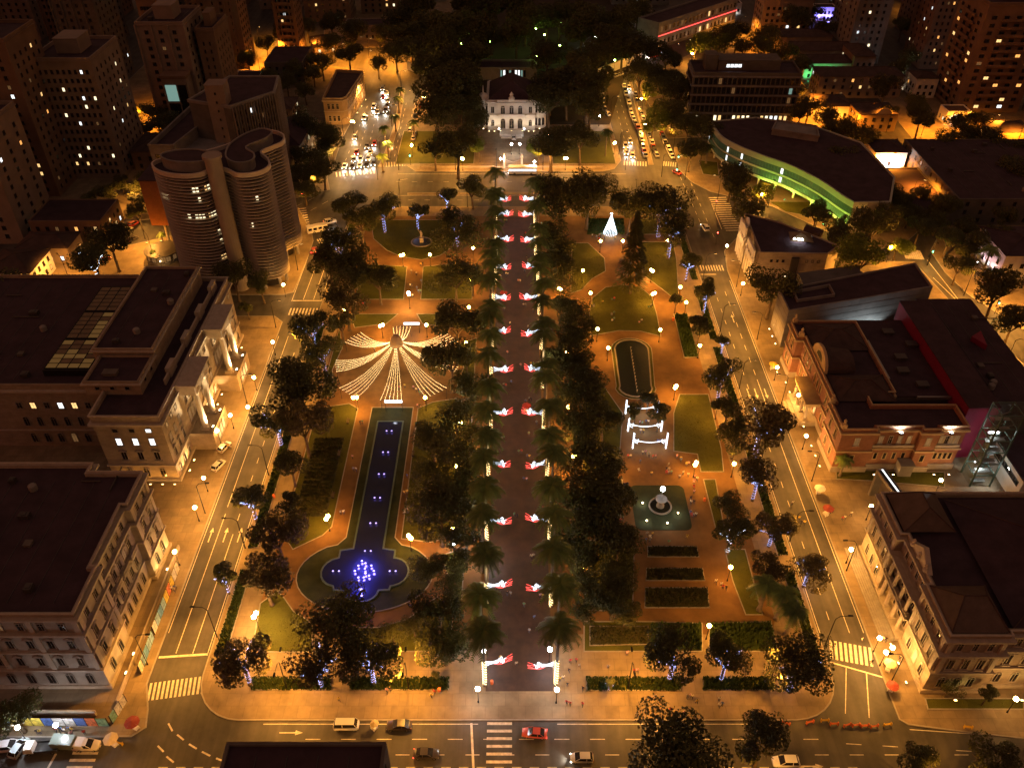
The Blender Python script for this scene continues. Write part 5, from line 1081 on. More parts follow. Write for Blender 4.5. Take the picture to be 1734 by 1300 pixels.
def tree(px, py, rpx, kind, label, led=None, group=None, pos=None, glow=True, name=None):
    r, hb, cm, tm, wm = TK[kind][rnd.randrange(len(TK[kind]))]
    if pos is None:
        s = 1.12*rpx/(FPX/(at(867,py)[1]*math.cos(_p)+CAM_H*math.sin(_p)))/r; x, y, _ = at(px, py, hb*s)
    else: x, y, s = pos
    s = max(.4, min(1.7, s)); o = thing(name or ('conifer_tree' if kind == 'conifer' else 'leafy_tree'), label, 'tree', (x,y,.13), rnd.uniform(0,6.28), group); o.scale = (s*rnd.uniform(.86,1.14),s*rnd.uniform(.86,1.14),s*rnd.uniform(.85,1.15))
    link('trunk', tm, o); link('crown', cm, o, (0,0,hb))
    if led:
        wo = link('light_wrap', wm, o); 
        if led == 'w':
            wo.material_slots[0].link = 'OBJECT'; wo.material_slots[0].material = M['e_led']
        if glow: lamp('light_wrap_glow', (.6,-.9,hb*.42), 16, (.35,.45,1.0) if led == 'b' else (.7,.8,1), wo, .5)
    return o
T = [ # px, py, radius px, kind, lights, label
(410,1118,46,'brown','b','street tree with blue-white lights in its branches at the front left corner'),
(535,1122,46,'brown','b','tree with blue lights over the front hedge strip, second from the left corner'),
(625,1112,50,'mid','b','dark tree with a blue lit trunk over the front hedge, third from the left corner'),
(752,1088,40,'mid',None,'round dark tree near the avenue at the front left lawn'),
(572,1052,54,'big',None,'spreading dark tree just below the violet pool'),
(742,1030,44,'mid',None,'dark tree between the pool ring and the near palms'),
(378,975,26,'small','b','small tree with blue trunk lights beside the left street, nearest the corner'),
(446,975,50,'brown',None,'broad brown tree left of the pool head'),
(470,912,44,'brown',None,'dark tree above the broad brown tree left of the pool'),
(490,855,26,'small',None,'small round tree at the lower end of the left flower garden'),
(492,786,34,'mid',None,'round tree on the path left of the flower garden'),
(425,848,28,'small','b','small tree with blue lights over the left street kerb'),
(468,716,34,'mid','b','tree with blue trunk lights beside the left street at mid length'),
(512,714,50,'brown',None,'large tree at the upper end of the left flower garden'),
(508,646,56,'big',None,'large dark tree overhanging the left street below the light canopy'),
(546,602,30,'mid','b','tree with blue lights left of the light canopy'),
(528,556,34,'mid','b','tree with blue lit trunk by the left street above the canopy'),
(578,546,24,'small',None,'small round tree above left of the light canopy'),
(582,492,50,'brown',None,'large tree with lamp glow in its crown on the upper left'),
(592,448,48,'big',None,'dense dark tree left of the half round lawn path'),
(574,398,42,'mid','b','tree with blue lit trunk beside the white bus'),
(646,338,38,'mid','b','tall tree with blue trunk lights at the upper left corner of the square'),
(594,340,26,'mid',None,'tree at the upper left corner facing the junction'),
(705,352,22,'small','b','small tree with blue lights above the half round lawn'),
(772,352,46,'mid','b','broad tree with blue lights near the far end of the palms, left'),
(756,328,22,'small','b','small tree with blue lights in the far back row, left of the palms'),
(800,316,26,'mid',None,'tree of the far back row next to the left palms'),
(772,402,40,'airy',None,'thin crowned tree right of the half round lawn'),
(770,452,46,'airy',None,'open crowned tree with visible limbs beside the upper left path'),
(776,540,42,'mid',None,'dark tree right above the light canopy'),
(762,606,46,'mid',None,'dark tree covering the right strings of the light canopy'),
(800,648,34,'mid',None,'tree between light canopy and left palm row'),
(772,700,36,'airy',None,'open tree right of the upper end of the pool'),
(776,760,50,'airy',None,'wide thin tree right of the middle of the pool'),
(745,868,56,'big',None,'big dark round tree right of the pool'),
(788,905,34,'mid',None,'tree between big dark pool tree and palms'),
(770,820,36,'mid',None,'dark tree above the big round pool tree'),
(612,380,30,'mid',None,'dark tree at the left end of the half round lawn'),
(640,470,34,'mid',None,'dark tree over the left garden bed below the half round lawn'),
(560,450,34,'mid',None,'dark tree beside the left street across from the curved tower'),
(952,338,46,'big',None,'broad dark tree in the far back row right of the palms'),
(996,334,40,'big',None,'broad dark tree at the back, left of the white light cone'),
(942,388,42,'mid',None,'dark tree beside the right palms near the far end'),
(946,432,42,'mid',None,'dark tree right of the palms level with the curved lawn'),
(955,475,28,'airy',None,'thin tree left of the oval lawn path'),
(950,505,28,'small',None,'small tree lit yellow beside the right palms'),
(1070,344,40,'big',None,'broad tree behind and right of the white light cone'),
(1122,340,46,'big','b','wide dark tree with blue trunk lights at the upper right corner'),
(1138,386,36,'mid','b','tree with blue lights right of the white light cone'),
(1168,432,27,'small','b','small tree with a blue-white trunk on the right street, farthest up'),
(1198,490,27,'small','b','small tree with a blue-white trunk on the right street, second from the far end'),
(1187,552,25,'small',None,'small tree above the right hedge by the street'),
(1225,578,15,'small','b','tiny tree with white lit trunk by the right street'),
(1145,510,14,'small',None,'tiny tree beside the oval lawn lamp'),
(1222,640,30,'mid','b','tree with blue lights near the middle of the right street'),
(1234,692,26,'small',None,'small leaning tree on the right path'),
(1290,722,46,'brown','b','large tree with blue lights overhanging the right street'),
(1246,742,30,'mid',None,'tree left of the large blue lit tree on the right street'),
(1284,808,36,'brown','b','tree with yellow and blue lights on the right kerb'),
(1238,856,28,'mid',None,'dark tree beside the right path above the white lit trunk'),
(1240,902,34,'mid','w','dark tree with a white lit winding trunk right of the fountain'),
(1312,890,34,'brown','b','tree with blue lights on the lower right street kerb'),
(1298,956,36,'brown',None,'dark tree on the lower right path'),
(1372,960,34,'brown','b','tree with bright blue-white trunk leaning over the lower right street'),
(1355,1120,60,'big','b','large tree full of blue lights at the front right corner'),
(1230,1118,40,'mid','b','round tree with blue trunk over the front hedge at right'),
(1142,1110,46,'mid','b','dense dark tree with blue-white trunk over the front hedge'),
(1032,1158,10,'small','b','tiny bent tree wrapped in blue lights on the front hedge strip'),
(738,1143,9,'small',None,'tiny round shrub tree at the end of the front left hedge'),
(960,598,44,'mid',None,'dark tree right of the palms level with the light canopy'),
(986,648,46,'big',None,'large dark tree left of the oval pond'),
(992,704,44,'airy',None,'open crowned tree left of the white light gates'),
(1004,762,46,'mid',None,'dark tree left of the lamp above the fountain'),
(1000,828,50,'big',None,'large dark tree left of the fountain'),
(1014,886,56,'big',None,'biggest dark tree below left of the fountain'),
(986,930,38,'mid',None,'tree beside the right palms below the fountain'),
(1010,990,46,'airy',None,'open tree with visible limbs near the lower right palms'),
(1040,1012,38,'mid',None,'dark tree left of the lower flower beds'),
(978,560,34,'mid',None,'dark tree below the oval lawn beside the palms'),
(1076,696,17,'small',None,'small round tree inside the white light gates, left'),
(1116,704,19,'small',None,'small round tree inside the white light gates, right'),
(1098,678,16,'small',None,'small tree behind the farthest white light gate'),
(1074,424,26,'conifer',None,'tall dark conifer below the white light cone'),
(1046,852,34,'mid',None,'dark tree close to the left side of the fountain lawn'),
(1048,922,36,'mid',None,'dark tree left of the upper flower beds'),
(1058,972,30,'airy',None,'thin dark tree at the left ends of the flower beds'),
(1030,798,32,'mid',None,'dark tree behind the lamp left above the fountain'),
(1022,706,34,'mid',None,'dark tree left of the middle white light gate'),
(734,742,34,'mid',None,'dark tree right of the pool, second from its top'),
(724,802,36,'airy',None,'thin dark tree over the path right of the pool'),
(724,958,28,'mid',None,'dark tree at the right rim of the pool head'),
(806,214,26,'mid',None,'dark tree close to the left wing of the palace'),
(930,170,34,'big',None,'dark tree crowding the right wing of the palace'),
(800,176,30,'big',None,'dark tree beside the left turret of the palace'),
(1140,1294,74,'big',None,'big near tree rising over the bottom edge'),
(1290,1262,44,'mid',None,'near tree at the bottom edge left of the right junction'),
(1550,1290,34,'mid',None,'small near tree at the bottom right edge'),
(1684,1288,50,'mid',None,'near tree in the bottom right corner'),
(20,1206,40,'mid',None,'dark tree at the bottom left edge above parked vehicles'),
(1672,1178,16,'small',None,'small tree on the lawn before the corner building'),
(1610,1160,22,'airy',None,'bare thin tree by the corner building front'),
(440,476,24,'small',None,'small tree at the foot of the curved tower, right'),
(396,470,30,'mid',None,'dark tree at the foot of the curved tower, left'),
(418,520,14,'small',None,'small street tree between museum and curved tower'),
(452,330,30,'mid',None,'dark tree behind the curved tower'),
(150,424,46,'mid','w','tree lit white from below beside the cream house'),
(186,412,34,'mid',None,'dark tree by the orange street left'),
(24,500,48,'big',None,'large dark tree at the left edge beside parked cars'),
(232,356,20,'small',None,'small tree on the island of the orange street'),
(1190,250,16,'small',None,'small dark tree at the corner before the library'),
(1170,255,24,'mid',None,'dark tree on the library corner'),
(1255,285,48,'mid',None,'wide tree in front of the library left end'),
(1240,300,28,'mid',None,'dark tree left of the library lawn'),
(1262,348,36,'airy',None,'thin crowned tree at the long zebra crossing'),
(1295,322,20,'bright',None,'yellow-green lit tree on the library lawn'),
(1385,362,26,'mid',None,'low dark tree along the street before the library'),
(1440,382,46,'mid',None,'dark tree on the street behind the angular building'),
(1480,375,40,'mid',None,'dark tree near the library end wall'),
(1462,430,44,'bright',None,'large yellow-green lit tree behind the angular building'),
(1522,412,22,'bright',None,'small bright yellow-green tree at the right zebra crossing'),
(1312,476,46,'mid',None,'dark tree between angular building and concrete wedge'),
(1690,490,40,'mid',None,'dark tree before the pink lit house'),
(1720,540,36,'mid',None,'dark tree at the right edge over the back street'),
]
for px, py, rp, k, led, lab in T: tree(px, py, rp, k, lab, led)
tree(772,206,62,'big','wide lit tree with visible trunk on the palace lawn, left'); tree(740,178,40,'big','dark tree left of the wide palace lawn tree'); tree(735,236,34,'mid','dark tree at the left corner of the palace grounds'); tree(812,246,20,'bright','small yellow-green lit tree left of the palace gate'); tree(935,206,56,'big','wide dark tree on the palace lawn, right'); tree(985,222,36,'mid','dark tree at the right corner of the palace grounds'); tree(912,252,20,'bright','small yellow-green lit tree right of the palace gate'); tree(1000,180,40,'big','dark tree by the right avenue kerb of the palace grounds')
OW = ['first','second','third','fourth','fifth','sixth','seventh','eighth','ninth','tenth','eleventh','twelfth','thirteenth','fourteenth','fifteenth','sixteenth','seventeenth','eighteenth','nineteenth','twentieth','twenty-first','twenty-second','twenty-third','twenty-fourth']
def cluster(pts, kinds, label, group, rlo, rhi, name=None):
    """Separate trees of one cluster, told apart by their place from left to right."""
    for k, q in enumerate(sorted(pts)): tree(q[0], q[1], rnd.uniform(rlo, rhi), rnd.choice(kinds), '%s, %s from the left' % (label, OW[k]), None, group, name=name)
WOODLAMPS = [(782,75),(876,62),(907,50),(922,60),(948,78),(909,95),(978,122),(1062,98),(1041,103),(1020,50),(950,38),(902,26),(830,72),(1008,64),(1068,22)]
for r_, (y, xs) in enumerate(((18,range(680,1085,30)),(48,range(690,1100,32)),(78,range(705,1090,32)),(104,list(range(735,800,36))+list(range(935,1060,36))),(130,list(range(745,810,34))+list(range(935,1000,34))),(156,[752,778,965,988]))):
    pts = [(x+rnd.uniform(-12,12), y+rnd.uniform(-7,7)) for x in xs]
    pts = [q for q in pts if not any(abs(q[0]-a) < 15 and -8 < q[1]-b_ < 24 for a, b_ in WOODLAMPS)]
    cluster(pts, ['wood','wood','big'], 'dark tree in the %s row of the wood behind the palace' % ['farthest','fifth','fourth','third','second','nearest'][r_], 'trees of the dark palace wood', 28, 38)
cluster([(470,112),(500,118),(530,124),(485,140),(515,150),(455,125),(545,108),(590,92),(640,112),(560,75),(600,60),(650,60),(450,75),(480,60),(520,45),(560,40),(680,50),(670,88),(720,110)], ['wood','big'], 'dark tree among the orange lit streets at upper left', 'trees by the upper left streets', 15, 23)
cluster([(512,210),(535,225),(548,250),(520,262),(500,292),(530,300),(515,318),(560,238),(545,280),(490,315)], ['mid','big'], 'dark tree in the corner garden left of the busy avenue', 'trees in the avenue corner garden', 20, 28)
cluster([(1085,128),(1110,115),(1140,125),(1125,150),(1150,160),(1140,190),(1165,215),(1190,215),(1210,225),(1130,95)], ['big','mid'], 'dark tree between the right avenue and the office slab', 'trees before the office slab', 22, 32)
cluster([(1096,156),(1112,190),(1106,208),(1128,198)], ['bright'], 'yellow-green lit tree along the right avenue', 'bright trees on the right avenue', 15, 24)
cluster([(1196,62),(1215,75),(1178,80)], ['bright'], 'yellow-green lit tree before the long red lit building', 'bright trees before the red lit building', 15, 22)
cluster([(1230,60),(1260,78),(1290,82),(1330,90),(1352,110),(1345,150),(1355,190),(1372,175),(1300,60),(1250,50)], ['mid','wood','big'], 'dark tree around the right end of the office slab', 'trees round the office slab end', 18, 26)
cluster([(1400,200),(1420,225),(1440,215),(1460,235),(1400,255),(1425,270),(1450,285),(1480,300),(1500,320),(1520,340),(1540,360),(1500,365)], ['mid','big'], 'dark tree between the library roof and the white lit hall', 'trees behind the library', 18, 26)
cluster([(1560,380),(1590,370),(1610,400),(1640,380),(1660,410),(1690,400),(1720,420),(1600,350),(1560,330),(1700,370),(1640,425),(1625,450),(1730,300),(1710,280)], ['mid','big','wood'], 'dark tree along the right back street below the dark hall', 'trees on the right back street', 18, 27)
cluster([(1500,150),(1520,120),(1550,170),(1560,200),(1500,190),(1600,240),(1640,230),(1680,235),(1710,250),(1660,205),(1620,210)], ['mid','wood'], 'dark tree between the long pale house and the balcony tower', 'trees before the balcony tower', 16, 25)
cluster([(225,190),(248,215),(262,190),(280,208),(205,225),(215,250),(195,200),(300,190),(420,105),(405,90)], ['mid','big'], 'dark tree between the towers at upper left', 'trees between the left towers', 16, 24)
cluster([(228,318),(246,300),(236,335),(150,335),(180,322),(205,310)], ['mid','big'], 'dark tree added over the lit ground left of the brick slab', 'trees by the brick slab', 15, 21)  # trees added to darken the empty lit ground
cluster([(1452,30),(1480,50),(1530,40),(1560,70),(1540,100),(1590,60),(1400,40),(1350,30),(1380,20)], ['wood','mid'], 'dark tree among the far top right buildings', 'far trees at top right', 16, 24)
# dense planting beside the avenue
cluster([(965,530),(958,565),(972,620),(965,672),(978,728),(968,790),(978,850),(966,905),(985,960),(1000,1025),(1060,1035),(1050,975)], ['mid','airy'], 'dark tree in the dense row right of the avenue palms', 'dense row right of the avenue', 27, 36)
cluster([(800,470),(798,540),(790,600),(792,690),(795,740),(790,800),(795,855),(770,960),(760,990),(700,1055),(665,1070)], ['airy','mid'], 'dark tree in the loose row left of the avenue palms', 'loose row left of the avenue', 22, 30)

# ---- palms
def palm_crown(seed, L_=3.45, nf=18, droop=1.0):
    rr = random.Random(seed); b = MB()
    for k in range(nf):
        a = 2*math.pi*(k+rr.uniform(-.3,.3))/nf; el = rr.uniform(-.15,1.0); ca, sa = math.cos(a), math.sin(a); pts = []
        for q in range(9): u = q/8; hor = L_*(u*math.cos(el*.9)+.1*u); z = L_*(u*math.sin(el)*.9-droop*.75*u*u); pts.append(Vector((ca*hor, sa*hor, z+.2)))
        b.tube([tuple(p) for p in pts], .05, 3, False, .015)
        for q in range(1, 9):
            d = (pts[q]-pts[q-1]).normalized(); sd = Vector((-sa,ca,0)); w_ = (1.1 if q < 7 else .6)*rr.uniform(.8,1.1)
            for j in range(2):
                p = pts[q-1].lerp(pts[q], .5*j+.25)
                for s_ in (-1,1):
                    e = p+sd*s_*w_+d*w_*.55+Vector((0,0,-.42*w_)); n_ = d*.15
                    b.add([tuple(p-n_),tuple(p+n_),tuple(e)], [(0,1,2)])
    return b.mesh('fronds', M['frond'])
PCM = [palm_crown(s) for s in (1,2,3,4)]
def palm_trunk(h, r=.26):
    b = MB(); prof = [(r*1.7,0),(r*1.3,.5),(r*1.05,h*.2),(r*1.15,h*.5),(r*.85,h*.86),(r*.6,h*.9)]; b.lathe(prof, 10); b.slot(1).lathe([(r*.62,h*.86),(r*.75,h*.9),(r*.4,h)], 8); return b.mesh('trunk', [M['palm_bark'], M['frond']], True)
PTM = {h: palm_trunk(h) for h in (13.0, 15.5, 17.0, 18.5, 6.0)}
def wrap(h0, h1, r, m, n=15):
    b = MB(); k = 0; z = h0
    while z < h1: a = k*2.0; b.octa((math.cos(a)*r, math.sin(a)*r, z), .055); z += .035; k += 1
    return b.mesh('light_wrap', M[m])
WRP = {'lo': wrap(.4,7.6,.34,'e_string'), 'hi': wrap(.4,10.5,.34,'e_string')}
ORD = ['nearest','second','third','fourth','fifth','sixth','seventh','eighth','ninth','tenth','eleventh','twelfth','thirteenth','fourteenth','fifteenth','sixteenth','seventeenth','eighteenth','nineteenth','twentieth','twenty-first','twenty-second']
for side, X in (('left',-5.2),('right',7.9)):
    for k in range(22):
        y = 85.8+8.6*k; h = rnd.choice((15.5,17.0,18.5)); deco = k % 2 == 0
        o = thing('avenue_palm', 'tall palm%s, %s from the camera in the %s row of the avenue' % (' with light-wrapped trunk' if deco else '', ORD[k], side), 'palm', (X+rnd.uniform(-.3,.3)+(0 if deco else (-.6 if side == 'left' else .6)), y, .15), rnd.uniform(0,6), 'palms along the central avenue')
        link('trunk', PTM[h], o); cr = link('fronds', rnd.choice(PCM), o, (0,0,h-.3)); cr.scale = (rnd.uniform(1.0,1.2),)*3
        if deco: w_ = link('light_wrap', WRP['lo'], o); lamp('light_wrap_glow', (0,-1.4,11.5), 150, (1,.8,.45), w_, .6)  # glow hangs above its wrap, added there to brighten the fronds
def palm(px, py, h, label, s=1.0, group=None):
    x, y, _ = at(px, py, h*s); o = thing('palm_tree', label, 'palm', (x,y,.14), rnd.uniform(0,6), group); o.scale = (s,s,s); link('trunk', PTM[h], o); link('fronds', rnd.choice(PCM), o, (0,0,h-.3), 0, .62 if h < 10 else 1.0); return o
palm(1300,985,6.0,'young palm beside the lower right path',1.5); palm(1346,1030,6.0,'young palm by the lower right street kerb',1.4); palm(1330,1000,6.0,'thin palm between the two young palms at lower right',1.5)
for k, (px, py) in enumerate([(650,215),(656,240),(668,195),(674,165),(678,150),(646,262)]): palm(px, py, 6.0, '%s palm from the camera on the left avenue median' % ['third','second','fourth','fifth','sixth','nearest'][k], 1.2, 'palms on the left avenue median')
palm(1028,222,13.0,'tall palm at the corner of palace grounds and right avenue',.8); palm(1200,245,6.0,'lit fan palm before the library',1.3); palm(1432,775,6.0,'dark palm at the corner of the pink building',1.0); palm(1612,512,6.0,'palm on the back street by the magenta hall',1.1); palm(1680,420,13.0,'tall palm against the pink lit house',1.0); palm(700,205,6.0,'palm at the left kerb of the palace grounds',1.2)
palm(272,395,6.0,'small palm beside the round pavilion',.8); palm(258,425,6.0,'low palm by the orange street crossing',.7)

# ---- hedges, flower beds, grass: uncountable planting
def scatter(name, polys, dens, sz, hgt, m, label, cat, z=.17, seed=5, flat=.4):
    rr = random.Random(seed); b = MB()
    for poly in polys:
        xs = [p[0] for p in poly]; ys = [p[1] for p in poly]; A = (max(xs)-min(xs))*(max(ys)-min(ys))
        for _ in range(int(A*dens)):
            x, y = rr.uniform(min(xs),max(xs)), rr.uniform(min(ys),max(ys)); ins = False; j = len(poly)-1
            for i in range(len(poly)):
                if (poly[i][1] > y) != (poly[j][1] > y) and x < (poly[j][0]-poly[i][0])*(y-poly[i][1])/(poly[j][1]-poly[i][1])+poly[i][0]: ins = not ins
                j = i
            if not ins: continue
            a = rr.uniform(0,6.28); w_ = sz*rr.uniform(.6,1.3); h = hgt*rr.uniform(.4,1.0); dx, dy = math.cos(a)*w_, math.sin(a)*w_; tx, ty = rr.uniform(-1,1)*w_*flat*2, rr.uniform(-1,1)*w_*flat*2
            b.add([(x-dx,y-dy,z),(x+dx,y+dy,z),(x+dx*.5+tx,y+dy*.5+ty,z+h),(x-dx*.5+tx,y-dy*.5+ty,z+h)], [(0,1,2,3)])
    o = b.build(name, M[m], kind='stuff'); o['label'] = label; o['category'] = cat; return o
def rect(x0,x1,y0,y1): return [(x0,y0),(x1,y0),(x1,y1),(x0,y1)]
scatter('hedge', [[xy(*q) for q in s_] for s_ in strips], 34, .16, .75, 'hedge', 'low green hedge strips along the front pavement', 'hedge', seed=1)
scatter('hedge', [rect(-56.4,-54.4,a,b_) for a, b_ in ((92,112),(118,157),(163,200),(214,262))]+[rect(56.4,58.4,a,b_) for a, b_ in ((88,112),(116,150),(154,190),(194,222),(226,262))], 24, .16, .7, 'hedge', 'narrow green hedges beside both side streets', 'hedge', seed=2)
scatter('hedge', [[xy(1142,534),xy(1162,534),xy(1181,604),xy(1160,605)],[xy(1202,1057),xy(1304,1055),xy(1314,1100),xy(1202,1102)],[xy(1102,1057),xy(1186,1057),xy(1186,1100),xy(1102,1100)]], 26, .2, 1.0, 'hedge', 'thick dark hedges in the right half of the square', 'hedge', seed=3)
scatter('flowers', [rect(-48.4,-41.4,127+1.45*k,128+1.45*k) for k in range(18)], 40, .14, .45, 'flower', 'rows of low plants in the left flower garden', 'plants', seed=4)
scatter('flowers', [[xy(*q) for q in r_] for r_ in ([(1097,926),(1179,926),(1183,943),(1097,943)],[(1095,963),(1189,963),(1193,983),(1094,983)],[(1093,996),(1197,996),(1201,1029),(1092,1029)],[(999,1061),(1097,1061),(1097,1091),(999,1093)])], 36, .15, .5, 'flower', 'low planting in the lower right flower beds', 'plants', seed=6)
scatter('hedge', [[xy(997,371),xy(1056,371),xy(1058,398),xy(994,398)]], 20, .16, .6, 'hedge', 'square hedge bed round the white light cone', 'hedge', seed=7)
lawn_polys = [[(v.co.x,v.co.y) for v in o.data.vertices][len(o.data.vertices)//2:] for o in C.objects if o.name.startswith('lawn') and o.type == 'MESH']
scatter('grass', lawn_polys, 11, .09, .13, 'grass', 'short grass of the lawns in the square', 'grass', seed=8)
# ================================================================== lamps
GLOBE = {'e_sod': (SOD, 115), 'e_warm': (WARM, 72), 'e_white': ((.95,.95,1.0), 45), 'e_gardeng': ((.5,1.0,.15), 20)}
for k_, (c_, p_) in GLOBE.items():
    for q_ in (1, 3): M['globe_%s_%d' % (k_, q_)] = emit('%s_globe_%d' % (k_, q_), c_, p_*q_, sample=True)
def park_lamp_mesh(n, h, em, q):
    k = ('pl', n, h, em, q)
    if k in _wf: return _wf[k]
    b = MB(); b.lathe([(.16,0),(.16,.4),(.07,.6),(.05,h)], 8); hd = MB()
    offs = [(0,0)] if n == 1 else [(-.45,0),(.45,0)]
    if n > 1: b.tube([(-.45,0,h),(0,0,h-.25),(.45,0,h)], .04, 5)
    for x, y in offs: hd.ball((x,y,h+.36), .42, 10, 5)
    _wf[k] = (b.mesh('post', M['metal_d']), hd.mesh('globe', M['globe_%s_%d' % (em, q)])); return _wf[k]
def park_lamp(px, py, label, em='e_sod', n=1, h=4.0, pw=1.0, group='globe lamps in the square', pos=None):
    """Globe lamp: the glowing globe itself lights its surroundings."""
    x, y = pos or xy(px, py, h+.3); o = thing('park_lamp', label, 'lamp', (x,y,.14), rnd.uniform(0,3), group); a, b = park_lamp_mesh(n, h, em, 3 if pw > 2 else 1); link('post', a, o); link('globe', b, o); return o
_lp = [
(554,877,'lamp on the lawn below the left flower garden'),(601,674,'lamp at the upper left corner of the pool'),(720,674,'lamp at the upper right corner of the pool'),(646,552,'lamp above the light canopy, left of its entrance'),(722,551,'lamp above the light canopy, right of its entrance'),(583,524,'lamp half hidden by trees on the cross path, left'),(614,417,'lamp on the path left of the half round lawn'),(681,433,'left lamp on the edge of the half round lawn'),(728,432,'right lamp on the edge of the half round lawn'),(794,521,'lamp right end of the upper cross path'),(796,474,'lamp under the thin trees near the palms, upper left'),(801,421,'highest lamp beside the left palms'),(789,580,'yellow lamp right of the light canopy'),(780,716,'bright lamp right of the pool top'),(773,790,'lamp under trees right of the pool middle'),(768,895,'lamp under the big dark tree right of the pool'),(694,910,'small lamp in front of the big pool tree'),
(1017,409,'lamp left below the white light cone'),(1055,409,'lamp right below the white light cone'),(1130,408,'lamp far right of the white light cone'),(987,459,'lamp on the left curved lawn'),(1104,459,'lamp on the right curved lawn'),(1000,497,'lamp upper left of the oval lawn'),(1107,498,'lamp upper right of the oval lawn'),(1152,487,'lamp on the path beside the right street, upper'),(1162,513,'lamp by the tiny tree right of the oval lawn'),(1012,558,'lamp lower left of the oval lawn'),(1118,559,'lamp lower right of the oval lawn'),(948,490,'lamp behind the palms left of the oval path'),(1144,656,'lamp right of the oval pond'),(1185,586,'lamp beside the right hedge'),(1215,689,'lamp on the path beside the right street, middle'),(1037,786,'lamp upper left of the fountain'),(1178,786,'lamp upper right of the fountain'),(1243,786,'lamp under trees on the right path above the fountain level'),(1237,961,'bright lamp on the lower right lawn'),(988,966,'bright lamp beside the lower right palms'),(960,598,'lamp under the dark tree right of palms'),(962,690,'lamp under trees level with the light gates'),(972,771,'lamp under trees left of the fountain lamp'),(1201,1060,'lamp among hedges at the lower right'),(1030,590,'lamp on the path left of the oval pond')]
for px, py, lab in _lp: park_lamp(px, py, lab, n=2 if rnd.random() < .4 else 1)
park_lamp(692,498,'brightest lamp at the crossing of the upper left paths','e_warm',2,5.0,3.0); park_lamp(432,1042,'very bright lamp on the front left lawn','e_warm',2,5.0,3.2)
for px, py, lab in [(819,1103,'white lamp at the near end of the avenue, left and upper'),(809,1167,'white lamp nearest the front street, left of the avenue'),(943,1168,'white lamp nearest the front street, right of the avenue'),(931,1100,'white lamp at the near end of the avenue, right and upper'),(823,926,'white lamp beside the left palms level with the pool head'),(768,920,'white lamp under trees right of the pool head'),(848,270,'white lamp at the far end of the avenue, left'),(905,275,'white lamp at the far end of the avenue, right'),(780,690,'white lamp under the canopy trees near the palms')]: park_lamp(px, py, lab, 'e_white', 1, 4.0, .8)
for px, py, lab in [(1231,417,'globe lamp on the right pavement, farthest up'),(1258,481,'globe lamp on the right pavement before the concrete wedge'),(1316,623,'globe lamp on the right pavement before the pink building'),(1352,670,'globe lamp at the porch of the pink building'),(1365,739,'globe lamp on the right pavement below the porch'),(1475,858,'globe lamp on the alley wall'),(1441,931,'globe lamp on the right pavement before the corner palace'),(1489,1081,'globe lamp at the lower right pavement'),(1511,1097,'globe lamp near the steps of the corner palace'),(1720,1184,'globe lamp on the lawn before the corner palace'),(1593,814,'globe lamp in the pink building court'),(480,483,'globe lamp on the left pavement at the curved tower'),(390,704,'globe lamp before the museum, lower'),(430,640,'globe lamp before the museum, upper'),(368,730,'globe lamp before the museum near parked cars'),(345,810,'globe lamp below the museum corner'),(330,860,'globe lamp at the gate between museum and ornate building'),(420,690,'globe lamp on the left kerb'),(462,580,'globe lamp on the left pavement level with the light canopy'),(296,935,'globe lamp before the ornate building')]: park_lamp(px, py, lab, 'e_warm', 1, 4.0, .75, 'globe lamps on the pavements')
for px, py, lab in [(783,270,'double globe lamp before the palace fence, left'),(958,269,'globe lamp before the palace fence, right'),(730,130,'globe lamp at the wall of the palace grounds, upper left'),(718,165,'globe lamp on the palace side kerb, middle left'),(697,247,'globe lamp on the palace side kerb, lower left'),(1041,243,'globe lamp at the right corner of the palace grounds'),(597,207,'globe lamp at the corner of the ochre building')]: park_lamp(px, py, lab, 'e_warm', 2, 4.5, 1.4, 'globe lamps round the palace')
for k, (px, py) in enumerate(sorted(WOODLAMPS[:13])): park_lamp(px, py, 'small green-white garden lamp in the palace wood, %s from the left' % OW[k], 'e_gardeng', 1, 8.0, 1.0, 'garden lamps in the palace wood')
for px, py, lab in [(1008,64,'white lamp high in the palace wood, right'),(1068,22,'white lamp far in the palace wood'),(930,228,'white lamp under the trees right of the palace drive'),(1015,198,'white-green lamp by the right gate of the palace grounds'),(880,245,'white lamp on the palace drive, right'),(866,245,'white lamp on the palace drive, middle'),(1540,138,'star bright white lamp among dark houses at right')]: park_lamp(px, py, lab, 'e_white', 1, 4, 1.0 if px < 1500 else 3, 'white lamps beyond the square')

# tall street lamps with arms
def street_mesh(h, arm):
    k = ('sl', h, arm)
    if k in _wf: return _wf[k]
    b = MB(); b.tube([(0,0,0),(0,0,.8),(0,0,h-1),(0,arm*.3,h-.2),(0,arm,h)], [.16,.11,.08,.07,.05], 7)
    hd = MB(); hd.cbox((0,arm+.35,h+.02),(.34,.9,.16)); hd.slot(1).box(-.13,.13,arm,arm+.7,h-.1,h-.065); _wf[k] = (b.mesh('pole', M['metal_d']), hd.mesh('lamp_head', [M['metal_d'], M['e_sod']])); return _wf[k]
def street_lamp(x, y, rz, label, pw=1700, col=SOD, h=9.5, arm=2.2, group='tall street lamps'):
    o = thing('street_lamp', label, 'street lamp', (x,y,.13), rz, group); a, b = street_mesh(h, arm); link('pole', a, o); hd = link('lamp_head', b, o); lamp('lamp_head_glow', (0,arm+.35,h-.3), pw*1.8, col, hd, .3, 'SPOT', (0,0,0), 165, .5); return o
for k, y in enumerate((96,118,140,162,184,222,246)): street_lamp(-57.0, y, R(90), 'tall street lamp on the square side of the left street, %s from the camera' % ORD[k], 1500)
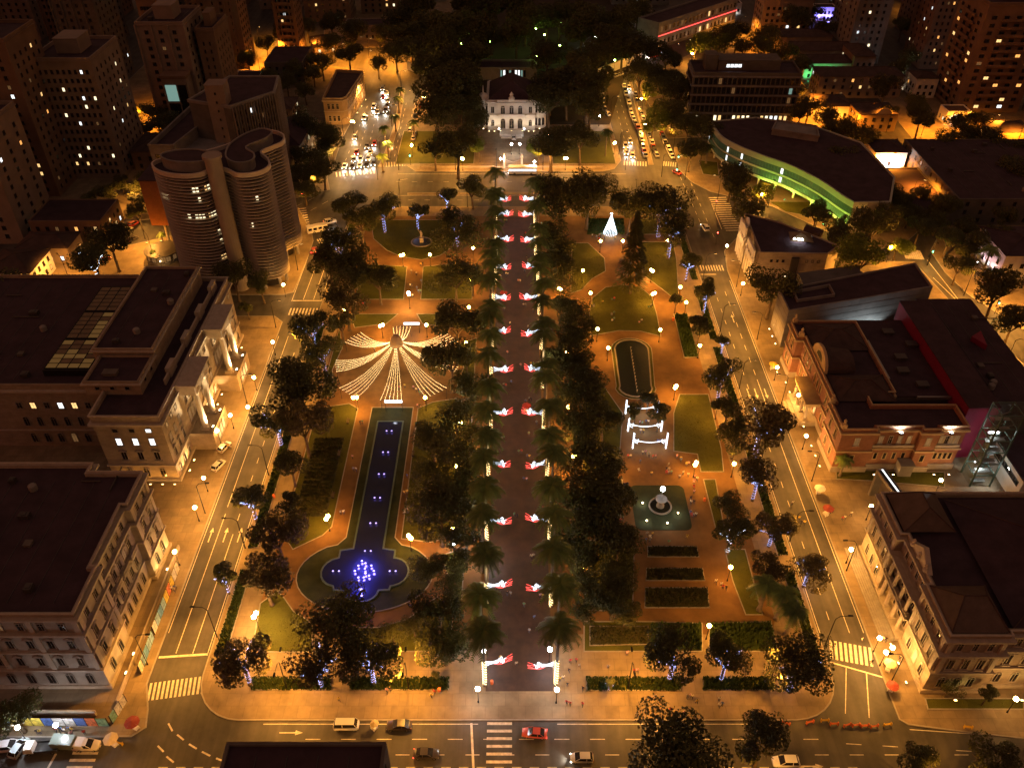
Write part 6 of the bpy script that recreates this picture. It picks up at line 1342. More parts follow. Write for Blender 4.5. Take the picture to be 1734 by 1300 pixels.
for k, y in enumerate((90,128,166,200,232)): street_lamp(-68.4, y, R(90)+math.pi if False else R(-90), 'tall street lamp on the building side of the left street, %s from the camera' % ORD[k], 1700)
for k, y in enumerate((94,120,146,172,198,226)): street_lamp(59.9, y, R(-90), 'tall street lamp on the square side of the right street, %s from the camera' % ORD[k], 1300)
for k, y in enumerate((86,112,138,166,194,222)): street_lamp(69.6, y, R(90), 'tall street lamp on the building side of the right street, %s from the camera' % ORD[k], 1500)
for k, (px, py) in enumerate([(486,1168),(692,1168),(1064,1168),(1300,1168)]):
    x, y = xy(px,py); o = street_lamp(x, y+.2, R(180), 'tall double street lamp in the front hedge strip, %s from the left' % ORD[k].replace('nearest','first'), 1500, arm=2.8)
    o2_ = link('rear_head', street_mesh(9.5,1.6)[1], o, (0,0,0), math.pi); lamp('rear_head_glow', (0,1.95,9.2), 2700, SOD, o2_, .3, 'SPOT', (0,0,0), 165, .5)
for k, x in enumerate((-62,-30,-4,40,72,104)): street_lamp(x, 60.5, 0, 'tall street lamp on the near side of the front street, %s from the left' % ORD[k].replace('nearest','first'), 1500, arm=2.6)
for k, x in enumerate((-44,-22,-6,12,26,44)): street_lamp(x, 306.6, R(180), 'street lamp before the palace fence, %s from the left' % ORD[k].replace('nearest','first'), 1900)
for k, x in enumerate((-40,-16,20,44)): street_lamp(x, 275.4, 0, 'street lamp at the back kerb of the square, %s from the left' % ORD[k].replace('nearest','first'), 1600)
for k, (px, py) in enumerate([(562,290),(583,238),(606,180),(645,270),(664,215),(680,155),(702,250),(706,190),(640,120),(690,105)]): x, y = xy(px,py); street_lamp(x, y, R(-90) if k < 3 else (R(90) if k > 5 else R(-90)), '%s street lamp on the left avenue' % ['first','second','third','fourth','fifth','sixth','seventh','eighth','ninth','tenth'][k], 2600, WARM if k < 6 else (1,.38,.06))
for k, (px, py) in enumerate([(1048,262),(1034,200),(1018,148),(1100,260),(1086,200),(1072,150),(1140,255),(1120,205),(1090,125)]): x, y = xy(px,py); street_lamp(x, y, R(-90) if k < 6 else R(90), '%s street lamp on the right avenue' % ['first','second','third','fourth','fifth','sixth','seventh','eighth','ninth'][k], 1400)
for k, (px, py) in enumerate([(1160,305),(1215,338),(1300,352),(1380,388),(1430,410),(505,380),(530,335),(640,305),(1120,300)]): x, y = xy(px,py); street_lamp(x, y, rnd.uniform(0,6), 'street lamp at the upper junctions, %s' % ['before the library corner','at the long zebra crossing','on the library kerb','behind the angular building','near the yellow-green tree','behind the curved tower','at the left avenue corner','on the left avenue mouth','on the right avenue mouth'][k], 1500)
for k, (px, py) in enumerate([(1570,450),(1632,500),(1686,520),(1734,560),(1700,620),(262,440),(246,405),(225,350),(120,480),(60,520),(5,560)]): x, y = xy(px,py); street_lamp(x, y, rnd.uniform(0,6), '%s orange street lamp on the %s' % (['first','second','third','fourth','fifth'][k] if k < 5 else ['first','second','third','fourth','fifth','sixth'][k-5], 'right back street' if k < 5 else 'left side streets'), 2600, (1,.4,.06), group='orange street lamps')
FAR_L = [(440,118),(470,100),(540,98),(590,105),(625,100),(660,105),(500,75),(440,80),(1250,60),(1290,75),(1300,100),(1345,130),(1370,195),(1400,215),(1440,230),(1600,110),(1480,210),(1500,225),(1640,225),(1560,230),(1690,235),(1720,250),(410,105),(395,92),(240,215),(270,195),(1560,20),(1300,20),(1340,50),(1680,280),(1480,300),(1540,345),(1515,300)]
FL = sorted(q for q in FAR_L if q[0] < 800); FR = sorted(q for q in FAR_L if q[0] >= 800)
for px, py in FAR_L:
    x, y = xy(px,py); street_lamp(x, y, rnd.uniform(0,6), ('orange street lamp beyond the square in the upper %s, listed %s from the left' % (('left', OW[FL.index((px,py))]) if px < 800 else ('right', OW[FR.index((px,py))]))).replace('listed ',''), 6200, ORANGE, group='far orange street lamps')

# ================================================================== decorations
# light figures over the avenue
def figure():
    w_ = MB(); r_ = MB()
    for k in range(4): w_.tube([(.25+2.4*u, 0, 6.5+.5*(k-1.5)*(1-u*.75)+.2*math.sin(5*u+k*.8)) for u in [q/12 for q in range(13)]], .03, 4)
    for cx, cz, s in ((2.9,7.05,1),(3.2,6.1,-1)): w_.tube([(cx+(.1+.42*q/14)*math.cos(s*q*.55), 0, cz+(.1+.42*q/14)*math.sin(s*q*.55)) for q in range(15)], .045, 5)
    w_.tube([(2.6,0,6.5),(3.4,0,6.6),(4.0,0,6.9)], .035, 4)
    for k in range(3): r_.tube([(1.9+3.2*u, 0, 5.75-.5*k*u*(1-u)*2+.5*k*u*u+.12*math.sin(7*u+k)) for u in [q/10 for q in range(11)]], .035, 4)
    r_.tube([(3.5,0,6.3),(4.3,0,7.2),(5.1,0,7.7)], .035, 4); r_.tube([(3.6,0,6.2),(4.4,0,6.7),(5.2,0,6.9)], .035, 4)
    return w_.mesh('white_curls', M['e_led']), r_.mesh('red_ribbon', M['e_red'])
FG = figure(); br_ = MB(); br_.tube([(0,0,6.3),(.4,0,6.3)], .05, 5); br_.tube([(0,0,5.8),(2.6,0,6.2)], .035, 5); BRM = br_.mesh('bracket', M['metal_d'])
for side, X in (('left',-5.0),('right',7.7)):
    for k in range(12):
        y = 85.8+17.2*k if k < 11 else 268.6
        o = thing('light_figure', 'white and red light figure hung over the avenue, %s from the camera on the %s' % (ORD[k], side), 'light figure', (X,y,.15), 0, 'light figures over the avenue')
        q_ = rnd.uniform(.9,1.1); o.scale = (q_ if side == 'left' else -q_,1,1); o.rotation_euler = (0,0,rnd.uniform(-.3,.3))
        link('bracket', BRM, o); w_ = link('white_curls', FG[0], o); r_ = link('red_ribbon', FG[1], o); lamp('curls_glow', (2.4,-.5,6.4), 4, (.75,.85,1), w_, .6); lamp('ribbon_glow', (4.2,-.5,6.0), 18, (1,.1,.07), r_, .6)
# canopy of light strings
TC = (-30.6,180.0)
t = thing('light_canopy', 'round canopy of warm light strings fanning out from a central bell', 'light canopy', (TC[0],TC[1],.14))
b = MB(); b.lathe([(.16,0),(.14,9.0)], 10); b.build('mast', M['metal'], t)
b = MB(); b.lathe([(1.75,8.6),(1.9,8.7),(1.7,9.4),(1.35,10.6),(.9,11.4),(.3,11.8)], 18); M['bell'] = mat('bell_shell', (.5,.36,.2), .5, .2, 1.0); b.build('bell', M['bell'], t, smooth=True)
SM = {}
def string(a, e, sag, n):
    b = MB(); a = Vector(a); e = Vector(e); pts = []
    for k in range(n+1): u = k/n; p = a.lerp(e,u); p.z -= sag*4*u*(1-u); pts.append(p)
    b.tube([tuple(p) for p in pts], .012, 3, False)
    b.i = 1
    for p in pts: b.octa(tuple(p-Vector((0,0,.06))), .06)
    return b
BD = [(92,9,16),(142,10,17.5),(190,9,16.5),(232,10,18.5),(270,9,17.5),(308,10,18.5),(350,9,16.5),(38,10,17.5)]
for ang, half, rad in BD:
    for k in range(6):
        a = R(ang+half*(k/2.5-1)*.98); sb = string((1.6*math.cos(a),1.6*math.sin(a),8.8), (rad*math.cos(a)*(1 if True else 1),rad*math.sin(a)*(.97),3.6), 1.7, 46); sb.build('light_string', [M['metal_d'], M['e_string']], t)
    am = R(ang); pm = MB(); 
    for s_ in (-1,1): a = R(ang+half*s_*.95); pm.tube([(rad*math.cos(a),rad*math.sin(a)*.97,0),(rad*math.cos(a),rad*math.sin(a)*.97,3.5)], .06, 6)
    a0, a1 = R(ang-half*.95), R(ang+half*.95); pm.tube([(rad*math.cos(a0),rad*math.sin(a0)*.97,3.45),(rad*math.cos(a1),rad*math.sin(a1)*.97,3.45)], .05, 6); pm.build('string_frame', M['metal_d'], t)
    lamp('canopy_glow', (rad*.45*math.cos(am),rad*.55*math.sin(am),4.2), 90, (1,.72,.36), t, 1.5)
for y, lab in ((-16.6,'near'),(16.6,'far')):
    o = thing('lit_sign_board', 'white lit board at the %s entrance of the light canopy' % lab, 'sign', (TC[0]+(0 if y > 0 else .6)+(2.0 if y > 0 else 0),TC[1]+y*1.04,.14)); b = MB(); b.box(-2.2,2.2,-.1,.1,3.0,3.6); b.build('board', M['e_led'], o)
    b = MB(); [b.box(s_*2.1-.06,s_*2.1+.06,-.06,.06,0,3.0) for s_ in (-1,1)]; b.build('post', M['metal_d'], o); lamp('panel_glow', (0,-.6,3.2), 60, (.8,.85,1), o, .5)
# pool lights
lp_m = MB(); lp_m.lathe([(.22,0),(.22,.12)],10); lp_m.slot(1).lathe([(.2,.12),(.16,.2)],10); LPM = lp_m.mesh('lamp_disc', [M['metal_d'], M['e_violetw']])
def pool_light(x, y, label, s=1.0, pw=2.5):
    o = thing('pool_light', label, 'pool light', (x,y,.31), 0, 'violet lights in the pool'); d = link('lamp_disc', LPM, o); o.scale = (s,s,s); lamp('lamp_disc_glow', (0,0,.7), pw, (.22,.16,1.0), d, .25)
for k, (px, py) in enumerate([(659,730),(653,766),(646,803),(639,843),(632,886),(623,933),(569,967),(665,967)]):
    x, y = xy(px,py,.3)
    for s_ in (-1,1): pool_light(x+s_*.62, y, '%s of the pair of violet lights %s in the pool' % ('left' if s_ < 0 else 'right', ['farthest up','second from the top','third from the top','fourth from the top','fifth from the top','just above the head','in the left arm','in the right arm'][k]))
for k, (px, py) in enumerate([(619,954),(607,958),(629,958),(601,967),(633,967),(619,971),(618,963),(607,978),(616,978),(625,975),(613,950)]): x, y = xy(px,py,.3); pool_light(x, y, 'violet light of the cluster in the pool head, %s' % ['top middle','upper left','upper right','far left','far right','lower middle','centre','bottom left','bottom middle','bottom right','topmost'][k], 1.15, 85)
x, y = xy(611,999,.3); pool_light(x, y, 'brightest violet light at the foot of the pool head', 2.0, 320)
# fountain
t = thing('fountain', 'fountain with bright white light and round bowl in the dark square basin', 'fountain', (FC[0],FC[1],.28))
b = MB(); b.lathe([(.9,0),(.9,.4),(.7,.6),(.35,.8),(.3,1.8),(1.3,2.2),(1.35,2.4),(1.2,2.4),(.2,2.1)], 18); b.build('bowl', M['concrete'], t, smooth=False)
b = MB(); b.tube([(0,0,2.1),(0,0,5.2)],.06,6); b.build('mast', M['metal'], t); b = MB(); b.ball((0,0,5.5),.55,12,8); o = b.build('star_lamp', M['e_white'], t); lamp('star_lamp_glow', (0,0,6.2), 70, (.95,.97,1), o, .4)
for k, (px, py) in enumerate([(1088,852),(1148,869),(1095,882),(1130,886)]):
    x, y = xy(px,py,.5); b = MB(); b.lathe([(.2,0),(.2,.25)],10); b.slot(1).ball((0,0,.36),.2,8,5); o = b.build('basin_lamp', [M['metal_d'],M['e_warm']], t, (x-FC[0],y-FC[1],.05)); lamp('basin_lamp_glow', (0,0,.8), 40, (1,.9,.7), o, .2)
# white light gates
def gate(x0, x1, y, h, lab):
    o = thing('light_gate', lab, 'light gate', ((x0+x1)/2,y,.15), 0, 'white light gates'); hw = (x1-x0)/2
    for s_ in (-1,1):
        b = MB()
        for k in range(int(h/.1)): a = k*1.1; b.octa((s_*hw+.16*math.cos(a), .16*math.sin(a), .2+k*.1), .09)
        b.tube([(s_*hw,0,0),(s_*hw,0,h)], .07, 6); b.build('lit_post', M['e_led'], o)
    b = MB(); n = 46; pts = [(-hw+2*hw*k/n, 0, h*.52-.9*(1-(2*k/n-1)**2)+.35) for k in range(n+1)]
    for p in pts: b.octa(p, .1); b.octa((p[0],.1,p[2]-.14), .08)
    b.tube(pts, .03, 4); b.build('garland', M['e_led'], o)
    for s_ in (-1,1):
        b = MB()
        for k in range(18): a = k/18*2*math.pi; b.octa((s_*(hw-.8)+.45*math.cos(a), 0, h*.52+.35*math.sin(2*a)), .08)
        for k in range(8): b.octa((s_*(hw-.8)+.07*(k-4), 0, h*.52-.5-.06*k), .07)
        b.build('bow', M['e_led'], o)
    lamp('gate_glow', (0,-.8,h*.5), 60, (.7,.85,1), o, .8)
for a, b_, h, lab in (((1071,760),(1127,760),5.0,'white light gate nearest the fountain with garland and bows'),((1063,731),(1119,731),4.2,'middle white light gate half hidden by small trees'),((1059,702),(1112,701),4.6,'farthest white light gate below the oval pond')):
    x0, y0 = xy(*a); x1, y1 = xy(*b_); gate(x0, x1, (y0+y1)/2, h, lab)
# cone-shaped light tree
x, y = xy(1033,397); t = thing('light_cone', 'white glowing cone shaped light tree with star in the upper right garden', 'light tree', (x,y,.15))
b = MB(); b.tube([(0,0,0),(0,0,7.4)],.07,6); b.build('mast', M['metal'], t); b = MB()
for k in range(22):
    a = 2*math.pi*k/22
    for q in range(48): u = q/48; b.octa((2.3*(1-u)*math.cos(a+u*.6), 2.3*(1-u)*math.sin(a+u*.6), .3+7.0*u), .075)
b.build('light_strings', M['e_led'], t); b = MB(); b.octa((0,0,7.7),.35); b.build('star', M['e_white'], t); lamp('cone_glow', (0,-2.6,2.4), 160, (.7,.84,1), t, 1.2)
# statue in the round pond
x, y = xy(714,411); t = thing('statue', 'pale statue on a plinth in the small round pond', 'statue', (x,y,.28)); b = MB(); b.box(-.6,.6,-.6,.6,0,1.6); b.box(-.75,.75,-.75,.75,1.6,1.8); b.build('plinth', M['trim'], t)
b = MB(); b.lathe([(.42,1.8),(.38,2.4),(.3,2.9),(.36,3.4),(.34,3.7),(.13,3.85),(.17,4.05),(.16,4.25),(.03,4.35)],10); b.tube([(.3,0,3.6),(.55,0,3.1),(.45,-.25,2.8)],.08,6); b.tube([(-.3,0,3.6),(-.6,0,3.9),(-.55,0,4.4)],.08,6); b.build('figure', M['trim'], t, smooth=True)
# low jets in the oval pond
t = thing('water_jets', 'row of low water jets down the middle of the oval pond', 'fountain', (33.0,180,.3)); jm = MB(); jm.lathe([(.12,0),(.1,.15),(.05,.2)],6); jmm = jm.mesh('nozzle', M['metal']); jw = MB(); jw.lathe([(.05,.15),(.12,.5),(.2,.7),(.1,.75)],6); M['jet'] = mat('water_jet', (.5,.45,.35), .3, .2, 2.0); jwm = jw.mesh('jet', M['jet'])
for k in range(14): n_ = link('nozzle', jmm, t, (.1*(k-7)*.3,-9.5+k*1.45,0)); link('jet', jwm, n_)
# traffic lights
def signal(px, py, col, label, h=4.2, rz=0.0):
    x, y = xy(px,py,h); o = thing('traffic_light', label, 'traffic light', (x,y,.13), rz, 'traffic lights'); b = MB(); b.tube([(0,0,0),(0,0,h-.2)],.07,6); b.build('pole', M['metal_d'], o)
    b = MB(); b.box(-.2,.2,-.16,.16,h-.5,h+.6); hd = b.build('housing', M['metal_d'], o); q = {'r':.4,'g':-.3}[col]
    for k, z in enumerate((.4,.05,-.3)): b = MB(); b.lathe([(.17,0),(.17,.06)],10); l_ = b.build('lens', M['e_redlamp'] if (col == 'r' and k == 0) else (M['e_green'] if col == 'g' and k == 2 else M['metal_d']), hd, (0,-.17,h+z)); l_.rotation_euler = (R(90),0,0)
    lamp('lens_glow', (0,-.6,h+q), 60 if col == 'g' else 30, (.05,1,.5) if col == 'g' else (1,.06,.04), hd, .2)
for px, py, c_, lab in [(694,263,'g','green traffic light where the left avenue meets the palace corner'),(502,360,'r','red traffic light behind the curved tower'),(512,330,'r','red traffic light up the street behind the curved tower'),(1213,343,'r','red traffic light at the long zebra crossing'),(1215,396,'r','red traffic light at the right street crossing'),(1163,350,'r','red traffic light by the upper right trees'),(1149,265,'g','green traffic light at the right avenue crossing'),(1580,425,'g','green traffic light at the back street zebra'),(1692,512,'g','green traffic light on the right back street'),(1248,54,'g','green traffic light far up the right avenue'),(478,63,'g','green traffic light far up on the left'),(485,88,'r','red traffic light far up on the left'),(333,102,'r','red traffic light among the left towers'),(265,1180,'r','unlit looking signal at the front left zebra')]:
    if 'unlit' in lab: continue
    signal(px, py, c_, lab)

for px, py, lab in [(1092,212,'lamp shining into the bright trees on the right avenue, lower'),(1086,168,'lamp shining into the bright trees on the right avenue, upper'),(1172,92,'lamp before the red lit building trees'),(1290,330,'lamp on the library lawn by the yellow-green tree'),(1450,460,'lamp beside the large yellow-green tree'),(1508,420,'lamp at the small yellow-green tree'),(1232,262,'lamp behind the lit fan palm')]: park_lamp(px, py, lab, 'e_sod', 1, 5.0, 3.0, 'lamps beside bright trees')

for px, py, lab in [(95,1228,'bright white lamp over the bottom left stalls, right'),(30,1232,'bright white lamp over the bottom left stalls, left'),(1500,1105,'bright lamp over the stalls at the lower right corner')]: park_lamp(px, py, lab, 'e_white' if px < 900 else 'e_warm', 1, 4.0, 1.0, 'lamps over the street stalls')
# ================================================================== vehicles
M['paint_car'] = mat('car_paint', (.5,.5,.5), .3, 0, objcol=True, spec=.5, coat=.6)
M['tyre'] = mat('tyre', (.02,.02,.02), .9, .2, 3.0); M['rim'] = mat('rim', (.4,.4,.4), .35, 0, metal=.8); M['lens_off'] = mat('lamp_lens', (.5,.45,.4), .2, 0); M['tail_off'] = mat('tail_lens', (.25,.01,.01), .25, 0); M['taxi'] = mat('bumper', (.04,.04,.04), .6, 0)
def loft(b, secs, caps=True):
    n = len(secs[0]); vs = [p for s in secs for p in s]; fs = []
    for k in range(len(secs)-1):
        for q in range(n): fs.append((k*n+q, k*n+(q+1)%n, (k+1)*n+(q+1)%n, (k+1)*n+q))
    if caps: fs += [tuple(reversed(range(n))), tuple((len(secs)-1)*n+q for q in range(n))]
    b.add(vs, fs)
def sec(x, hw, z0, z1, tuck=.1): return [(x,-hw+tuck,z0),(x,hw-tuck,z0),(x,hw,z0+.22),(x,hw,z1-.14),(x,hw-.1,z1),(x,-hw+.1,z1),(x,-hw,z1-.14),(x,-hw,z0+.22)]
VK = {}
def vehicle_kind(key, L_, W, belt, top, cab, nose, tail, wr, hood=None):
    """cab: (rear foot, rear top, front top, front foot) along the length, front is +x."""
    b = MB(); h = L_/2; hw = W/2; hd = hood or belt
    loft(b, [sec(-h,hw*.82,.42,tail),sec(-h+.18,hw*.95,.3,tail+.06),sec(cab[0],hw,.26,belt),sec(cab[3],hw,.26,belt),sec(h-.5,hw*.96,.28,hd-.06),sec(h-.12,hw*.88,.34,nose),sec(h,hw*.74,.42,nose-.12)])
    body = b.mesh('body', [M['paint_car']], True)
    g_ = MB(); z0, z1 = belt-.02, top-.03; a, c_ = hw*.93, hw*.78
    g_.add([(cab[0],-a,z0),(cab[0],a,z0),(cab[3],a,z0),(cab[3],-a,z0),(cab[1],-c_,z1),(cab[1],c_,z1),(cab[2],c_,z1),(cab[2],-c_,z1)], [(1,0,4,5),(3,2,6,7),(0,3,7,4),(2,1,5,6),(4,7,6,5)])
    glass = g_.mesh('windows', M['glass'])
    p = MB(); p.box(cab[1]+.1, cab[2]-.05, -hw*.74, hw*.74, top-.05, top)
    for s_ in (-1,1):
        for x in ((cab[0]+cab[1])/2*.2+(cab[1]+cab[2])/2*.8-.05,): p.add([(x,s_*a*1.005,z0),(x+.1,s_*a*1.005,z0),(x+.1,s_*c_*1.01,z1),(x,s_*c_*1.01,z1)], [(0,1,2,3)] if s_ < 0 else [(3,2,1,0)])
        for f0, f1 in ((cab[0],cab[1]),(cab[3],cab[2])): p.tube([(f0,s_*a,z0),(f1,s_*c_,z1)], .05, 4)
    pil = p.mesh('roof_frame', [M['paint_car']])
    wh = MB(); wh.lathe([(wr*.6,-.11),(wr*.96,-.11),(wr,-.06),(wr,.06),(wr*.96,.11),(wr*.6,.11)], 14); wm = wh.mesh('tyre', M['tyre'], False)
    rm = MB(); rm.lathe([(wr*.6,-.1),(wr*.2,-.12),(.05,-.12)], 10); rm.lathe([(.05,.12),(wr*.2,.12),(wr*.6,.1)], 10); rmm = rm.mesh('rim', M['rim'])
    hl = MB(); hl.box(h-.2,h-.02,-.2,.2,nose-.3,nose-.12); tl = MB(); tl.box(-h-.01,-h+.14,-.18,.18,tail-.32,tail-.08)
    VK[key] = dict(L=L_, W=W, body=body, glass=glass, pil=pil, tyre=wm, rim=rmm, wr=wr, ax=(-h+.8, h-.82), hl={k: hl.mesh('headlight', M[k]) for k in ('e_head','lens_off')} if False else None, hb=hl, tb=tl, ms={})
vehicle_kind('sedan', 4.4, 1.78, .92, 1.44, (-1.75,-1.1,.35,1.15), .74, .9, .31, .84)
vehicle_kind('hatch', 3.9, 1.72, .98, 1.5, (-1.85,-1.5,.4,1.2), .78, .96, .3, .88)
vehicle_kind('suv', 4.5, 1.88, 1.12, 1.74, (-2.1,-1.8,.4,1.2), .92, 1.1, .36, 1.02)
vehicle_kind('van', 4.4, 1.78, 1.2, 1.95, (-2.1,-1.95,1.55,1.95), 1.05, 1.2, .32, 1.15)
CARC = [(.62,.6,.57),(.75,.74,.7),(.03,.03,.035),(.2,.2,.21),(.35,.03,.03),(.12,.12,.14),(.4,.39,.37),(.03,.05,.12),(.7,.68,.62)]
def part_mesh(v, which, em):
    k = (which, em)
    if k not in v['ms']: v['ms'][k] = v['hb' if which == 'headlight' else 'tb'].mesh(which, M[em])
    return v['ms'][k]
def car(x, y, rz, label, kind=None, col=None, head=False, tail=False, group=None, beam=0, name='car', z=.0):
    kind = kind or rnd.choice(('sedan','hatch','hatch','suv')); v = VK[kind]; col = col or rnd.choice(CARC)
    o = thing(name, label, 'van' if kind == 'van' else 'car', (x,y,z), rz, group)
    bd = link('body', v['body'], o); bd.color = tuple(col)+(1,); link('windows', v['glass'], o); pl = link('roof_frame', v['pil'], o); pl.color = bd.color
    for ax in v['ax']:
        for s_ in (-1,1):
            w_ = link('wheel', v['tyre'], o, (ax, s_*(v['W']/2-.13), v['wr'])); w_.rotation_euler = (R(90),0,0); link('rim', v['rim'], w_)
    for s_ in (-1,1): link('headlight', part_mesh(v,'headlight','e_head' if head else 'lens_off'), o, (0,s_*v['W']*.33,0)); link('taillight', part_mesh(v,'taillight','e_tail' if tail else 'tail_off'), o, (0,s_*v['W']*.36,0))
    if head and beam: lamp('headlight_beam', (v['L']/2+.15,0,.62), beam, (1,.93,.78), o, .15, 'SPOT', (0,R(-84),0), 110, .8)
    return o
def head_dir(a, b): A, B = Vector(xy(*a)), Vector(xy(*b)); d = B-A; return math.atan2(d.y, d.x)
dL = head_dir((640,165),(600,285)); dR = head_dir((690,165),(680,265))
QL = sorted([(617,200),(639,190),(653,187),(656,179),(657,171),(649,164),(633,181),(622,248),(604,258),(627,258),(634,243),(584,281),(597,282),(609,280),(621,279),(633,276),(599,270),(611,269),(624,268),(601,232),(648,150),(655,158)], key=lambda q: -q[1]*100-q[0])
for k, (px, py) in enumerate(QL):
    x, y = xy(px,py,.6); car(x, y, dL+rnd.uniform(-.06,.06), 'car with lit headlights queuing down the left avenue, %s in the queue' % OW[QL.index((px,py))], head=True, group='cars queuing on the left avenue', beam=520, z=.01)
for px, py, c_ in [(714,179,(.4,.03,.03)),(694,220,None),(702,226,None),(700,234,None),(703,196,None)]: x, y = xy(px,py,.5); car(x, y, head_dir((700,240),(706,180)), 'car parked at the palace side of the left avenue, %s px' % py if False else 'car parked at the palace side of the left avenue, %s from the camera' % {179:'farthest',196:'fourth',220:'third',226:'second',234:'first'}[py], col=c_, group='cars parked on the left avenue', z=.01)
x, y = xy(663,250,.6); car(x, y, math.pi+dL, 'car with red tail lights driving up the left avenue', tail=True, z=.01)
rows = [([(1057,146),(1059,153),(1060,160),(1063,168),(1065,175),(1067,182),(1068,189),(1070,196),(1073,202),(1076,209),(1080,217),(1083,223),(1085,229),(1086,236),(1088,242),(1089,249),(1091,256),(1093,263)],'parked left of the right avenue median'),([(1076,160),(1079,170),(1083,185),(1086,193),(1089,201),(1092,208),(1096,214),(1098,221),(1099,228),(1102,236),(1104,243),(1106,249),(1108,255),(1112,263)],'parked right of the right avenue median'),([(1121,228),(1123,233),(1126,241),(1129,247),(1132,253),(1135,260),(1138,265)],'parked at the right kerb of the right avenue'),([(1025,136),(1034,133),(1043,129),(1052,126),(1060,122),(1070,119),(1018,150),(1020,157),(1021,164),(1022,171),(1023,178),(1024,186),(1030,194)],'parked along the palace wall on the right avenue')]
for pts, lab in rows:
    for k, (px, py) in enumerate(pts):
        x, y = xy(px,py,.5); a = pts[max(0,k-1)]; b_ = pts[min(len(pts)-1,k+1)]; car(x, y, head_dir(a,b_) if lab[-4:] != 'nue' or k != 6 else head_dir((1018,150),(1021,164)), 'car %s, %s from its %s end' % (lab, OW[len(pts)-1-k] if 'wall' not in lab else OW[k], 'near' if 'wall' not in lab else 'left'), group='cars '+lab, z=.01)
for k, (px, py) in enumerate([(1067,239),(1059,247),(1060,258),(1071,263)]): x, y = xy(px,py,.6); car(x, y, head_dir((1050,180),(1066,262)), 'car with lit headlights waiting at the right avenue crossing, %s' % ['farthest','third','left front','right front'][k], head=True, col=(.6,.58,.55), group='cars waiting on the right avenue', beam=420, z=.01)
x, y = xy(1058,148,.6); car(x+2, y, head_dir((1050,140),(1066,262)), 'white car coming down the right avenue with headlights on', head=True, col=(.7,.7,.68), beam=260, z=.01)
x, y = xy(1147,293,.5); car(x, y, R(-55), 'red-lit dark car turning by the library corner', tail=True, col=(.3,.03,.03), z=.01)
x, y = xy(1194,386,.5); car(x, y, R(100), 'white car crossing the upper right junction', 'suv', (.72,.7,.66), head=True, z=.01)
x, y = xy(532,424,.5); car(x, y, R(92), 'white and red car with glowing roof lamp on the left street', 'hatch', (.3,.06,.05), tail=True, z=.01)
x, y = xy(559,376,.5); car(x, y, R(20), 'car with red lamp beside the white minibus', tail=True, col=(.7,.68,.64), z=.01)
for px, py, lab, a, kd, c_ in [(587,1228,'white minivan parked at the front kerb of the square',0,'van',(.74,.72,.66)),(676,1228,'black car parked at the front kerb beside the minivan',180,'sedan',(.035,.025,.025)),(380,757,'white car parked before the museum, upper',68,'hatch',(.7,.68,.6)),(370,788,'white car parked before the museum, lower',66,'hatch',(.7,.68,.6)),(53,494,'white van in the left car park',0,'van',(.75,.75,.75)),(80,500,'dark car beside the white van in the left car park',10,'sedan',(.05,.05,.06)),(40,511,'blue car in the left car park',5,'hatch',(.12,.3,.4)),(60,513,'grey car in the left car park',20,'sedan',(.3,.3,.3)),(84,508,'orange lit car at the right of the left car park',25,'sedan',(.5,.4,.3)),(216,389,'pale car on the orange street',60,'hatch',(.6,.55,.4)),(227,379,'red car on the orange street',60,'hatch',(.5,.05,.04)),(190,415,'car parked under the tree on the orange street',55,'sedan',(.4,.38,.3)),(178,440,'dark red car parked lower on the orange street',55,'sedan',(.25,.05,.04)),(870,233,'white car with red light bar before the palace steps',90,'suv',(.7,.68,.64)),(15,1264,'white car parked by the bottom left hoarding, leftmost',8,'suv',(.7,.7,.7)),(33,1266,'pale blue car parked by the bottom left hoarding',75,'hatch',(.5,.6,.65)),(147,1262,'white and orange car at the right end of the bottom left row',0,'suv',(.72,.66,.55)),(905,1241,'red-lit car passing on the front street',175,'sedan',(.5,.08,.06)),(722,1276,'dark car with red tail lights on the near lane of the front street',0,'sedan',(.05,.04,.04)),(985,1283,'pale car with headlights on the near lane of the front street',180,'hatch',(.55,.52,.48)),(1330,1290,'white car at the bottom edge near the right junction',180,'suv',(.7,.7,.7)),(225,405,'dark car driving away on the orange street',62,'hatch',(.06,.05,.05))]:
    x, y = xy(px,py,.5); car(x, y, R(a), lab, kd, c_, head='headlights' in lab, tail='tail' in lab or 'red-lit' in lab or 'driving away' in lab, beam=160 if 'headlights' in lab else 0, z=.01)
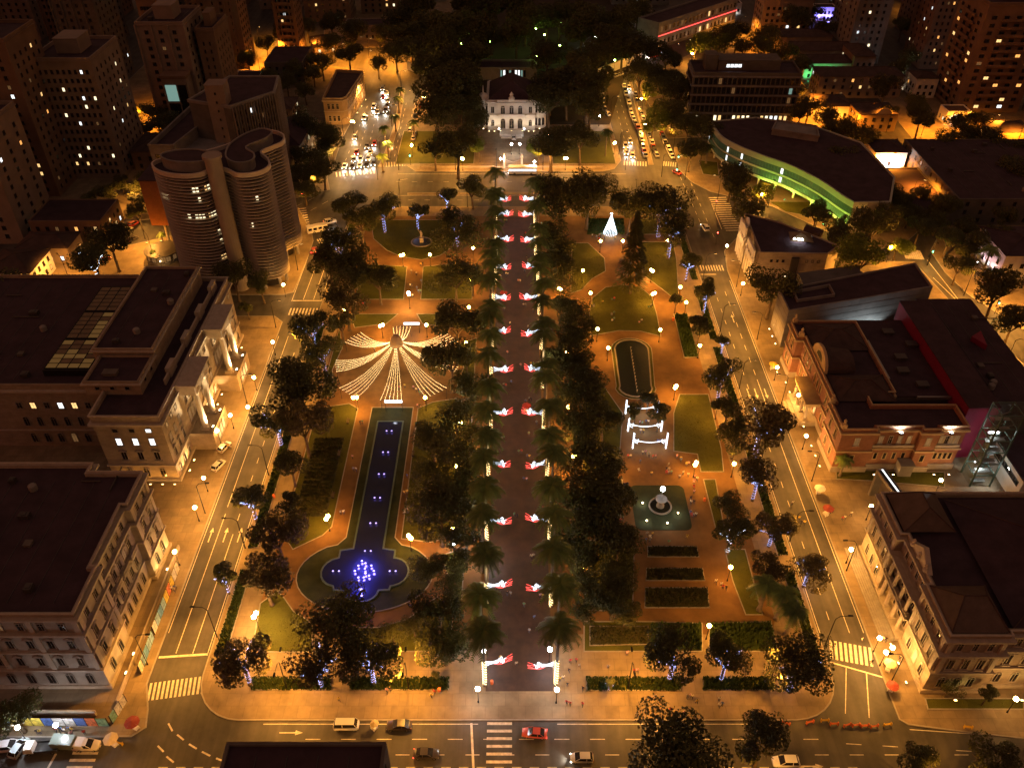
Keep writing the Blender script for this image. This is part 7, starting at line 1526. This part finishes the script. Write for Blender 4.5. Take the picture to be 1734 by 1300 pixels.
# buses and trucks
def bus(x, y, rz, label, col, L_=11.0, H_=3.1, W=2.5, lit=True, name='bus'):
    o = thing(name, label, 'bus', (x,y,.01), rz); h = L_/2; b = MB(); loft(b, [[(xx,-W/2*s,.35),(xx,W/2*s,.35),(xx,W/2*s,H_-.25),(xx,W/2*s*.85,H_),(xx,-W/2*s*.85,H_),(xx,-W/2*s,H_-.25)] for xx, s in ((-h,.94),(-h+.25,1),(h-.5,1),(h,.9))]); bd = b.build('body', M['paint_car'], o); bd.color = tuple(col)+(1,)
    n = max(3,int(L_/1.5)); wm = MB(); wm.box(-.6,.6,-.02,.02,0,.85); me = wm.mesh('window', M['e_win3'] if lit else M['glass'])
    for k in range(n):
        for s_ in (-1,1): link('window', me, o, (-h+.9+k*(L_-1.8)/(n-1),s_*(W/2+.005),H_*.5))
    b = MB(); b.box(h-.03,h+.03,-W*.4,W*.4,1.3,H_-.5); b.build('windscreen', M['glass'], o)
    b = MB(); b.box(-1,1,-.7,.7,H_,H_+.18); b.build('roof_unit', M['white'], o)
    v = VK['suv']
    for ax in (-h+2.2,h-2.4):
        for s_ in (-1,1): w_ = link('wheel', v['tyre'], o, (ax,s_*(W/2-.1),.42)); w_.rotation_euler = (R(90),0,0); w_.scale = (1.2,)*3; link('rim', v['rim'], w_)
    for s_ in (-1,1): b = MB(); b.box(h-.05,h+.05,s_*W*.36-.15,s_*W*.36+.15,.6,.85); b.build('headlight', M['e_head'], o)
    lamp('headlight_beam', (h+.2,0,.9), 300, (1,.95,.85), o, .2, 'SPOT', (0,R(-84),0), 120, .8); return o
x, y = xy(885,288,1.5); bus(x, y, R(180), 'white bus with bluish lit windows passing before the palace gate', (.75,.76,.8))
x, y = xy(537,387,1.2); bus(x, y, R(24), 'white minibus waiting at the left junction crossing', (.72,.7,.66), 7.0, 2.6, 2.2, False, 'minibus')
x, y = xy(1108,93,1.2); bus(x, y, R(215), 'red bus with white lit screen at the end of the palace wall', (.6,.05,.05), 9.0, 3.0)
def truck(x, y, rz, label, col, cargo, boxy=True):
    o = thing('truck', label, 'truck', (x,y,.01), rz); b = MB(); loft(b, [sec(1.2,.95,.4,1.9),sec(2.6,.95,.4,1.85),sec(2.9,.9,.4,1.1)]); bd = b.build('cab', M['paint_car'], o); bd.color = tuple(col)+(1,); b = MB(); b.add([(2.62,-.8,1.15),(2.62,.8,1.15),(2.5,.75,1.8),(2.5,-.75,1.8)],[(0,1,2,3)]); b.build('windscreen', M['glass'], o)
    b = MB(); b.box(-2.9,1.1,-1.0,1.0,.6,.8)
    if boxy: b.box(-2.9,1.0,-1.0,1.0,.81,2.2)
    else: b.box(-2.9,1.0,-1.0,-.92,.8,1.3); b.box(-2.9,1.0,.92,1.0,.8,1.3); b.box(-2.9,-2.82,-.92,.92,.8,1.3)
    c_ = b.build('cargo_bed', M['paint_car'], o); c_.color = tuple(cargo)+(1,); v = VK['suv']
    for ax in (-1.9,2.0):
        for s_ in (-1,1): w_ = link('wheel', v['tyre'], o, (ax,s_*.86,.36)); w_.rotation_euler = (R(90),0,0); link('rim', v['rim'], w_)
    for s_ in (-1,1): b = MB(); b.box(2.85,2.93,s_*.65-.15,s_*.65+.15,.6,.8); b.build('headlight', M['lens_off'], o)
x, y = xy(118,1258,1.0); truck(x, y, R(-4), 'white truck with grey-green box in the bottom left row', (.74,.72,.68), (.16,.2,.18)); x, y = xy(72,1266,.6); truck(x, y, R(184), 'white pickup with open black bed in the bottom left row', (.74,.72,.68), (.04,.04,.04), False)

# ================================================================== people
M['skin'] = mat('skin', (.3,.17,.1), .6, 0, objrand=.4); M['shirt'] = mat('shirt', (.5,.5,.5), .85, 0, objcol=True); M['trousers'] = mat('trousers', (.06,.06,.09), .85, 0, objrand=.6); M['hair'] = mat('hair', (.02,.014,.01), .7, 0)
def person_mesh(name, J, E, rad):
    me = bpy.data.meshes.new(name); me.from_pydata([J[k] for k in J], [(list(J).index(a), list(J).index(b)) for a, b in E], []); o = bpy.data.objects.new(name, me); C.objects.link(o)
    md = o.modifiers.new('skin', 'SKIN'); md.use_smooth_shade = True
    for k, key in enumerate(J): r_ = rad[key]; me.skin_vertices[0].data[k].radius = (r_, r_*.8) if key in ('pelvis','waist','chest') else (r_, r_); me.skin_vertices[0].data[k].use_root = key == 'pelvis'
    sb = o.modifiers.new('sub', 'SUBSURF'); sb.levels = 1
    dg = bpy.context.evaluated_depsgraph_get(); out_ = bpy.data.meshes.new_from_object(o.evaluated_get(dg)); bpy.data.objects.remove(o)
    out_.name = name; out_.materials.clear()
    for m_ in ('shirt','trousers','skin','hair'): out_.materials.append(M[m_])
    hz = J['head'][2]; pz = J['pelvis'][2]; nz_ = J['neck'][2]; hx = Vector(J['head'])
    for p in out_.polygons:
        c_ = p.center; fa = min((Vector(J[k])-c_).length for k in ('handl','handr','elbl','elbr')); 
        if (c_-hx).length < .2: p.material_index = 3 if (c_.z > hz+.03 or c_.x < hx.x-.05) else 2
        elif c_.z > nz_-.02: p.material_index = 2
        elif min((Vector(J[k])-c_).length for k in ('handl','handr')) < .2: p.material_index = 2
        elif c_.z < pz+.02: p.material_index = 1
        else: p.material_index = 0
    return out_
def pose(stride, arm, lean=0.0, sit=False):
    J = {'pelvis':(0,0,.95),'waist':(lean*.2,0,1.12),'chest':(lean*.5,0,1.36),'neck':(lean*.8,0,1.52),'head':(lean+.02,0,1.66),
         'shl':(lean*.6,.2,1.42),'elbl':(lean*.5-arm*.5,.26,1.15),'handl':(lean*.5+.05-arm*.2,.27,.9),'shr':(lean*.6,-.2,1.42),'elbr':(lean*.5+arm*.5,-.26,1.15),'handr':(lean*.5+.05+arm*1.0,-.25,.93),
         'hipl':(0,.1,.88),'knl':(stride*.5+.03,.11,.48),'ankl':(stride-.05,.11,.08),'toel':(stride+.1,.12,.04),'hipr':(0,-.1,.88),'knr':(-stride*.35+.03,-.11,.48),'ankr':(-stride,-.11,.1),'toer':(-stride+.14,-.12,.05)}
    if sit:
        dz = .95-.2; J = {k: (v[0],v[1],v[2]-dz) for k, v in J.items()}
        J.update({'hipl':(.05,.1,.16),'knl':(.4,.16,.42),'ankl':(.7,.14,.08),'toel':(.85,.14,.06),'hipr':(.05,-.1,.16),'knr':(.42,-.16,.38),'ankr':(.66,-.14,.08),'toer':(.82,-.14,.06)})
    return J
EDG = [('pelvis','waist'),('waist','chest'),('chest','neck'),('neck','head'),('chest','shl'),('shl','elbl'),('elbl','handl'),('chest','shr'),('shr','elbr'),('elbr','handr'),('pelvis','hipl'),('hipl','knl'),('knl','ankl'),('ankl','toel'),('pelvis','hipr'),('hipr','knr'),('knr','ankr'),('ankr','toer')]
RAD = {'pelvis':.15,'waist':.14,'chest':.17,'neck':.06,'head':.115,'shl':.075,'elbl':.05,'handl':.045,'shr':.075,'elbr':.05,'handr':.045,'hipl':.095,'knl':.065,'ankl':.045,'toel':.04,'hipr':.095,'knr':.065,'ankr':.045,'toer':.04}
PM = [person_mesh('body', pose(*p), EDG, RAD) for p in ((.3,.2),(.22,-.16),(.04,.05),(.12,.3,.08))]; PS = person_mesh('body', pose(0,.1,.05,True), EDG, RAD)
SHC = [(.7,.68,.64),(.05,.05,.06),(.5,.08,.08),(.1,.15,.35),(.6,.45,.1),(.3,.3,.3),(.65,.35,.4),(.15,.3,.2),(.75,.7,.55)]
SHN = ['white','black','red','blue','yellow','grey','pink','green','cream']
def person(x, y, label, group, rz=None, sit=False, z=.155, col=None):
    ci = rnd.randrange(len(SHC)); col = SHC[ci]; label = label.replace('person', 'person in a %s shirt' % SHN[ci], 1).replace('sitting on', 'sitting on' if sit else 'standing on').replace('walking','walking')
    o = link('person', PS if sit else rnd.choice(PM), None, (x,y,z), rnd.uniform(0,6.28) if rz is None else rz, rnd.uniform(.93,1.05)); o.color = tuple(col or rnd.choice(SHC))+(1,); tag(o, label, 'person', group); return o
def crowd(n_, poly, label, group, sit=0.0, z=.175, pairs=.5):
    n = max(3, round(n_*.66)); poly = [xy(*q) for q in poly]; xs = [p[0] for p in poly]; ys = [p[1] for p in poly]; k = 0
    while k < n:
        x, y = rnd.uniform(min(xs),max(xs)), rnd.uniform(min(ys),max(ys)); ins = False; j = len(poly)-1
        for i in range(len(poly)):
            if (poly[i][1] > y) != (poly[j][1] > y) and x < (poly[j][0]-poly[i][0])*(y-poly[i][1])/(poly[j][1]-poly[i][1])+poly[i][0]: ins = not ins
            j = i
        if not ins: continue
        rz = rnd.choice((R(90),R(-90)))+rnd.uniform(-.6,.6); person(x, y, label, group, rz, rnd.random() < sit, z); k += 1
        if rnd.random() < pairs and k < n: person(x+rnd.uniform(.5,.7), y+rnd.uniform(-.3,.3), label, group, rz+rnd.uniform(-.3,.3), False, z); k += 1
crowd(118, [(843,330),(903,330),(925,1150),(832,1150)], 'person walking on the dark central avenue', 'people on the avenue')
crowd(16, [(944,1105),(990,1105),(990,1200),(944,1200)], 'person near the right end of the avenue by the front pavement', 'people at the avenue entrance', z=.16)
crowd(20, [(1080,1180),(1230,1180),(1230,1212),(1080,1212)], 'person on the front pavement right of the avenue', 'people on the right front pavement', z=.16); crowd(8, [(540,1172),(800,1172),(800,1212),(540,1212)], 'person on the front pavement left of the avenue', 'people on the left front pavement', z=.16)
crowd(10, [(1000,1110),(1150,1110),(1150,1144),(1000,1144)], 'person on the inner front path at right', 'people on the inner front path', z=.16)
crowd(40, [(1062,770),(1175,770),(1178,815),(1060,815)], 'person in the crowd above the fountain', 'crowd above the fountain', .1); crowd(16, [(1052,815),(1064,815),(1060,905),(1046,905)], 'person standing left of the fountain', 'people left of the fountain', .3); crowd(16, [(1166,815),(1180,815),(1186,905),(1168,905)], 'person standing right of the fountain', 'people right of the fountain', .3); crowd(10, [(1080,908),(1175,908),(1175,920),(1080,920)], 'person below the fountain basin', 'people below the fountain', .3)
crowd(14, [(1075,715),(1115,715),(1118,765),(1080,765)], 'person between the white light gates', 'people in the light gates'); crowd(18, [(1000,505),(1105,505),(1110,555),(1002,555)], 'person sitting on the oval lawn', 'people on the oval lawn', .8, .18)
crowd(14, [(1000,400),(1062,400),(1062,416),(1000,416)], 'person watching the white light cone', 'people at the light cone'); crowd(14, [(970,505),(992,500),(998,570),(975,570)], 'person on the path left of the oval lawn', 'people left of the oval lawn')
crowd(14, [(697,690),(712,690),(690,880),(672,880)], 'person on the path right of the pool', 'people right of the pool', .2); crowd(10, [(600,700),(618,700),(584,880),(566,880)], 'person on the path left of the pool', 'people left of the pool', .2); crowd(16, [(625,655),(720,655),(722,688),(622,688)], 'person at the near entrance of the light canopy', 'people at the canopy entrance'); crowd(12, [(600,575),(640,620),(720,620),(735,575)], 'person under the light canopy', 'people under the canopy'); crowd(16, [(670,445),(715,445),(712,530),(668,530)], 'person on the upper left path', 'people on the upper left path'); crowd(5, [(575,512),(660,512),(660,528),(575,528)], 'person on the upper left cross path', 'people on the cross path')
crowd(9, [(1480,1080),(1520,1080),(1530,1180),(1500,1180)], 'person near the stalls at the lower right corner', 'people at the lower right stalls', z=.16); crowd(8, [(1395,860),(1460,870),(1440,890),(1400,885)], 'person by the parasols in the alley', 'people at the alley parasols', z=.16); crowd(6, [(1335,855),(1365,855),(1385,925),(1365,925)], 'person crossing the right street', 'people crossing the right street', z=.01); crowd(18, [(40,1235),(165,1235),(160,1250),(40,1250)], 'person at the stalls along the bottom left hoarding', 'people at the bottom left stalls', z=.16); crowd(6, [(405,730),(380,800),(360,800),(390,730)], 'person on the left pavement by the museum', 'people by the museum', z=.16); crowd(5, [(1450,1085),(1480,1085),(1478,1130),(1456,1130)], 'person on the right zebra crossing', 'people on the right zebra', z=.01)
crowd(6, [(1205,980),(1235,980),(1250,1030),(1200,1035)], 'person on the lower right path', 'people on the lower right path', z=.16); crowd(6, [(300,960),(315,960),(275,1060),(262,1060)], 'person passing the painted hoarding', 'people by the hoarding', z=.16)

# ================================================================== stalls, parasols, street things
def parasol(px, py, col, label, r=1.3, goods=True):
    x, y = xy(px,py,2.3); o = thing('parasol_stall', label, 'parasol', (x,y,.15), rnd.uniform(0,6)); b = MB(); b.tube([(0,0,0),(0,0,2.5)],.03,6); b.build('pole', M['metal'], o); key = 'par%s' % (col,)
    if key not in M: M[key] = mat('parasol_fabric', col, .8, .15, 2.0)
    b = MB(); n = 8; b.add([(r*math.cos(2*math.pi*k/n),r*math.sin(2*math.pi*k/n),2.05+(.06 if k % 2 else 0)) for k in range(n)]+[(0,0,2.6)], [(k,(k+1)%n,n) for k in range(n)]); b.build('canopy', M[key], o)
    for k in range(n): a = 2*math.pi*k/n; b = MB(); b.tube([(0,0,2.56),(r*math.cos(a),r*math.sin(a),2.06)],.015,4); b.build('rib', M['metal'], o)
    if goods: b = MB(); b.box(-.9,.3,-.4,.4,.5,.9); b.box(-.85,.25,-.35,.35,.9,1.05); b.tube([(-.6,-.45,.25),(-.6,-.38,.25)],.25,10); b.tube([(0,-.45,.25),(0,-.38,.25)],.25,10); b.build('cart', M['white'], o)
parasol(1389,826,(.75,.72,.66),'white parasol stall on the right pavement by the alley',1.3); parasol(1403,860,(.3,.06,.05),'red parasol stall in the alley entrance',1.25); parasol(1310,616,(.8,.5,.05),'yellow parasol on the pavement before the pink building',1.2); parasol(223,1222,(.3,.06,.05),'red parasol stall at the bottom left corner',1.35); parasol(1512,1160,(.3,.06,.05),'dark red parasol stall at the lower right corner',1.15); parasol(1508,1122,(.75,.45,.25),'pale orange parasol stall near the right zebra',1.15); parasol(187,1250,(.75,.62,.4),'cream parasol over a cart at the bottom left kerb',1.3); parasol(634,1224,(.5,.4,.2),'small vendor cart with cream parasol behind the black car',.8); parasol(892,686,(.5,.05,.04),'red lit parasol on the avenue',1.2); parasol(853,495,(.5,.06,.05),'red parasol stall on the far avenue',1.2)
bar = MB(); bar.box(-.8,.8,-.04,.04,.55,.75); bar.box(-.8,.8,-.04,.04,.25,.4); bar.box(-.7,-.62,-.2,.2,0,.8); bar.box(.62,.7,-.2,.2,0,.8); M['orange'] = mat('orange_plastic', (.7,.16,.04), .6, .1, 1.0); M['yellow'] = mat('yellow_plastic', (.7,.42,.03), .6, .1, 1.0); BM = {c_: bar.mesh('rail', M[c_]) for c_ in ('orange','yellow')}
for k, (px, py, c_) in enumerate([(1371,1224,'orange'),(1396,1221,'yellow'),(1412,1227,'orange'),(1434,1229,'orange'),(1449,1229,'orange'),(1464,1230,'orange'),(1480,1231,'orange'),(1502,1228,'yellow'),(1638,1233,'yellow'),(1330,1226,'orange'),(203,1260,'yellow')]):
    x, y = xy(px,py); o = link('rail', BM[c_], tag(thing('road_barrier', '', 'barrier', (x,y,.012 if py < 1233 else .15), rnd.uniform(-.3,.3)), '%s plastic road barrier, %s' % (c_, ['second from the left by the front right corner','at the left of the right junction','third orange one across the right junction','fourth orange one across the right junction','fifth orange one across the right junction','sixth orange one across the right junction','last orange one across the right junction','at the right end of the junction','alone on the right front pavement','nearest the front right corner','by the bottom left parasols'][k]), 'barrier'))
def bench(x, y, rz, label):
    o = thing('park_bench', label, 'bench', (x,y,.15), rz, 'benches along the square paths')
    for k in range(3): b = MB(); b.box(-.9,.9,-.25+k*.17,-.12+k*.17,.42,.46); b.build('seat_slat', M['bark'], o)
    for k in range(2): b = MB(); b.box(-.9,.9,.27,.31,.55+k*.18,.68+k*.18); b.build('back_slat', M['bark'], o)
    for s_ in (-1,1): b = MB(); b.box(s_*.75-.04,s_*.75+.04,-.25,.3,0,.42); b.build('leg', M['metal_d'], o)
for k, (px, py) in enumerate([(575,770),(565,840),(700,770),(690,840),(712,720),(590,715)]): x, y = xy(px,py); bench(x, y, R(90), 'wooden bench on the %s side of the pool, %s' % (('left','left','right','right','right','left')[k], ('middle','lower','middle','lower','upper','upper')[k]))
bin_ = MB(); bin_.lathe([(.28,0),(.32,.2),(.3,.9),(.2,.95)],12); BNM = bin_.mesh('drum', M['orange'])
for px, py, lab in [(744,1168,'orange litter bin at the end of the front left hedge'),(833,1155,'orange litter bin at the avenue entrance'),(745,948,'red litter bin by the path right of the pool head'),(464,840,'orange litter bin beside the left street path'),(1193,846,'red litter bin right of the fountain'),(1140,541,'red litter bin right of the oval lawn')]:
    x, y = xy(px,py,.5); o = thing('litter_bin', lab, 'bin', (x,y,.15)); link('drum', BNM, o); b = MB(); b.tube([(0,.35,0),(0,.35,1.3)],.04,6); b.build('post', M['metal_d'], o)
